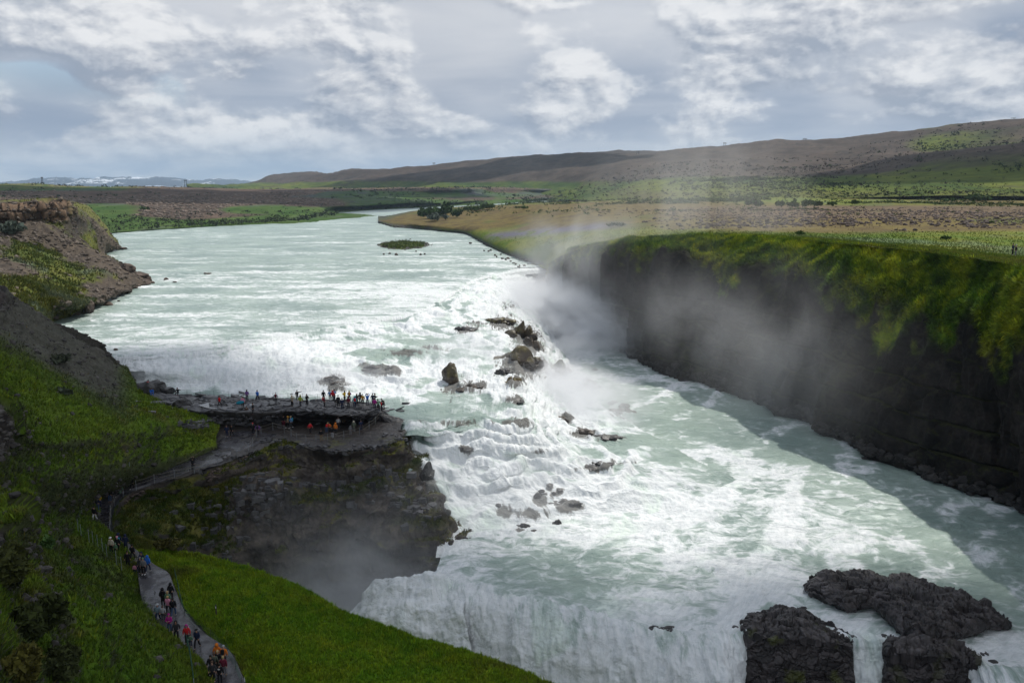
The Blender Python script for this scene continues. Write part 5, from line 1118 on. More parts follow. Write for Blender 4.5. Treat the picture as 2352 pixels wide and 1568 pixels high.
def cover(key, name, count, size, maskf, seed, lean=.35, width=.32, downk=0.0, tint=1.0, blades=3):
    V, n2, A, c = PATCH[key]; r = np.random.default_rng(seed)
    px, py, w = project(V); mk = maskf(V, n2, A, c, px, py)*((px > -60) & (px < 2420) & (py < 1640)); p = np.clip(mk, 0, None).ravel(); p = p/p.sum()
    i = r.choice(len(p), count, p=p)
    pts = V.reshape(-1, 3)[i] + r.normal(size=(count, 3))*np.array([1, 1, .0])*(w.ravel()[i]/FPX*1.3)[:, None]
    nn = n2.reshape(-1, 3)[i]; dn = None
    if downk:
        dn = nn*.6 + np.array([0, 0, -1.0])*downk
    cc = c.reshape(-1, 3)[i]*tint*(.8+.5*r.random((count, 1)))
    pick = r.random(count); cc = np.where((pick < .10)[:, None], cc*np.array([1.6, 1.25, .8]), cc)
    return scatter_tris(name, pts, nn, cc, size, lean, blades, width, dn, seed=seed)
isg = lambda V, n2, A, c, px, py: sstep(c[..., 1]-c[..., 0]*.9, .002, .03)
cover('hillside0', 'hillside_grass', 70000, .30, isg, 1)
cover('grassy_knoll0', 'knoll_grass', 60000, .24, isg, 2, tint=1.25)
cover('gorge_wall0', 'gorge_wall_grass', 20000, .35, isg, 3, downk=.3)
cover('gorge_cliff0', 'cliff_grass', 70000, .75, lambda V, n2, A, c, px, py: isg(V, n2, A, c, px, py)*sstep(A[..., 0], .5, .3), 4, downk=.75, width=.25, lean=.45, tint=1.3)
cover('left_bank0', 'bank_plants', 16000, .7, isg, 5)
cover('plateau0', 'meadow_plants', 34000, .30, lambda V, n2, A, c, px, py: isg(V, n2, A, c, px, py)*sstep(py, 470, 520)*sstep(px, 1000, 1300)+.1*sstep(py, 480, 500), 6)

cover('hillside0', 'tall_herbs', 4000, .5, isg, 11, tint=1.15, blades=5, width=.22)
cover('grassy_knoll0', 'knoll_herbs', 2500, .42, isg, 12, tint=1.3, blades=5, width=.22)
def bush(px, py, wpx, hpx, label, col=(0.045, 0.075, 0.02), name='bush', cat='bush', group=None, leaves=420, seed=[50], p=None, var=.5):
    seed[0] += 1; r = np.random.default_rng(seed[0])
    p = p or ground_at(px, py); m = float(project(np.array(p))[2])/FPX; W2, Hh = wpx*m/2, hpx*m
    root = empty(name, p, label, cat, group)
    n = leaves; lobes = r.normal(size=(7, 3))*np.array([.5, .4, .22]); lobes[:, 2] = np.abs(lobes[:, 2])+.35
    d = r.normal(size=(n, 3)); d /= np.linalg.norm(d, axis=1, keepdims=True)
    c = lobes[r.integers(0, 7, n)] + d*np.array([.42, .42, .33])*(r.random(n)**.45)[:, None]
    c[:, 2] = np.clip(c[:, 2], .04, None); c *= np.array([W2, W2, Hh])
    s = max(W2, Hh)*(.09 if n < 1000 else .035)+.04
    a = r.normal(size=(n, 3))*s; b = r.normal(size=(n, 3))*s
    V = np.stack([c-a, c+b, c+a, c-b], 1).reshape(-1, 3); F = np.arange(4*n).reshape(-1, 4)
    cc = np.repeat(np.array(col)*(1-var+2*var*r.random((n, 1))), 4, 0)
    link('foliage', raw_mesh('foliage', V, F, None, cc, smooth=False), M_GRASS, root)
    st = []
    for k in range(5):
        e = lobes[k]*np.array([W2, W2, Hh])*.9; q = max(.02, W2*.02)
        b0 = np.array([[q, 0, 0], [-q, 0, 0], [0, q, 0]]); st.append(np.concatenate([b0+[0, 0, -.1], b0*.3+e]))
    sv = np.concatenate(st); sf = []
    for k in range(5):
        o_ = k*6; sf += [[o_, o_+1, o_+4, o_+3], [o_+1, o_+2, o_+5, o_+4], [o_+2, o_, o_+3, o_+5]]
    link('stem', raw_mesh('stem', sv, np.array(sf), None, np.full((len(sv), 3), .05)), M_GRASS, root)
    return root
DG, MG, SG, YG = (0.045, 0.080, 0.022), (0.075, 0.115, 0.032), (0.110, 0.135, 0.105), (0.095, 0.105, 0.020)
for a in [(985, 499, 46, 26, 'dense dark green bush at the left end of the thicket on the right river bank', DG), (1020, 497, 44, 26, 'tallest dark bush in the thicket on the right river bank', DG),
          (1048, 498, 30, 16, 'small dark bush at the right end of the thicket on the right river bank', DG), (1003, 505, 46, 12, 'low pale willow in front of the thicket on the right river bank', SG),
          (1085, 482, 34, 9, 'low bush beside the far river bend, left of the other low ones', MG), (1118, 479, 40, 9, 'wide low bush beside the far river bend', MG), (1200, 479, 26, 6, 'small bush at the right of the low ones by the river bend', MG),
          (35, 534, 58, 26, 'silvery willow bush below the basalt cliff on the left bank', SG), (330, 482, 30, 6, 'low dark bush on the green bank far left', DG),
          (1730, 472, 44, 11, 'leftmost bush in the row behind the boulder field', DG), (1790, 474, 26, 13, 'second bush in the row behind the boulder field', DG), (1820, 475, 26, 14, 'third bush in the row behind the boulder field', MG),
          (1850, 475, 34, 15, 'fourth and densest bush in the row behind the boulder field', DG), (1880, 475, 26, 13, 'rightmost tall bush in the row behind the boulder field', DG), (1915, 472, 30, 8, 'low bush just right of the row behind the boulder field', MG),
          (1965, 468, 26, 9, 'single round bush in the heath right of the bush row', MG), (2180, 463, 30, 8, 'low bush beside the far heath on the right', MG), (2240, 458, 60, 9, 'long low bush at the foot of the dark hill', MG),
          (1835, 538, 24, 6, 'small dark shrub on the meadow at the cliff rim', DG), (2175, 549, 28, 6, 'small dark shrub on the right part of the meadow', DG), (2278, 512, 12, 5, 'tiny shrub at the edge of the boulder field, far right', MG), (1420, 518, 40, 5, 'flat pale shrub patch above the spray near the rim', SG),
          (25, 1370, 110, 120, 'dark brown green bush on the slope at the left edge', (0.050, 0.058, 0.014)), (70, 1480, 150, 110, 'large dark bush in the lower left corner', (0.040, 0.052, 0.014)),
          (40, 1575, 130, 80, 'ochre tinged bush at the bottom left corner', (0.085, 0.080, 0.016)), (130, 1565, 110, 70, 'low dark bush right of the ochre one at the bottom', (0.045, 0.055, 0.018)),
          (150, 1450, 60, 34, 'small grey green bush between the large bush and the path slope', (0.060, 0.070, 0.030)),
          (107, 1262, 34, 24, 'bright green large-leaved plant alone on the dark slope', (0.09, 0.17, 0.045)),
          (135, 830, 60, 16, 'grey green shrub on the scree of the near hillside', (0.06, 0.07, 0.045)), (150, 905, 40, 14, 'pale shrub on the near hillside above the crag', (0.07, 0.085, 0.055)),
          (640, 935+330, 30, 12, 'moss tussock on the edge of the gorge wall', YG), (385, 1262, 44, 26, 'rounded grassy hummock beside the gorge below the path bend', (0.075, 0.070, 0.018))]:
    bush(a[0], a[1], a[2], a[3], a[4], a[5], leaves=5200 if a[2]*a[3] > 3000 else (420 if a[2]*a[3] > 300 else 160), cat='plant' if 'plant' in a[4] or 'tussock' in a[4] or 'hummock' in a[4] else 'bush')

# boulder field on the plateau: the biggest ones one by one, the rest as rubble
def pebble_mesh(name, seed):
    V, F = ICO[2]; r = np.random.default_rng(seed); q = np.ones(len(V))
    for _ in range(9):
        nrm = r.normal(size=3); nrm /= np.linalg.norm(nrm); d = V@nrm; q = np.minimum(q, np.where(d > 1e-3, r.uniform(.5, .85)/np.maximum(d, 1e-3), 9))
    V = V*q[:, None]*np.array([1, .9, .7]); c = cmix((0.060, 0.045, 0.040), (0.150, 0.115, 0.095), np.clip(.5+fbm(V+seed, .6, 3), 0, 1))
    return raw_mesh(name, V, F, None, c, smooth=False)
PEB = [pebble_mesh('boulder', 40+i) for i in range(6)]
for me in PEB: me.materials.append(M_ROCK)
V, n2, A, c = PATCH['plateau0']; px, py, w = project(V); r = np.random.default_rng(77)
mk = sstep(px+fbm(V, 60, 3)*90, 1380, 1700)*sstep(py, 474, 482)*sstep(py+fbm(V, 20, 3)*8, 528, 505)*(px < 2440)
p_ = mk.ravel()/mk.sum(); ii = r.choice(len(p_), 3200, p=p_, replace=False)
pts = V.reshape(-1, 3)[ii]; siz = .22+.55*r.random(len(ii))**2.5
order = np.argsort(-siz/np.hypot(pts[:, 0], pts[:, 1]))
for j in order[:150]:
    o = bpy.data.objects.new('boulder', PEB[int(r.integers(6))]); COL.objects.link(o); s = siz[j]*1.25
    o.location = Vector(pts[j])+Vector((0, 0, s*.2)); o.scale = (s, s, s); o.rotation_euler = (0, 0, r.random()*6.28)
    o['label'] = 'brown boulder lying in the stone field on the right plateau'; o['category'] = 'boulder'; o['group'] = 'boulders of the plateau stone field'
tv, tf = ICO[2][0], ICO[2][1]
import bmesh
bm = bmesh.new(); bmesh.ops.create_icosphere(bm, subdivisions=1, radius=1); sv = np.array([v.co[:] for v in bm.verts]); sf = np.array([[v.index for v in f.verts] for f in bm.faces]); bm.free()
rest = order[150:]; R3 = r.normal(size=(len(rest), len(sv), 3))*.22
VV = (sv[None]*(1+R3)*np.array([1, 1, .65]))*siz[rest][:, None, None] + pts[rest][:, None, :] + np.array([0, 0, .1])
FF = sf[None]+(np.arange(len(rest))*len(sv))[:, None, None]
cc = np.repeat((np.array((0.115, 0.085, 0.070))*(.5+.9*r.random((len(rest), 1)))), len(sv), 0)
link('rubble', raw_mesh('rubble', VV.reshape(-1, 3), FF.reshape(-1, 3), None, cc, smooth=False), M_ROCK, kind='stuff')

def rubble(key, name, n, maskf, smin, smax, seed, base=(0.075, 0.068, 0.062)):
    V, n2, A, c = PATCH[key]; px, py, w = project(V); r = np.random.default_rng(seed); mk = maskf(V, n2, A, c, px, py); p = mk.ravel()/mk.sum()
    ii = r.choice(len(p), n, p=p); pts = V.reshape(-1, 3)[ii]; sz = smin+(smax-smin)*r.random(n)**3
    VV = (sv[None]*(1+r.normal(size=(n, len(sv), 3))*.22)*np.array([1, 1, .65]))*sz[:, None, None]+pts[:, None, :]
    FF = sf[None]+(np.arange(n)*len(sv))[:, None, None]; cc = np.repeat(np.array(base)*(.5+.9*r.random((n, 1))), len(sv), 0)
    link(name, raw_mesh(name, VV.reshape(-1, 3), FF.reshape(-1, 3), None, cc, smooth=False), M_ROCK, kind='stuff')
notg = lambda V, n2, A, c, px, py: (1-isg(V, n2, A, c, px, py))*(px > -60)*(px < 2420)*(py < 1640)+1e-9
rubble('hillside0', 'hillside_stones', 3500, lambda *a: notg(*a)+.06*(a[4] > -60), .08, .5, 21)
rubble('left_bank0', 'bank_stones', 3000, notg, .15, 1.0, 22, (0.105, 0.085, 0.068))
rubble('gorge_cliff0', 'cliff_foot_stones', 900, lambda V, n2, A, c, px, py: np.exp(-((A[..., 0]-.83)/.03)**2)*(px < 2420), .2, 1.1, 23, (0.035, 0.032, 0.030))
rubble('plateau0', 'shore_stones', 700, lambda V, n2, A, c, px, py: sstep(V[..., 2]-CAMZ, -27.6, -28.4)*sstep(V[..., 2]-CAMZ, -29.4, -29)*(px < 1215), .3, 1.0, 24)
rubble('river_islet0', 'islet_stones', 260, lambda V, n2, A, c, px, py: sstep(V[..., 2]-CAMZ, -28.3, -28.7)+.05, .3, .9, 25, (.13, .12, .11))
cover('river_islet0', 'islet_plants', 900, .9, lambda V, n2, A, c, px, py: sstep(V[..., 2]-CAMZ, -28.7, -28.4), 26)

# scrub on the hills and the far plain
def scrub(key, name, n, maskf, smin, smax, seed, base):
    V, n2, A, c = PATCH[key]; px, py, w = project(V); r = np.random.default_rng(seed); mk = maskf(V, px, py, c); p = mk.ravel()/mk.sum()
    ii = r.choice(len(p), n, p=p); k = np.clip(w.ravel()[ii]/900, .25, 2.2); pts = V.reshape(-1, 3)[ii]+r.normal(size=(n, 3))*np.array([4, 6, 0])*k[:, None]; sz = (smin+(smax-smin)*r.random(n)**2)*k
    m = 9; d = r.normal(size=(n, m, 3)); d /= np.linalg.norm(d, axis=2, keepdims=True); cc_ = pts[:, None]+d*np.array([1.5, .9, .45])*sz[:, None, None]*.8+np.array([0, 0, .3])*sz[:, None, None]
    t = r.normal(size=(n, m, 3, 3))*sz[:, None, None, None]*.45; VV = (cc_[:, :, None, :]+t).reshape(-1, 3)
    cc = np.repeat(np.array(base)*(.5+1.0*r.random((n, 1))), m*3, 0)
    link(name, raw_mesh(name, VV, np.arange(len(VV)).reshape(-1, 3), None, cc, smooth=False), M_GRASS, kind='stuff')
scrub('hills0', 'hill_scrub', 2600, lambda V, px, py, c: (sstep(fbm(V*np.array([1, .4, 1]), 130, 4, off=90), -.1, .5)*sstep(c[..., 1]-c[..., 0], -.01, .02)+.02)*(px > 560)*(px < 2400)*(V[..., 1] < 1700), .6, 2.2, 31, (0.030, 0.048, 0.014))
scrub('hills0', 'hill_heather', 3000, lambda V, px, py, c: (sstep(fbm(V*np.array([1, .3, 1]), 200, 5, off=95), -.2, .4)+.02)*(px > 560)*(px < 2400)*(V[..., 1] < 1700), .5, 1.8, 32, (0.042, 0.032, 0.028))
scrub('far_bank0', 'plain_scrub', 3000, lambda V, px, py, c: (sstep(fbm(V*np.array([1, .3, 1]), 110, 5, off=97), -.1, .4)+.03)*(px > -60)*(px < 1450)*(V[..., 2]-CAMZ > -28), .6, 2.2, 33, (0.038, 0.050, 0.024))
rubble('far_bank0', 'plain_stones', 5000, lambda V, n2, A, c, px, py: (sstep(fbm(V*np.array([1, .25, 1]), 160, 4, off=99), -.1, .3)+.03)*sstep(c[..., 0]-c[..., 1], -.01, .03)*(px > -60)*(px < 1450)*(V[..., 2]-CAMZ > -26), .8, 2.6, 34, (0.15, 0.115, 0.09))
scrub('plateau0', 'plateau_scrub', 2600, lambda V, px, py, c: (sstep(fbm(V*np.array([1, .4, 1]), 40, 4, off=98), .0, .5)+.02)*(px > 900)*(px < 2400)*sstep(py, 500, 478)*(V[..., 2]-CAMZ > -27.5), .9, 2.4, 35, (0.060, 0.085, 0.022))
# ---------------------------------------------------------------- fences, walls, pylons, small things
def boxes(parts):
    """parts: list of (p0, p1, r0, r1) tapered square bars -> verts, faces"""
    Vs, Fs, n = [], [], 0
    for p0, p1, r0, r1 in parts:
        p0, p1 = Vector(p0), Vector(p1); d = (p1-p0).normalized(); a = d.orthogonal().normalized(); b = d.cross(a)
        for p, r in ((p0, r0), (p1, r1)):
            for k in range(4):
                an = math.pi/4+k*math.pi/2; q = p+(a*math.cos(an)+b*math.sin(an))*r; Vs.append(q[:])
        for k in range(4): Fs.append([n+k, n+(k+1) % 4, n+4+(k+1) % 4, n+4+k])
        Fs.append([n+3, n+2, n+1, n]); Fs.append([n+4, n+5, n+6, n+7]); n += 8
    return np.array(Vs), np.array(Fs)
def bars(name, parts, mat, parent=None, **kw):
    V, F = boxes(parts); return link(name, raw_mesh(name, V, F, smooth=False), mat, parent, **kw)
M_STEEL = plain('galvanised_steel', (0.34, 0.37, 0.40), .5, .5, .6)
M_DARKP = plain('dark_iron', (0.05, 0.05, 0.055), .6, .4, .3)
M_ROPE = plain('weathered_rope', (0.20, 0.18, 0.15), .9, .1)
M_NET = plain('green_netting', (0.03, 0.09, 0.06), .8, .2)
M_WOOD = plain('tarred_wood', (0.06, 0.05, 0.045), .85, .2)
def fence(name, pts, h, label, mat, ropes, rmat, pr=.035, rr=.014, sub=None, lean=0.0, cat='fence'):
    P0 = [ground_at(x, y) for x, y in pts]; root = empty(name, P0[0], label, cat)
    base = [p-P0[0] for p in P0]
    for i, b in enumerate(base):
        q = Vector((random.uniform(-lean, lean), random.uniform(-lean, lean), h*random.uniform(.94, 1.06)))
        bars('post', [(b-Vector((0, 0, .2)), b+q, pr, pr*.9)], mat, root)
    for k, f in enumerate(ropes):
        pr_ = []
        for a, b in zip(base[:-1], base[1:]):
            n = 4
            for j in range(n):
                t0, t1 = j/n, (j+1)/n; sag = lambda t: -.09*4*t*(1-t)
                pr_.append((a.lerp(b, t0)+Vector((0, 0, h*f+sag(t0))), a.lerp(b, t1)+Vector((0, 0, h*f+sag(t1))), rr, rr))
        bars('rope' if rmat is M_ROPE else 'wire', pr_, rmat, root)
    return root
fence('rope_fence', [(253, 1219), (254, 1201), (255, 1183), (263, 1158), (284, 1136), (313, 1123), (355, 1109), (401, 1098), (447, 1090), (500, 1070), (545, 1050), (571, 1037), (581, 1024), (590, 1004), (600, 996), (627, 987), (653, 994), (669, 1002), (682, 1013), (703, 1015), (726, 1015), (753, 1013), (790, 1008), (826, 999), (848, 986), (863, 975), (873, 963)],
      1.15, 'long rope fence with steel posts following the gorge side of the footpath to the platform', M_STEEL, (.92, .55), M_ROPE, .03, .02)
fence('wire_fence', [(299, 1087), (270, 1107), (240, 1108), (223, 1125), (211, 1143), (199, 1160), (188, 1184), (180, 1222), (187, 1234), (205, 1245), (214, 1250), (225, 1259), (236, 1268), (246, 1280), (268, 1298), (280, 1312)],
      1.5, 'tall thin steel posts with green netting on the hill side of the path bend', M_STEEL, (.85, .55, .25), M_NET, .032, .012)
fence('wire_fence', [(376, 907), (400, 909), (430, 910), (460, 911), (492, 914), (525, 916), (560, 917), (595, 918), (628, 919), (662, 919), (696, 920), (730, 921), (765, 924), (800, 927), (832, 931)],
      1.15, 'thin dark wire fence along the river edge of the platform', M_DARKP, (.95, .6), M_DARKP, .022, .008)
fence('net_fence', [(428, 1474), (434, 1497), (439, 1525), (443, 1552), (447, 1590)], 1.1, 'green net fence with steel posts at the lower left edge of the path', M_STEEL, (.98, .8, .6, .4, .2), M_NET, .035, .022)
fence('net_fence', [(402, 1322), (409, 1350), (416, 1385), (424, 1412), (446, 1440), (484, 1465), (522, 1500), (541, 1535), (556, 1575)], .85, 'low dark green net fence along the knoll side of the path', M_WOOD, (.95, .7, .45, .2), M_NET, .02, .012)
fence('rope_fence', [(405, 1076), (440, 1060), (470, 1042), (497, 1028), (540, 1016), (577, 1008)], .7, 'low rope across the dark soil below the hillside, left of the platform', M_DARKP, (.95,), M_ROPE, .02, .016)
fence('wire_fence', [(59, 618), (74, 627), (83, 632), (101, 638), (112, 647)], 1.6, 'row of five old posts on the left bank slope', M_WOOD, (.8,), M_WOOD, .07, .01)
# marker post on the knoll
p = ground_at(497, 1411); root = empty('marker_post', p, 'short dark wooden marker post alone on the grassy knoll', 'post')
bars('post', [((0, 0, -.2), (0, 0, .95), .07, .065)], M_WOOD, root); bars('sign', [((0, -.06, .66), (0, -.06, .82), .045, .045)], plain('white_plate', (.55, .56, .55)), root)
# power-line frames
for x, y, d, hpx, wpx, lb in [(997, 385, 2930, 11, 6, 'power line frame on the ridge, first from the left on the long slope'), (1465, 355.5, 2480, 9, 7, 'power line frame on the ridge above the rising spray'),
                              (1664, 345, 2290, 16, 7, 'tallest looking power line frame on the skyline ridge'), (1848, 332, 2120, 13, 8, 'power line frame furthest right on the skyline ridge'),
                              (98, 427, 1720, 17, 4, 'power line frame in front of the left end of the snowy mountains'), (427, 431, 1960, 16, 6, 'power line frame in front of the right end of the snowy mountains')]:
    p = P(x, y+1.5, d=d); m = d/FPX; H_, Wd = hpx*m*1.1, wpx*m
    root = empty('power_pylon', p, lb, 'pylon', 'power line frames on the skyline'); r_ = m*.5
    for s in (-1, 1): bars('leg', [((s*Wd*.42, 0, -3), (s*Wd*.24, 0, H_), r_, r_)], M_DARKP, root)
    bars('crossarm', [((-Wd*.55, 0, H_*.93), (Wd*.55, 0, H_*.93), r_, r_)], M_DARKP, root)
    for s in (-.5, 0, .5): bars('insulator', [((s*Wd, 0, H_*.93), (s*Wd, 0, H_*.86), r_*.6, r_*.6)], M_DARKP, root)
# dry stone walls holding up the path
STONE = [pebble_mesh('stone', 70+i) for i in range(5)]
for me in STONE: me.materials.append(M_ROCK)
def stone_wall(pts, n, drop_, label):
    P0 = [ground_at(x, y) for x, y in pts]; root = empty('dry_stone_wall', P0[0], label, 'wall')
    for i in range(n):
        t_ = random.random()*(len(P0)-1); k = min(int(t_), len(P0)-2); p = P0[k].lerp(P0[k+1], t_-k)-P0[0]
        o = bpy.data.objects.new('stone', random.choice(STONE)); COL.objects.link(o); o.parent = root; dz = random.random()
        o.location = p+Vector((random.uniform(-.2, .2), -dz*.5-.1, -dz*drop_)); s = random.uniform(.22, .5); o.scale = (s, s*.8, s*.55); o.rotation_euler = (0, 0, random.uniform(-.4, .4))
stone_wall([(478, 1084), (500, 1076), (525, 1066), (548, 1056), (566, 1046)], 80, 1.1, 'dry stone wall of grey slabs under the rope fence near the gorge edge')
stone_wall([(285, 1142), (300, 1136), (318, 1130), (340, 1122)], 40, .9, 'small dry stone wall beside the path bend')
# broken slabs on the ledges
def slab_field(name, pts, n, smin, smax, seed, flat=.22):
    r = np.random.default_rng(seed); Vs, Fs, cs, k0 = [], [], [], 0
    for i in range(n):
        x, y, a, b = pts[r.integers(len(pts))]; g = ground_at(x+r.normal()*a, y+r.normal()*b); s = r.uniform(smin, smax)
        an = np.sort(r.random(6))*2*np.pi; rr = s*(.6+.4*r.random(6)); top = np.stack([np.cos(an)*rr, np.sin(an)*rr*.8, np.full(6, s*flat)], -1)
        bot = top*np.array([1.05, 1.05, -1]); tilt = r.normal(size=2)*.16
        v = np.concatenate([top, bot]); v[:, 2] += v[:, 0]*tilt[0]+v[:, 1]*tilt[1]+.03; v += np.array(g)
        Vs.append(v); f = [[0, 1, 2, 3], [0, 3, 4, 5]] + [[j, (j+1) % 6 if False else (j+1) % 6, 6+(j+1) % 6, 6+j][::-1] for j in range(6)]
        Fs.append(np.array(f)+k0); k0 += 12; c_ = np.array((.085, .083, .086))*r.uniform(.45, 1.5); cs.append(np.tile(c_, (12, 1)))
    link(name, raw_mesh(name, np.concatenate(Vs), np.concatenate(Fs), None, np.concatenate(cs), smooth=False), M_WET, kind='stuff')
slab_field('slab_rubble', [(600, 966, 50, 5), (560, 970, 30, 4), (640, 962, 30, 3), (840, 958, 18, 4), (450, 975, 16, 5), (500, 962, 40, 5)], 220, .25, .8, 3)
slab_field('ledge_slabs', [(470, 925, 60, 9), (560, 930, 60, 8), (640, 933, 60, 8), (720, 934, 60, 8), (800, 937, 50, 8), (840, 940, 20, 6)], 420, .35, 1.2, 4, .10)
slab_field('gorge_debris', [(540, 1160, 60, 25), (600, 1120, 40, 15), (480, 1230, 40, 20), (880, 1090, 40, 10), (900, 1130, 40, 20), (760, 1120, 60, 10), (970, 1170, 20, 20)], 300, .2, .85, 6, .45)
slab_field('rim_stones', [(620, 1012, 20, 4), (700, 1026, 30, 3), (780, 1034, 30, 3), (860, 1026, 30, 3), (915, 1005, 12, 6), (540, 1052, 30, 4), (470, 1082, 20, 4)], 190, .12, .5, 8, .4)
# puddles
m, t, b = new_mat('still_water'); b.inputs['Base Color'].default_value = (.10, .11, .12, 1); b.inputs['Roughness'].default_value = .06; b.inputs['Specular IOR Level'].default_value = .9; M_PUD = m
def puddle(pts, dz=.05):
    ps = [ground_at(x, y) for x, y in pts]; z = sum(p.z for p in ps)/len(ps)+dz; c = sum((Vector((p.x, p.y, 0)) for p in ps), Vector())/len(ps); c.z = z
    V = [c[:]]+[(p.x, p.y, z) for p in ps]; F = [[0, i+1, (i+1) % len(ps)+1] for i in range(len(ps))]
    link('puddle', raw_mesh('puddle', np.array(V), np.array(F), smooth=False), M_PUD, kind='structure')
puddle([(455, 934), (478, 928), (500, 930), (520, 934), (505, 939), (475, 940)], .16)
puddle([(330, 1346), (345, 1341), (362, 1345), (352, 1352), (336, 1354)], .03)
puddle([(568, 931), (582, 929), (596, 932), (580, 935)], .14)

# ---------------------------------------------------------------- people
def skin(name, verts, edges, sub=1):
    me = bpy.data.meshes.new(name); me.from_pydata([v[:3] for v in verts], edges, []); me.update()
    o = bpy.data.objects.new(name+'_tmp', me); COL.objects.link(o)
    md = o.modifiers.new('s', 'SKIN'); md.use_smooth_shade = True
    sv = me.skin_vertices[0] if me.skin_vertices else None
    for i, v in enumerate(verts):
        r = v[3]; me.skin_vertices[0].data[i].radius = r if isinstance(r, tuple) else (r, r)
    me.skin_vertices[0].data[0].use_root = True
    if sub: sd_ = o.modifiers.new('d', 'SUBSURF'); sd_.levels = sub
    dg = bpy.context.evaluated_depsgraph_get(); out = bpy.data.meshes.new_from_object(o.evaluated_get(dg)); out.name = name
    bpy.data.objects.remove(o); bpy.data.meshes.remove(me)
    return out
REST = dict(kl=(-.11, -.02, .50), al=(-.11, .02, .08), kr=(.11, -.02, .50), ar=(.11, .02, .08), el=(-.27, .02, 1.13), wl=(-.27, -.06, .88), er=(.27, .02, 1.13), wr=(.27, -.06, .88), ch=(0, 0, 1.24), ne=(0, -.01, 1.46), hd=(0, -.02, 1.60), pe=(0, 0, .95))
POSE = dict(
    stand={},
    walk=dict(kl=(-.11, -.20, .52), al=(-.11, -.22, .09), kr=(.11, .06, .50), ar=(.11, .30, .16), wl=(-.26, .10, .90), el=(-.27, .12, 1.14), er=(.27, -.08, 1.14), wr=(.25, -.26, .96)),
    stride=dict(kr=(.11, -.20, .52), ar=(.11, -.24, .09), kl=(-.11, .06, .50), al=(-.11, .30, .16), wr=(.26, .12, .90), er=(.27, .12, 1.14), el=(-.27, -.08, 1.14), wl=(-.25, -.26, .96)),
    photo=dict(el=(-.27, -.20, 1.24), wl=(-.10, -.32, 1.50), er=(.27, -.20, 1.24), wr=(.10, -.32, 1.50)),
    high=dict(el=(-.30, -.14, 1.50), wl=(-.12, -.20, 1.72), er=(.30, -.14, 1.50), wr=(.12, -.20, 1.72)),
    point=dict(er=(.42, -.06, 1.42), wr=(.68, -.10, 1.50)),
    phone=dict(er=(.26, -.10, 1.14), wr=(.08, -.34, 1.22), el=(-.26, -.06, 1.13), wl=(-.06, -.32, 1.18)),
    pockets=dict(el=(-.33, .05, 1.16), wl=(-.20, -.08, .98), er=(.33, .05, 1.16), wr=(.20, -.08, .98)),
    lean=dict(ch=(0, -.14, 1.20), ne=(0, -.28, 1.38), hd=(0, -.36, 1.48), el=(-.24, -.36, 1.12), wl=(-.16, -.52, 1.0), er=(.24, -.36, 1.12), wr=(.16, -.52, 1.0)),
    sit=dict(pe=(0, .12, .45), ch=(0, .04, .76), ne=(0, -.02, .97), hd=(0, -.05, 1.12), kl=(-.16, -.26, .50), al=(-.15, -.30, .08), kr=(.16, -.26, .50), ar=(.15, -.30, .08), el=(-.26, -.10, .68), wl=(-.12, -.30, .58), er=(.26, -.10, .68), wr=(.12, -.30, .58)),
    sitpoint=dict(pe=(0, .12, .45), ch=(0, .04, .76), ne=(0, -.02, .97), hd=(0, -.05, 1.12), kl=(-.16, -.26, .50), al=(-.15, -.30, .08), kr=(.16, -.26, .50), ar=(.15, -.30, .08), el=(-.26, -.10, .68), wl=(-.12, -.30, .58), er=(.40, -.10, .92), wr=(.62, -.12, .95)))
def mirror_pose(p):
    q = {}
    for k, v in p.items():
        k2 = k[0]+{'l': 'r', 'r': 'l'}.get(k[1], k[1]) if k in ('kl', 'kr', 'al', 'ar', 'el', 'er', 'wl', 'wr') else k
        q[k2] = (-v[0], v[1], v[2])
    return q
POSE['pointl'] = mirror_pose(POSE['point'])
MESHES = {}
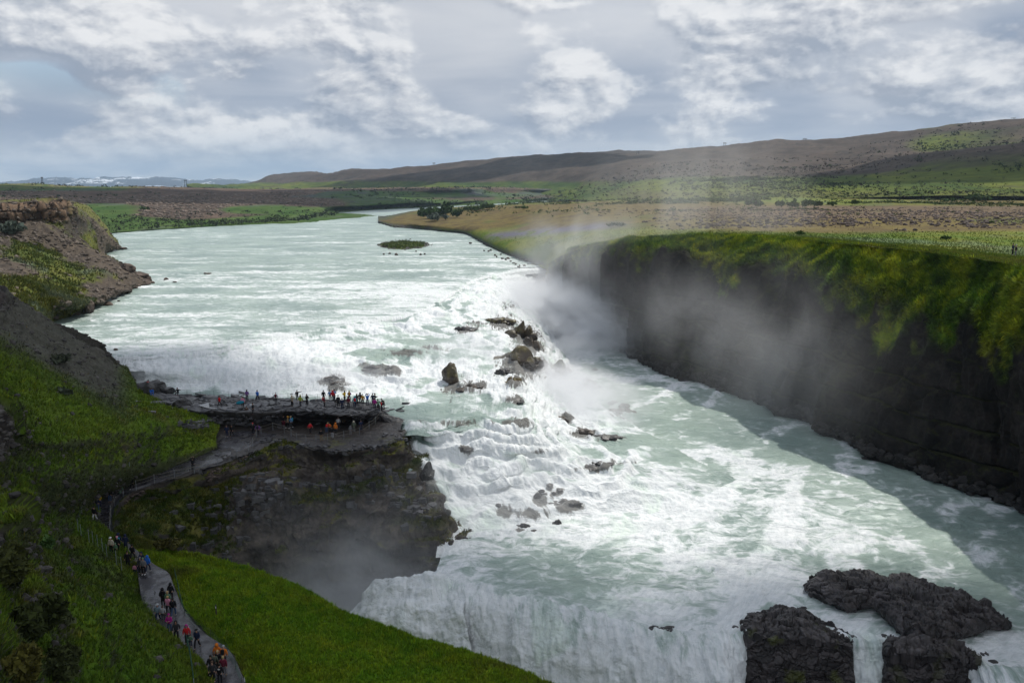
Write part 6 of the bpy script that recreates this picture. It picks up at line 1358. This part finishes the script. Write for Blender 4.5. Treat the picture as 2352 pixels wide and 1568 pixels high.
def pose_meshes(pn, wide=1.0):
    if pn in MESHES: return MESHES[pn]
    J = dict(REST); J.update(POSE[pn]); v = {k: np.array(x, float) for k, x in J.items()}
    up = (v['ne']-v['ch']); up /= np.linalg.norm(up); sh = v['ne']*.75+v['ch']*.25
    sl, sr = sh+np.array([-.18, .0, -.01]), sh+np.array([.18, .0, -.01]); hl, hr = v['pe']+np.array([-.10, 0, -.05]), v['pe']+np.array([.10, 0, -.05])
    tl, tr = v['al']+np.array([-.01, -.17, -.045]), v['ar']+np.array([.01, -.17, -.045])
    def hand(w, e):
        d = w-e; d /= np.linalg.norm(d); return w+d*.10, w+d*.05+np.array([0, -.05, 0])
    hL, thL = hand(v['wl'], v['el']); hR, thR = hand(v['wr'], v['er'])
    top = v['hd']+np.array([0, 0, .09]); nose = v['hd']+np.array([0, -.105, -.005])
    A = [v['pe'], v['ch'], v['ne'], v['hd'], top, hl, v['kl'], v['al'], tl, hr, v['kr'], v['ar'], tr, sl, v['el'], v['wl'], hL, sr, v['er'], v['wr'], hR, nose, thL, thR]
    Rr = [(.13, .10), (.14, .10), .055, (.085, .10), (.06, .07), .085, .055, .038, .03, .085, .055, .038, .03, .06, .042, .03, (.035, .018), .06, .042, .03, (.035, .018), .02, .012, .012]
    E = [(0, 1), (1, 2), (2, 3), (3, 4), (0, 5), (5, 6), (6, 7), (7, 8), (0, 9), (9, 10), (10, 11), (11, 12), (1, 13), (13, 14), (14, 15), (15, 16), (1, 17), (17, 18), (18, 19), (19, 20), (3, 21), (15, 22), (19, 23)]
    body = skin('body', [(*a, r) for a, r in zip(A, Rr)], E)
    cs = v['ne']-up*.05
    jk = skin('jacket', [(*(v['pe']-up*.10), (.165, .125)), (*v['pe'], (.165, .13)), (*v['ch'], (.18, .135)), (*cs, (.09, .085)), (*sl, .085), (*v['el'], .07), (*(v['wl']*.9+v['el']*.1), .05), (*sr, .085), (*v['er'], .07), (*(v['wr']*.9+v['er']*.1), .05)],
              [(0, 1), (1, 2), (2, 3), (2, 4), (4, 5), (5, 6), (2, 7), (7, 8), (8, 9)])
    lc = skin('jacket', [(*(v['pe']+np.array([0, 0, -.42])), (.21, .17)), (*v['pe'], (.175, .14)), (*v['ch'], (.18, .135)), (*cs, (.09, .085)), (*sl, .085), (*v['el'], .075), (*(v['wl']*.9+v['el']*.1), .055), (*sr, .085), (*v['er'], .075), (*(v['wr']*.9+v['er']*.1), .055)],
              [(0, 1), (1, 2), (2, 3), (2, 4), (4, 5), (5, 6), (2, 7), (7, 8), (8, 9)])
    tr_ = skin('trousers', [(*(v['pe']+up*.05), (.14, .11)), (*v['pe'], (.14, .115)), (*hl, .105), (*v['kl'], .075), (*(v['al']+np.array([0, 0, .03])), .062), (*hr, .105), (*v['kr'], .075), (*(v['ar']+np.array([0, 0, .03])), .062)],
               [(0, 1), (1, 2), (2, 3), (3, 4), (1, 5), (5, 6), (6, 7)])
    def shoe(a, t_): return (a+np.array([0, .05, -.03]), t_+np.array([0, -.03, .01]))
    vs = []
    for a, t_ in ((v['al'], tl), (v['ar'], tr)):
        s0, s1 = shoe(a, t_); vs.append(skin('shoe', [(*s0, (.05, .045)), (*((s0+s1)/2), (.05, .045)), (*s1, (.042, .032))], [(0, 1), (1, 2)], 1))
    MESHES[pn] = dict(body=body, jacket=jk, coat=lc, trousers=tr_, shoes=vs, head=v['hd'], chest=v['ch'], up=up, hand=hR, neck=v['ne'])
    for k in ('body', 'jacket', 'coat', 'trousers'): MESHES[pn][k].materials.append(None)
    for s in vs: s.materials.append(None)
    return MESHES[pn]
def head_mesh(kind):
    V, F = ICO[3]; V = V.copy()
    if kind == 'hair':
        keep = (V[:, 2] > -.15) | (V[:, 1] > .25); S = np.array([.105, .125, .125]); W_ = V*S+np.array([0, .012, .035])
    elif kind == 'long_hair':
        keep = (V[:, 2] > .2) | (V[:, 1] > .05); W_ = V*np.array([.115, .125, .135])+np.array([0, .015, .03]); low = (V[:, 2] < 0) & (V[:, 1] > 0); W_[low, 2] -= .16*(-V[low, 2])
    elif kind == 'hood':
        keep = (V[:, 1] > -.55) | (V[:, 2] > .45); W_ = V*np.array([.135, .15, .165])+np.array([0, .02, .01]); W_[V[:, 2] < -.3, 0] *= 1.25
    elif kind == 'beanie':
        keep = V[:, 2] > .1; W_ = V*np.array([.112, .13, .15])+np.array([0, .005, .03])
    else:                                        # brimmed or peaked hat
        keep = V[:, 2] > .05; W_ = V*np.array([.112, .128, .13])+np.array([0, 0, .04]); rim = V[:, 2] < .3; W_[rim, :2] *= np.array([1.35, 1.45])
    f = F[keep[F].all(1)]; return raw_mesh(kind, W_, f, smooth=True)
HEADS = {k: head_mesh(k) for k in ('hair', 'long_hair', 'hood', 'beanie', 'hat')}
for me in HEADS.values(): me.materials.append(None)
V, F = ICO[3]; bpv = np.sign(V)*np.abs(V)**.55*np.array([.15, .10, .23]); BACKPACK = raw_mesh('backpack', bpv, F, smooth=True); BACKPACK.materials.append(None)
_mats = {}
PAL = dict(black=(.012, .012, .014), charcoal=(.03, .03, .033), navy=(.015, .022, .055), blue=(.02, .13, .50), ltblue=(.13, .27, .48), teal=(.02, .26, .36), red=(.52, .02, .025), maroon=(.12, .015, .03), orange=(.62, .17, .02), mustard=(.42, .21, .02),
           yellow=(.72, .45, .02), lime=(.30, .36, .04), green=(.11, .21, .13), olive=(.10, .115, .085), white=(.62, .62, .62), cream=(.50, .46, .36), grey=(.17, .17, .18), ltgrey=(.34, .35, .37), beige=(.36, .30, .22), brown=(.085, .05, .032), khaki=(.22, .16, .09),
           jeans=(.05, .085, .16), pink=(.60, .25, .36), magenta=(.34, .02, .20), purple=(.17, .08, .26), blond=(.40, .28, .13), dark=(.02, .014, .01), denim=(.20, .27, .33))
def cm(n, kind='cloth'):
    k = n+kind
    if k not in _mats: _mats[k] = plain(n+'_'+kind, PAL[n], .85 if kind == 'cloth' else .6, .2, vary=.18, scale=9)
    return _mats[k]
M_SKIN = plain('skin', (.42, .24, .17), .6, .3)
def part(name, me, mat, root, loc=None, rot=None):
    o = bpy.data.objects.new(name, me); COL.objects.link(o); o.parent = root
    if loc is not None: o.location = loc
    if rot is not None: o.rotation_euler = rot
    o.material_slots[0].link = 'OBJECT'; o.material_slots[0].material = mat
    return o
def person(px, py, label, top='black', legs='black', face=0, pose='stand', head='hair', hc='dark', pack=None, coat=False, s=1.0, shoes='black', group=None, extra=None, raise_=0.0):
    M = pose_meshes(pose); p = ground_at(px, py)+Vector((0, 0, raise_)); s = s*random.uniform(1.0, 1.05)
    root = empty('person', p, label, 'person', group, math.radians(face)+random.uniform(-.15, .15)); root.scale = (s, s, s)
    part('body', M['body'], M_SKIN, root); part('coat' if coat else 'jacket', M['coat' if coat else 'jacket'], cm(top), root); part('trousers', M['trousers'], cm(legs), root)
    for sh in M['shoes']: part('shoe', sh, cm(shoes), root)
    part(head, HEADS[head], cm(hc, 'cloth' if head not in ('hair', 'long_hair') else 'hair'), root, tuple(M['head']))
    if pack: part('backpack', BACKPACK, cm(pack), root, tuple(M['chest']+np.array([0, .20, .03])))
    if extra == 'print':
        V, F = ICO[2]; me = raw_mesh('print', V*np.array([.09, .012, .07]), F); me.materials.append(cm('white')); c = M['chest']; o = bpy.data.objects.new('print', me); COL.objects.link(o); o.parent = root; o.location = (c[0], c[1]-.135 if abs(face) < 90 else c[1]+.135, c[2]+.08)
    if extra == 'bag':
        V, F = ICO[3]; me = raw_mesh('shoulder_bag', V*np.array([.13, .07, .15]), F); me.materials.append(cm('black')); o = bpy.data.objects.new('shoulder_bag', me); COL.objects.link(o); o.parent = root; o.location = (.24, .05, .95)
    return root
def A1(x, y): return (x/3.36+750)/1.633, (y/3.36+1440)/1.633
def A2(x, y): return (x/3.92+320)/1.633, (y/3.92+1750)/1.633
def A3(x, y): return (x/3.4075+500)/1.633, (y/3.4075+2100)/1.633
GP, GPA = 'visitors on the rock platform', 'visitors walking on the footpath'
for f, lst, g in ((A1, [
 (250, 295, 'person in a bright red jacket walking alone on the left upper ledge', dict(top='red', legs='charcoal', face=150, pose='walk')),
 (597, 215, 'person in a purple jacket standing at the river fence, facing the falls', dict(top='purple', face=180, head='long_hair')),
 (727, 220, 'person in a bright blue jacket standing at the river fence', dict(top='blue', face=165, pose='walk')),
 (960, 250, 'person in pale grey with a red backpack on the ledge edge', dict(top='ltgrey', legs='charcoal', face=180, pack='maroon', head='hat', hc='ltgrey')),
 (1163, 290, 'person in a beige jacket photographing the falls', dict(top='beige', face=150, pose='photo', head='hair', hc='blond')),
 (1228, 215, 'person in black pointing to the right at the platform edge', dict(top='black', face=10, pose='point')),
 (1270, 292, 'person in a lime green hooded jacket stepping across the slabs', dict(top='lime', legs='charcoal', face=-30, pose='stride', head='hood', hc='lime')),
 (1350, 275, 'person in black standing sideways right of the lime green jacket', dict(top='black', face=60, pose='phone')),
 (1560, 218, 'tall person in a dark jacket and backpack at the water side of the ledge', dict(top='charcoal', face=180, pack='black')),
 (1570, 297, 'person in maroon with a bright red bag below the tall dark figure', dict(top='maroon', legs='charcoal', face=90, pack='red')),
 (1640, 215, 'person in a mid blue jacket left of a red one at the edge', dict(top='ltblue', legs='navy', face=175)),
 (1675, 222, 'person in a red jacket between two blue ones at the edge', dict(top='red', legs='charcoal', face=175, head='hood', hc='red')),
 (1697, 212, 'person in a light blue jacket holding up a phone at the edge', dict(top='ltblue', legs='navy', face=60, pose='phone')),
 (1745, 290, 'person in a black coat with a pale beanie in the middle of the crowd', dict(top='black', face=180, head='beanie', hc='grey', coat=True)),
 (1795, 330, 'person in navy standing lowest in the middle of the crowd', dict(top='navy', legs='navy', face=10)),
 (1825, 225, 'person in a yellow jacket taking a selfie', dict(top='yellow', legs='charcoal', face=-120, pose='phone', head='long_hair')),
 (1885, 228, 'person with a mustard backpack turned to the river', dict(top='purple', legs='charcoal', face=180, pack='mustard', head='long_hair', hc='blond', pose='phone')),
 (1872, 305, 'person in a dark red hooded jacket below the mustard backpack', dict(top='maroon', face=170, head='hood', hc='maroon')),
 (1952, 305, 'person in a teal jacket with a red pack near the right of the crowd', dict(top='teal', legs='navy', face=200, pack='red', head='hood', hc='teal')),
 (1980, 270, 'person in black with long dark hair right of the teal jacket', dict(top='black', face=180, head='long_hair')),
 (2022, 250, 'person in black at the back of the mustard jacket', dict(top='black', legs='charcoal', face=180, head='hood', hc='black')),
 (2055, 270, 'person in a mustard jacket in the right part of the crowd', dict(top='mustard', legs='black', face=180, head='beanie', hc='black')),
 (2112, 268, 'person in blue raising both hands to the head, right part of the crowd', dict(top='blue', legs='navy', face=180, pose='high')),
 (2180, 260, 'person in navy, left of the last pair on the upper ledge', dict(top='navy', legs='navy', face=180)),
 (2207, 260, 'person in black photographing, right of the last pair on the upper ledge', dict(top='black', face=100, pose='phone')),
 (2203, 325, 'person with a bright pink jacket behind the stair rail at the right tip', dict(top='magenta', legs='navy', face=180)),
 (2250, 335, 'person in dark green among the group bending at the right tip', dict(top='green', legs='charcoal', face=190, pose='lean')),
 (2292, 352, 'person with an orange red pack leaning at the right tip', dict(top='black', legs='charcoal', face=120, pack='red', pose='lean')),
 (2322, 318, 'person in black leaning furthest right at the platform tip', dict(top='black', face=-90, pose='lean')),
 (2245, 425, 'person in pale trousers with a blue backpack at the rope rail', dict(top='charcoal', legs='ltgrey', face=180, pack='blue')),
 (593, 432, 'person in a brown jacket and white trousers climbing the rock step', dict(top='brown', legs='white', face=10, pose='walk')),
 (670, 385, 'slim person in black standing on the rock step', dict(top='black', face=90)),
 (342, 668, 'person in a dark coat, left one of the pair on the lower ledge', dict(top='navy', legs='navy', face=0, coat=True, shoes='ltgrey')),
 (405, 665, 'person in black, right one of the pair on the lower ledge', dict(top='black', face=5, pose='walk')),
 (672, 640, 'person in black with a bright red beanie on the lower ledge', dict(top='black', face=20, head='beanie', hc='red', coat=True)),
 (733, 655, 'person in a lilac jacket with black straps at the rope fence', dict(top='purple', legs='charcoal', face=190, pack='charcoal')),
 (1058, 540, 'person in black with dark red trousers at the rock step', dict(top='black', legs='maroon', face=0)),
 (1122, 492, 'person with a red cap half hidden behind the couple', dict(top='navy', legs='navy', face=180, head='hat', hc='red')),
 (1112, 556, 'person in an orange brown jacket walking left of the light blue one', dict(top='khaki', legs='black', face=-70, pose='walk', head='hood', hc='mustard', shoes='white')),
 (1150, 556, 'person in a light blue jacket with a turquoise backpack', dict(top='ltblue', legs='charcoal', face=-70, pose='stride', pack='teal', head='hair', hc='blond', shoes='white')),
 (1390, 630, 'person in a red jacket walking alone on the lower ledge', dict(top='red', legs='black', face=60, pose='walk')),
 (1597, 620, 'person in a red jacket and jeans bending towards the orange children', dict(top='red', legs='jeans', face=50, pose='lean', head='hair', hc='blond')),
 (1637, 612, 'smaller person in an orange jacket next to the bending red one', dict(top='orange', legs='charcoal', face=170, s=.85)),
 (1712, 640, 'person in a bright orange hooded jacket in the lower group', dict(top='orange', legs='charcoal', face=160, head='hood', hc='orange', shoes='white')),
 (1745, 560, 'person in a white jacket behind the orange hood', dict(top='white', legs='charcoal', face=180, head='beanie', hc='white')),
 (1730, 520, 'person in a grey patterned hooded jacket at the foot of the rock step', dict(top='grey', legs='grey', face=180, head='hood', hc='grey')),
 (1668, 690, 'person in black with wide pale grey trousers at the rope fence', dict(top='black', legs='ltgrey', face=190, pose='stride')),
 (1530, 722, 'person in black with khaki trousers standing at the lower rope fence', dict(top='black', legs='khaki', face=180)),
 (1812, 490, 'person in navy with brown trousers climbing to the upper ledge', dict(top='navy', legs='khaki', face=180, pose='walk')),
 (1898, 645, 'child in grey beside the adult in the long olive jacket', dict(top='grey', legs='grey', face=180, s=.78, head='hood', hc='grey')),
 (1942, 612, 'adult in a long olive grey jacket on the right of the lower ledge', dict(top='olive', legs='grey', face=185, coat=True, head='hood', hc='cream')),
 (2032, 600, 'person in a navy jacket alone at the right end of the lower ledge', dict(top='navy', legs='navy', face=-150))], GP),
 (A2, [
 (688, 338, 'person in black with white shoes, highest of those on the path bend', dict(top='black', face=180, pose='walk', shoes='white')),
 (520, 455, 'person in a grey green raincoat at the path bend rope', dict(top='green', legs='charcoal', face=190, coat=True, head='hood', hc='charcoal')),
 (430, 448, 'person with a dark green hooded jacket beside the raincoat', dict(top='olive', legs='charcoal', face=180, head='hood', hc='green', shoes='white')),
 (365, 520, 'person with a yellow beanie, black jacket and jeans on the path', dict(top='black', legs='jeans', face=10, head='beanie', hc='yellow', shoes='khaki')),
 (217, 605, 'person in a bright yellow jacket and hat on the upper path', dict(top='yellow', legs='navy', face=0, head='beanie', hc='yellow', pose='phone')),
 (183, 652, 'person in navy with a backpack just behind the yellow jacket', dict(top='navy', legs='jeans', face=180, pack='charcoal')),
 (143, 805, 'person in a black jacket and white trousers on the left edge of the path', dict(top='black', legs='white', face=0, pose='walk', extra='bag')),
 (388, 1270, 'person in a cream coat with a white hat', dict(top='cream', legs='black', face=0, head='hat', hc='white')),
 (450, 1288, 'child in a pale green jacket next to the cream coat', dict(top='green', legs='black', face=0, s=.72, head='hood', hc='green')),
 (482, 1255, 'person in black with a bright pink scarf behind the green child', dict(top='black', legs='black', face=0, head='hair', hc='pink', pack='teal')),
 (500, 1215, 'person in a navy hooded jacket, highest of the group by the grass edge', dict(top='navy', legs='navy', face=180, head='hood', hc='navy')),
 (600, 1232, 'person in a long navy hooded coat on the path', dict(top='navy', legs='black', face=180, coat=True, head='hood', hc='navy')),
 (700, 1378, 'person in a black jacket with a white collar walking up the path', dict(top='black', legs='charcoal', face=180, pose='walk', shoes='ltgrey')),
 (632, 1480, 'person in a long black coat in the middle of the narrow path', dict(top='black', legs='black', face=10, coat=True)),
 (838, 1500, 'person in a dark navy hooded jacket behind the bright blue one', dict(top='navy', legs='black', face=0, head='hood', hc='navy')),
 (925, 1552, 'person in a bright blue hooded jacket on the path', dict(top='blue', legs='navy', face=180, pose='walk', head='hood', hc='blue', shoes='ltgrey'))], GPA),
 (A3, [
 (22, 182, 'small child with long hair and a pale pink top', dict(top='pink', legs='navy', face=0, s=.62, head='long_hair', hc='dark')),
 (62, 170, 'small child in blue between the pink child and the adults', dict(top='navy', legs='navy', face=10, s=.62)),
 (100, 176, 'person in a dark jacket leading two small children', dict(top='charcoal', legs='black', face=0, head='beanie', hc='grey')),
 (136, 184, 'person with a black and white patterned top beside the children', dict(top='grey', legs='black', face=0, head='beanie', hc='green', shoes='white')),
 (385, 592, 'person in a black hooded coat, left one of two on the wide path', dict(top='black', legs='black', face=180, head='hood', hc='black', coat=True)),
 (487, 520, 'person in a black hooded jacket close to the net fence', dict(top='black', legs='black', face=180, head='hood', hc='black')),
 (448, 610, 'blonde person in a pale green striped top', dict(top='green', legs='charcoal', face=180, head='long_hair', hc='blond', s=.9)),
 (452, 696, 'person in a pink top walking up the path', dict(top='pink', legs='black', face=180, head='hair', hc='blond', pose='walk')),
 (518, 722, 'person in black with a large black backpack and jeans', dict(top='black', legs='jeans', face=180, pack='black', pose='walk', shoes='ltgrey')),
 (322, 797, 'person in a light denim blue jacket with a grey cap', dict(top='denim', legs='navy', face=10, head='hat', hc='ltgrey', pose='walk', shoes='khaki')),
 (385, 780, 'child in a white jacket beside the denim jacket', dict(top='ltgrey', legs='charcoal', face=180, s=.85, head='hair', hc='brown')),
 (470, 932, 'person in a magenta jacket and hat with jeans', dict(top='magenta', legs='jeans', face=0, head='beanie', hc='magenta', pose='phone')),
 (558, 1028, 'person in a dark grey hooded jacket striding down the path', dict(top='charcoal', legs='black', face=10, head='hood', hc='charcoal', pose='stride', shoes='ltgrey')),
 (692, 1072, 'person in a bright red patterned jacket at the net fence', dict(top='red', legs='charcoal', face=0, head='hood', hc='magenta', pack='pink')),
 (738, 1105, 'small child in green holding hands between two adults', dict(top='green', legs='navy', face=0, s=.62, head='hair', hc='dark')),
 (822, 1130, 'person in navy and black striding beside the green child', dict(top='navy', legs='black', face=0, pose='walk', head='hat', hc='black')),
 (1080, 1330, 'person in an orange hooded jacket at the bottom of the path', dict(top='orange', legs='charcoal', face=180, head='hood', hc='orange')),
 (1165, 1345, 'person with an orange jacket, black backpack and pale beanie', dict(top='orange', legs='charcoal', face=180, head='beanie', hc='ltgrey', pack='black')),
 (1090, 1420, 'blonde person in black behind the orange hood', dict(top='black', legs='charcoal', face=180, head='hair', hc='blond')),
 (1002, 1480, 'person in a black jacket coming down on the left of the last group', dict(top='black', legs='black', face=0)),
 (1045, 1445, 'person in olive partly hidden in the last group', dict(top='olive', legs='charcoal', face=180, head='hair', hc='brown')),
 (1160, 1495, 'person in a plum sweater and grey trousers', dict(top='maroon', legs='grey', face=180, head='hair', hc='blond', pose='walk', shoes='khaki')),
 (1112, 1590, 'person in a black top with a pale print on the back', dict(top='black', legs='black', face=180, extra='print')),
 (1022, 1560, 'brown haired person second from the bottom edge', dict(top='charcoal', legs='black', face=0, head='hair', hc='brown')),
 (1012, 1660, 'person in a black top with a round white emblem at the bottom edge', dict(top='black', legs='black', face=0, head='hair', hc='brown', extra='print'))], GPA)):
    for x, y, lb, kw in lst:
        a, b = f(x, y); person(a, b, lb, group=g, **kw)
person(444, 1082, 'person in black with both arms raised, alone on the rising path', top='black', legs='black', face=-160, pose='high', group=GPA)
u_ = person(*A1(543, 305), 'person in a pale pink jacket carrying a flat blue board on the upper ledge', top='pink', legs='black', face=-10, head='long_hair', group=GP)
V, F = ICO[3]; sl_ = raw_mesh('carried_board', V*np.array([.62, .05, .24]), F); q = u_.location+Vector((-.3, -.28, .95)); o = link('carried_board', sl_, cm('teal')); o.location = q; o.rotation_euler = (0, -.2, 0)
o['label'] = 'flat oval turquoise blue board held by the person in pale pink'; o['category'] = 'board'
person(342, 897, 'person in maroon with a red pack on the far left rocks', top='maroon', legs='navy', face=180, pack='red', pose='stand')
person(349, 909, 'person in a bright blue jacket sitting where the slope meets the rocks', top='blue', legs='blue', face=40, pose='sit')
person(409, 915, 'person in dark clothing crouching on the round boulder and pointing', top='charcoal', legs='black', face=0, pose='sitpoint', raise_=.5)
person(2325, 586, 'person in navy, left one of the two alone on the right plateau', top='navy', legs='black', face=40, pose='phone', shoes='ltgrey', group='pair on the right plateau')
person(2332, 590, 'person in black jacket and grey trousers with a pale cap on the plateau', top='black', legs='grey', face=-140, head='beanie', hc='ltgrey', group='pair on the right plateau')
# ---------------------------------------------------------------- clouds that shade the land, spray and haze
m, t, b = new_mat('cloud_vapour'); b.inputs['Base Color'].default_value = (0.85, 0.86, 0.88, 1); b.inputs['Roughness'].default_value = 1.0
M_CLOUD = m
def cloud(discs, alt=1300.0):
    off = Vector((math.sin(SUN_AZ), math.cos(SUN_AZ), 0))*(alt/math.tan(SUN_EL))
    Vs, Fs, n0 = [], [], 0
    for cx, cy, r in discs:
        nl, nm = 14, 28
        th = np.linspace(0, math.pi, nl)[:, None]; ph = np.linspace(0, 2*math.pi, nm, endpoint=False)[None, :]
        d = np.stack([np.sin(th)*np.cos(ph), np.sin(th)*np.sin(ph), np.cos(th)*np.ones_like(ph)], -1)
        v = d*np.array([r, r, r*.45])*(1+.22*fbm(d*3+cx, 1.0, 4))[..., None] + np.array([cx+off.x, cy+off.y, CAMZ-35+alt])
        idx = np.arange(nl*nm).reshape(nl, nm)+n0; n0 += nl*nm
        a, b2 = idx[:-1], np.roll(idx[:-1], -1, 1); c, d2 = np.roll(idx[1:], -1, 1), idx[1:]
        Vs.append(v.reshape(-1, 3)); Fs.append(np.stack([a, d2, c, b2], -1).reshape(-1, 4))
    o = link('cloud', raw_mesh('cloud', np.concatenate(Vs), np.concatenate(Fs)), M_CLOUD, kind='structure')
def D(px, py, d, r): p = P(px, py, d=d); return (p.x, p.y, r)
cloud([(-80, 62, 78), (-52, 88, 40), (-14, 66, 38), (28, 58, 38), (75, 44, 48), (110, 40, 50), (45, 30, 48), (15, 10, 70), (-110, 10, 90), (-60, -40, 110), (60, -40, 90)])
cloud([D(2250, 380, 1050, 170), D(2352, 400, 950, 180), D(2120, 400, 1100, 110), D(2500, 380, 1000, 250)], 1500)
cloud([D(1000, 405, 2400, 260), D(1180, 390, 2400, 240), D(860, 415, 2500, 200), D(1320, 395, 2200, 160)], 1700)
cloud([D(300, 452, 1100, 160), D(600, 462, 1100, 200), D(60, 440, 1300, 220), D(850, 445, 1500, 200)], 1600)

def ico(name, sub=3):
    import bmesh
    bm = bmesh.new(); bmesh.ops.create_icosphere(bm, subdivisions=sub, radius=1.0)
    me = bpy.data.meshes.new(name); bm.to_mesh(me); bm.free(); return me
def mist(c, rad, dens, nscale=2.2, power=1.5, lo=0.35, hi=0.75, stretch=1.0, rz=0.0):
    me = ico('mist'); o = link('mist', me, None, kind='stuff'); o.location = c; o.scale = rad; o.rotation_euler = (0, 0, rz)
    m = bpy.data.materials.new('spray_mist'); m.use_nodes = True; t = m.node_tree; t.nodes.clear()
    out = t.nodes.new('ShaderNodeOutputMaterial'); pv = t.nodes.new('ShaderNodeVolumePrincipled'); t.links.new(pv.outputs[0], out.inputs['Volume'])
    pv.inputs['Color'].default_value = (0.97, 0.98, 1, 1); pv.inputs['Anisotropy'].default_value = 0.25
    tc = t.nodes.new('ShaderNodeTexCoord')
    ln = N(t, 'ShaderNodeVectorMath', operation='LENGTH'); t.links.new(tc.outputs['Object'], ln.inputs[0])
    fall = math_n(t, 'POWER', math_n(t, 'SUBTRACT', 1.0, ln.outputs['Value'], clamp=True), power)
    nz = noise_n(t, vecmath(t, 'ADD', vecmath(t, 'MULTIPLY', tc.outputs['Object'], (1, 1, 1/stretch)), (c[0]*.1, c[1]*.1, 0)), nscale, 4, .6, .4)
    dn = math_n(t, 'MULTIPLY', math_n(t, 'MULTIPLY', fall, maprange(t, nz, lo, hi)), dens)
    t.links.new(dn, pv.inputs['Density'])
    me.materials.append(m)
    return o
GA = math.radians(16)
mist(P(1300, 742, z=-38), (25, 46, 15), 1.2, rz=GA)
mist(P(1262, 700, d=268), (12, 18, 15), 0.3)
mist(P(1345, 640, d=235), (26, 40, 24), 0.10, rz=GA, stretch=1.6)
mist(P(1600, 520, d=225), (34, 30, 30), 0.035, stretch=3.0, lo=.38, hi=.8, power=1.0)
mist(P(1690, 790, d=175), (24, 60, 22), 0.045, rz=GA, stretch=2.2, power=1.2)
mist(P(1345, 905, z=-39), (12, 24, 6), 0.8, rz=GA)
mist(P(420, 862, z=-32), (19, 3.2, 3.0), 0.7, nscale=4)  # from here, thin spray strips added over the fall faces to brighten them
mist(P(760, 862, z=-32), (15, 4.5, 3.0), 0.7, nscale=4)
mist(P(1190, 665, d=268), (11, 8, 6), 0.45, nscale=3)
mist(P(1250, 870, z=-36.5), (9, 22, 5), 0.55, rz=GA, nscale=3)
mist(P(1060, 800, z=-31.5), (16, 16, 2.6), 0.30, nscale=4)  # last of the spray strips added to brighten the cascade
mist(P(1130, 1120, z=-39), (18, 12, 6), 0.18)
mist(P(905, 1430, z=-54), (21, 15, 14), 1.3)
mist(P(790, 1330, d=92), (17, 9, 15), 0.07, stretch=2.5)
mist(P(1350, 1560, z=-51), (28, 8, 9), 0.5)
# thin haze over the whole land
hb = [(-16500, -900, CAMZ-68), (16500, -900, CAMZ-68), (16500, 18000, CAMZ-68), (-16500, 18000, CAMZ-68)]
hv = hb + [(x, y, CAMZ+420) for x, y, z in hb]
hf = [(0, 3, 2, 1), (4, 5, 6, 7), (0, 1, 5, 4), (1, 2, 6, 5), (2, 3, 7, 6), (3, 0, 4, 7)]
me = raw_mesh('haze', np.array(hv), np.array(hf), smooth=False)
m = bpy.data.materials.new('thin_haze'); m.use_nodes = True; t = m.node_tree; t.nodes.clear()
out = t.nodes.new('ShaderNodeOutputMaterial'); pv = t.nodes.new('ShaderNodeVolumePrincipled'); t.links.new(pv.outputs[0], out.inputs['Volume'])
pv.inputs['Density'].default_value = 5.5e-5; pv.inputs['Color'].default_value = (0.62, 0.80, 1.0, 1); pv.inputs['Anisotropy'].default_value = 0.2
link('haze', me, m, kind='stuff')
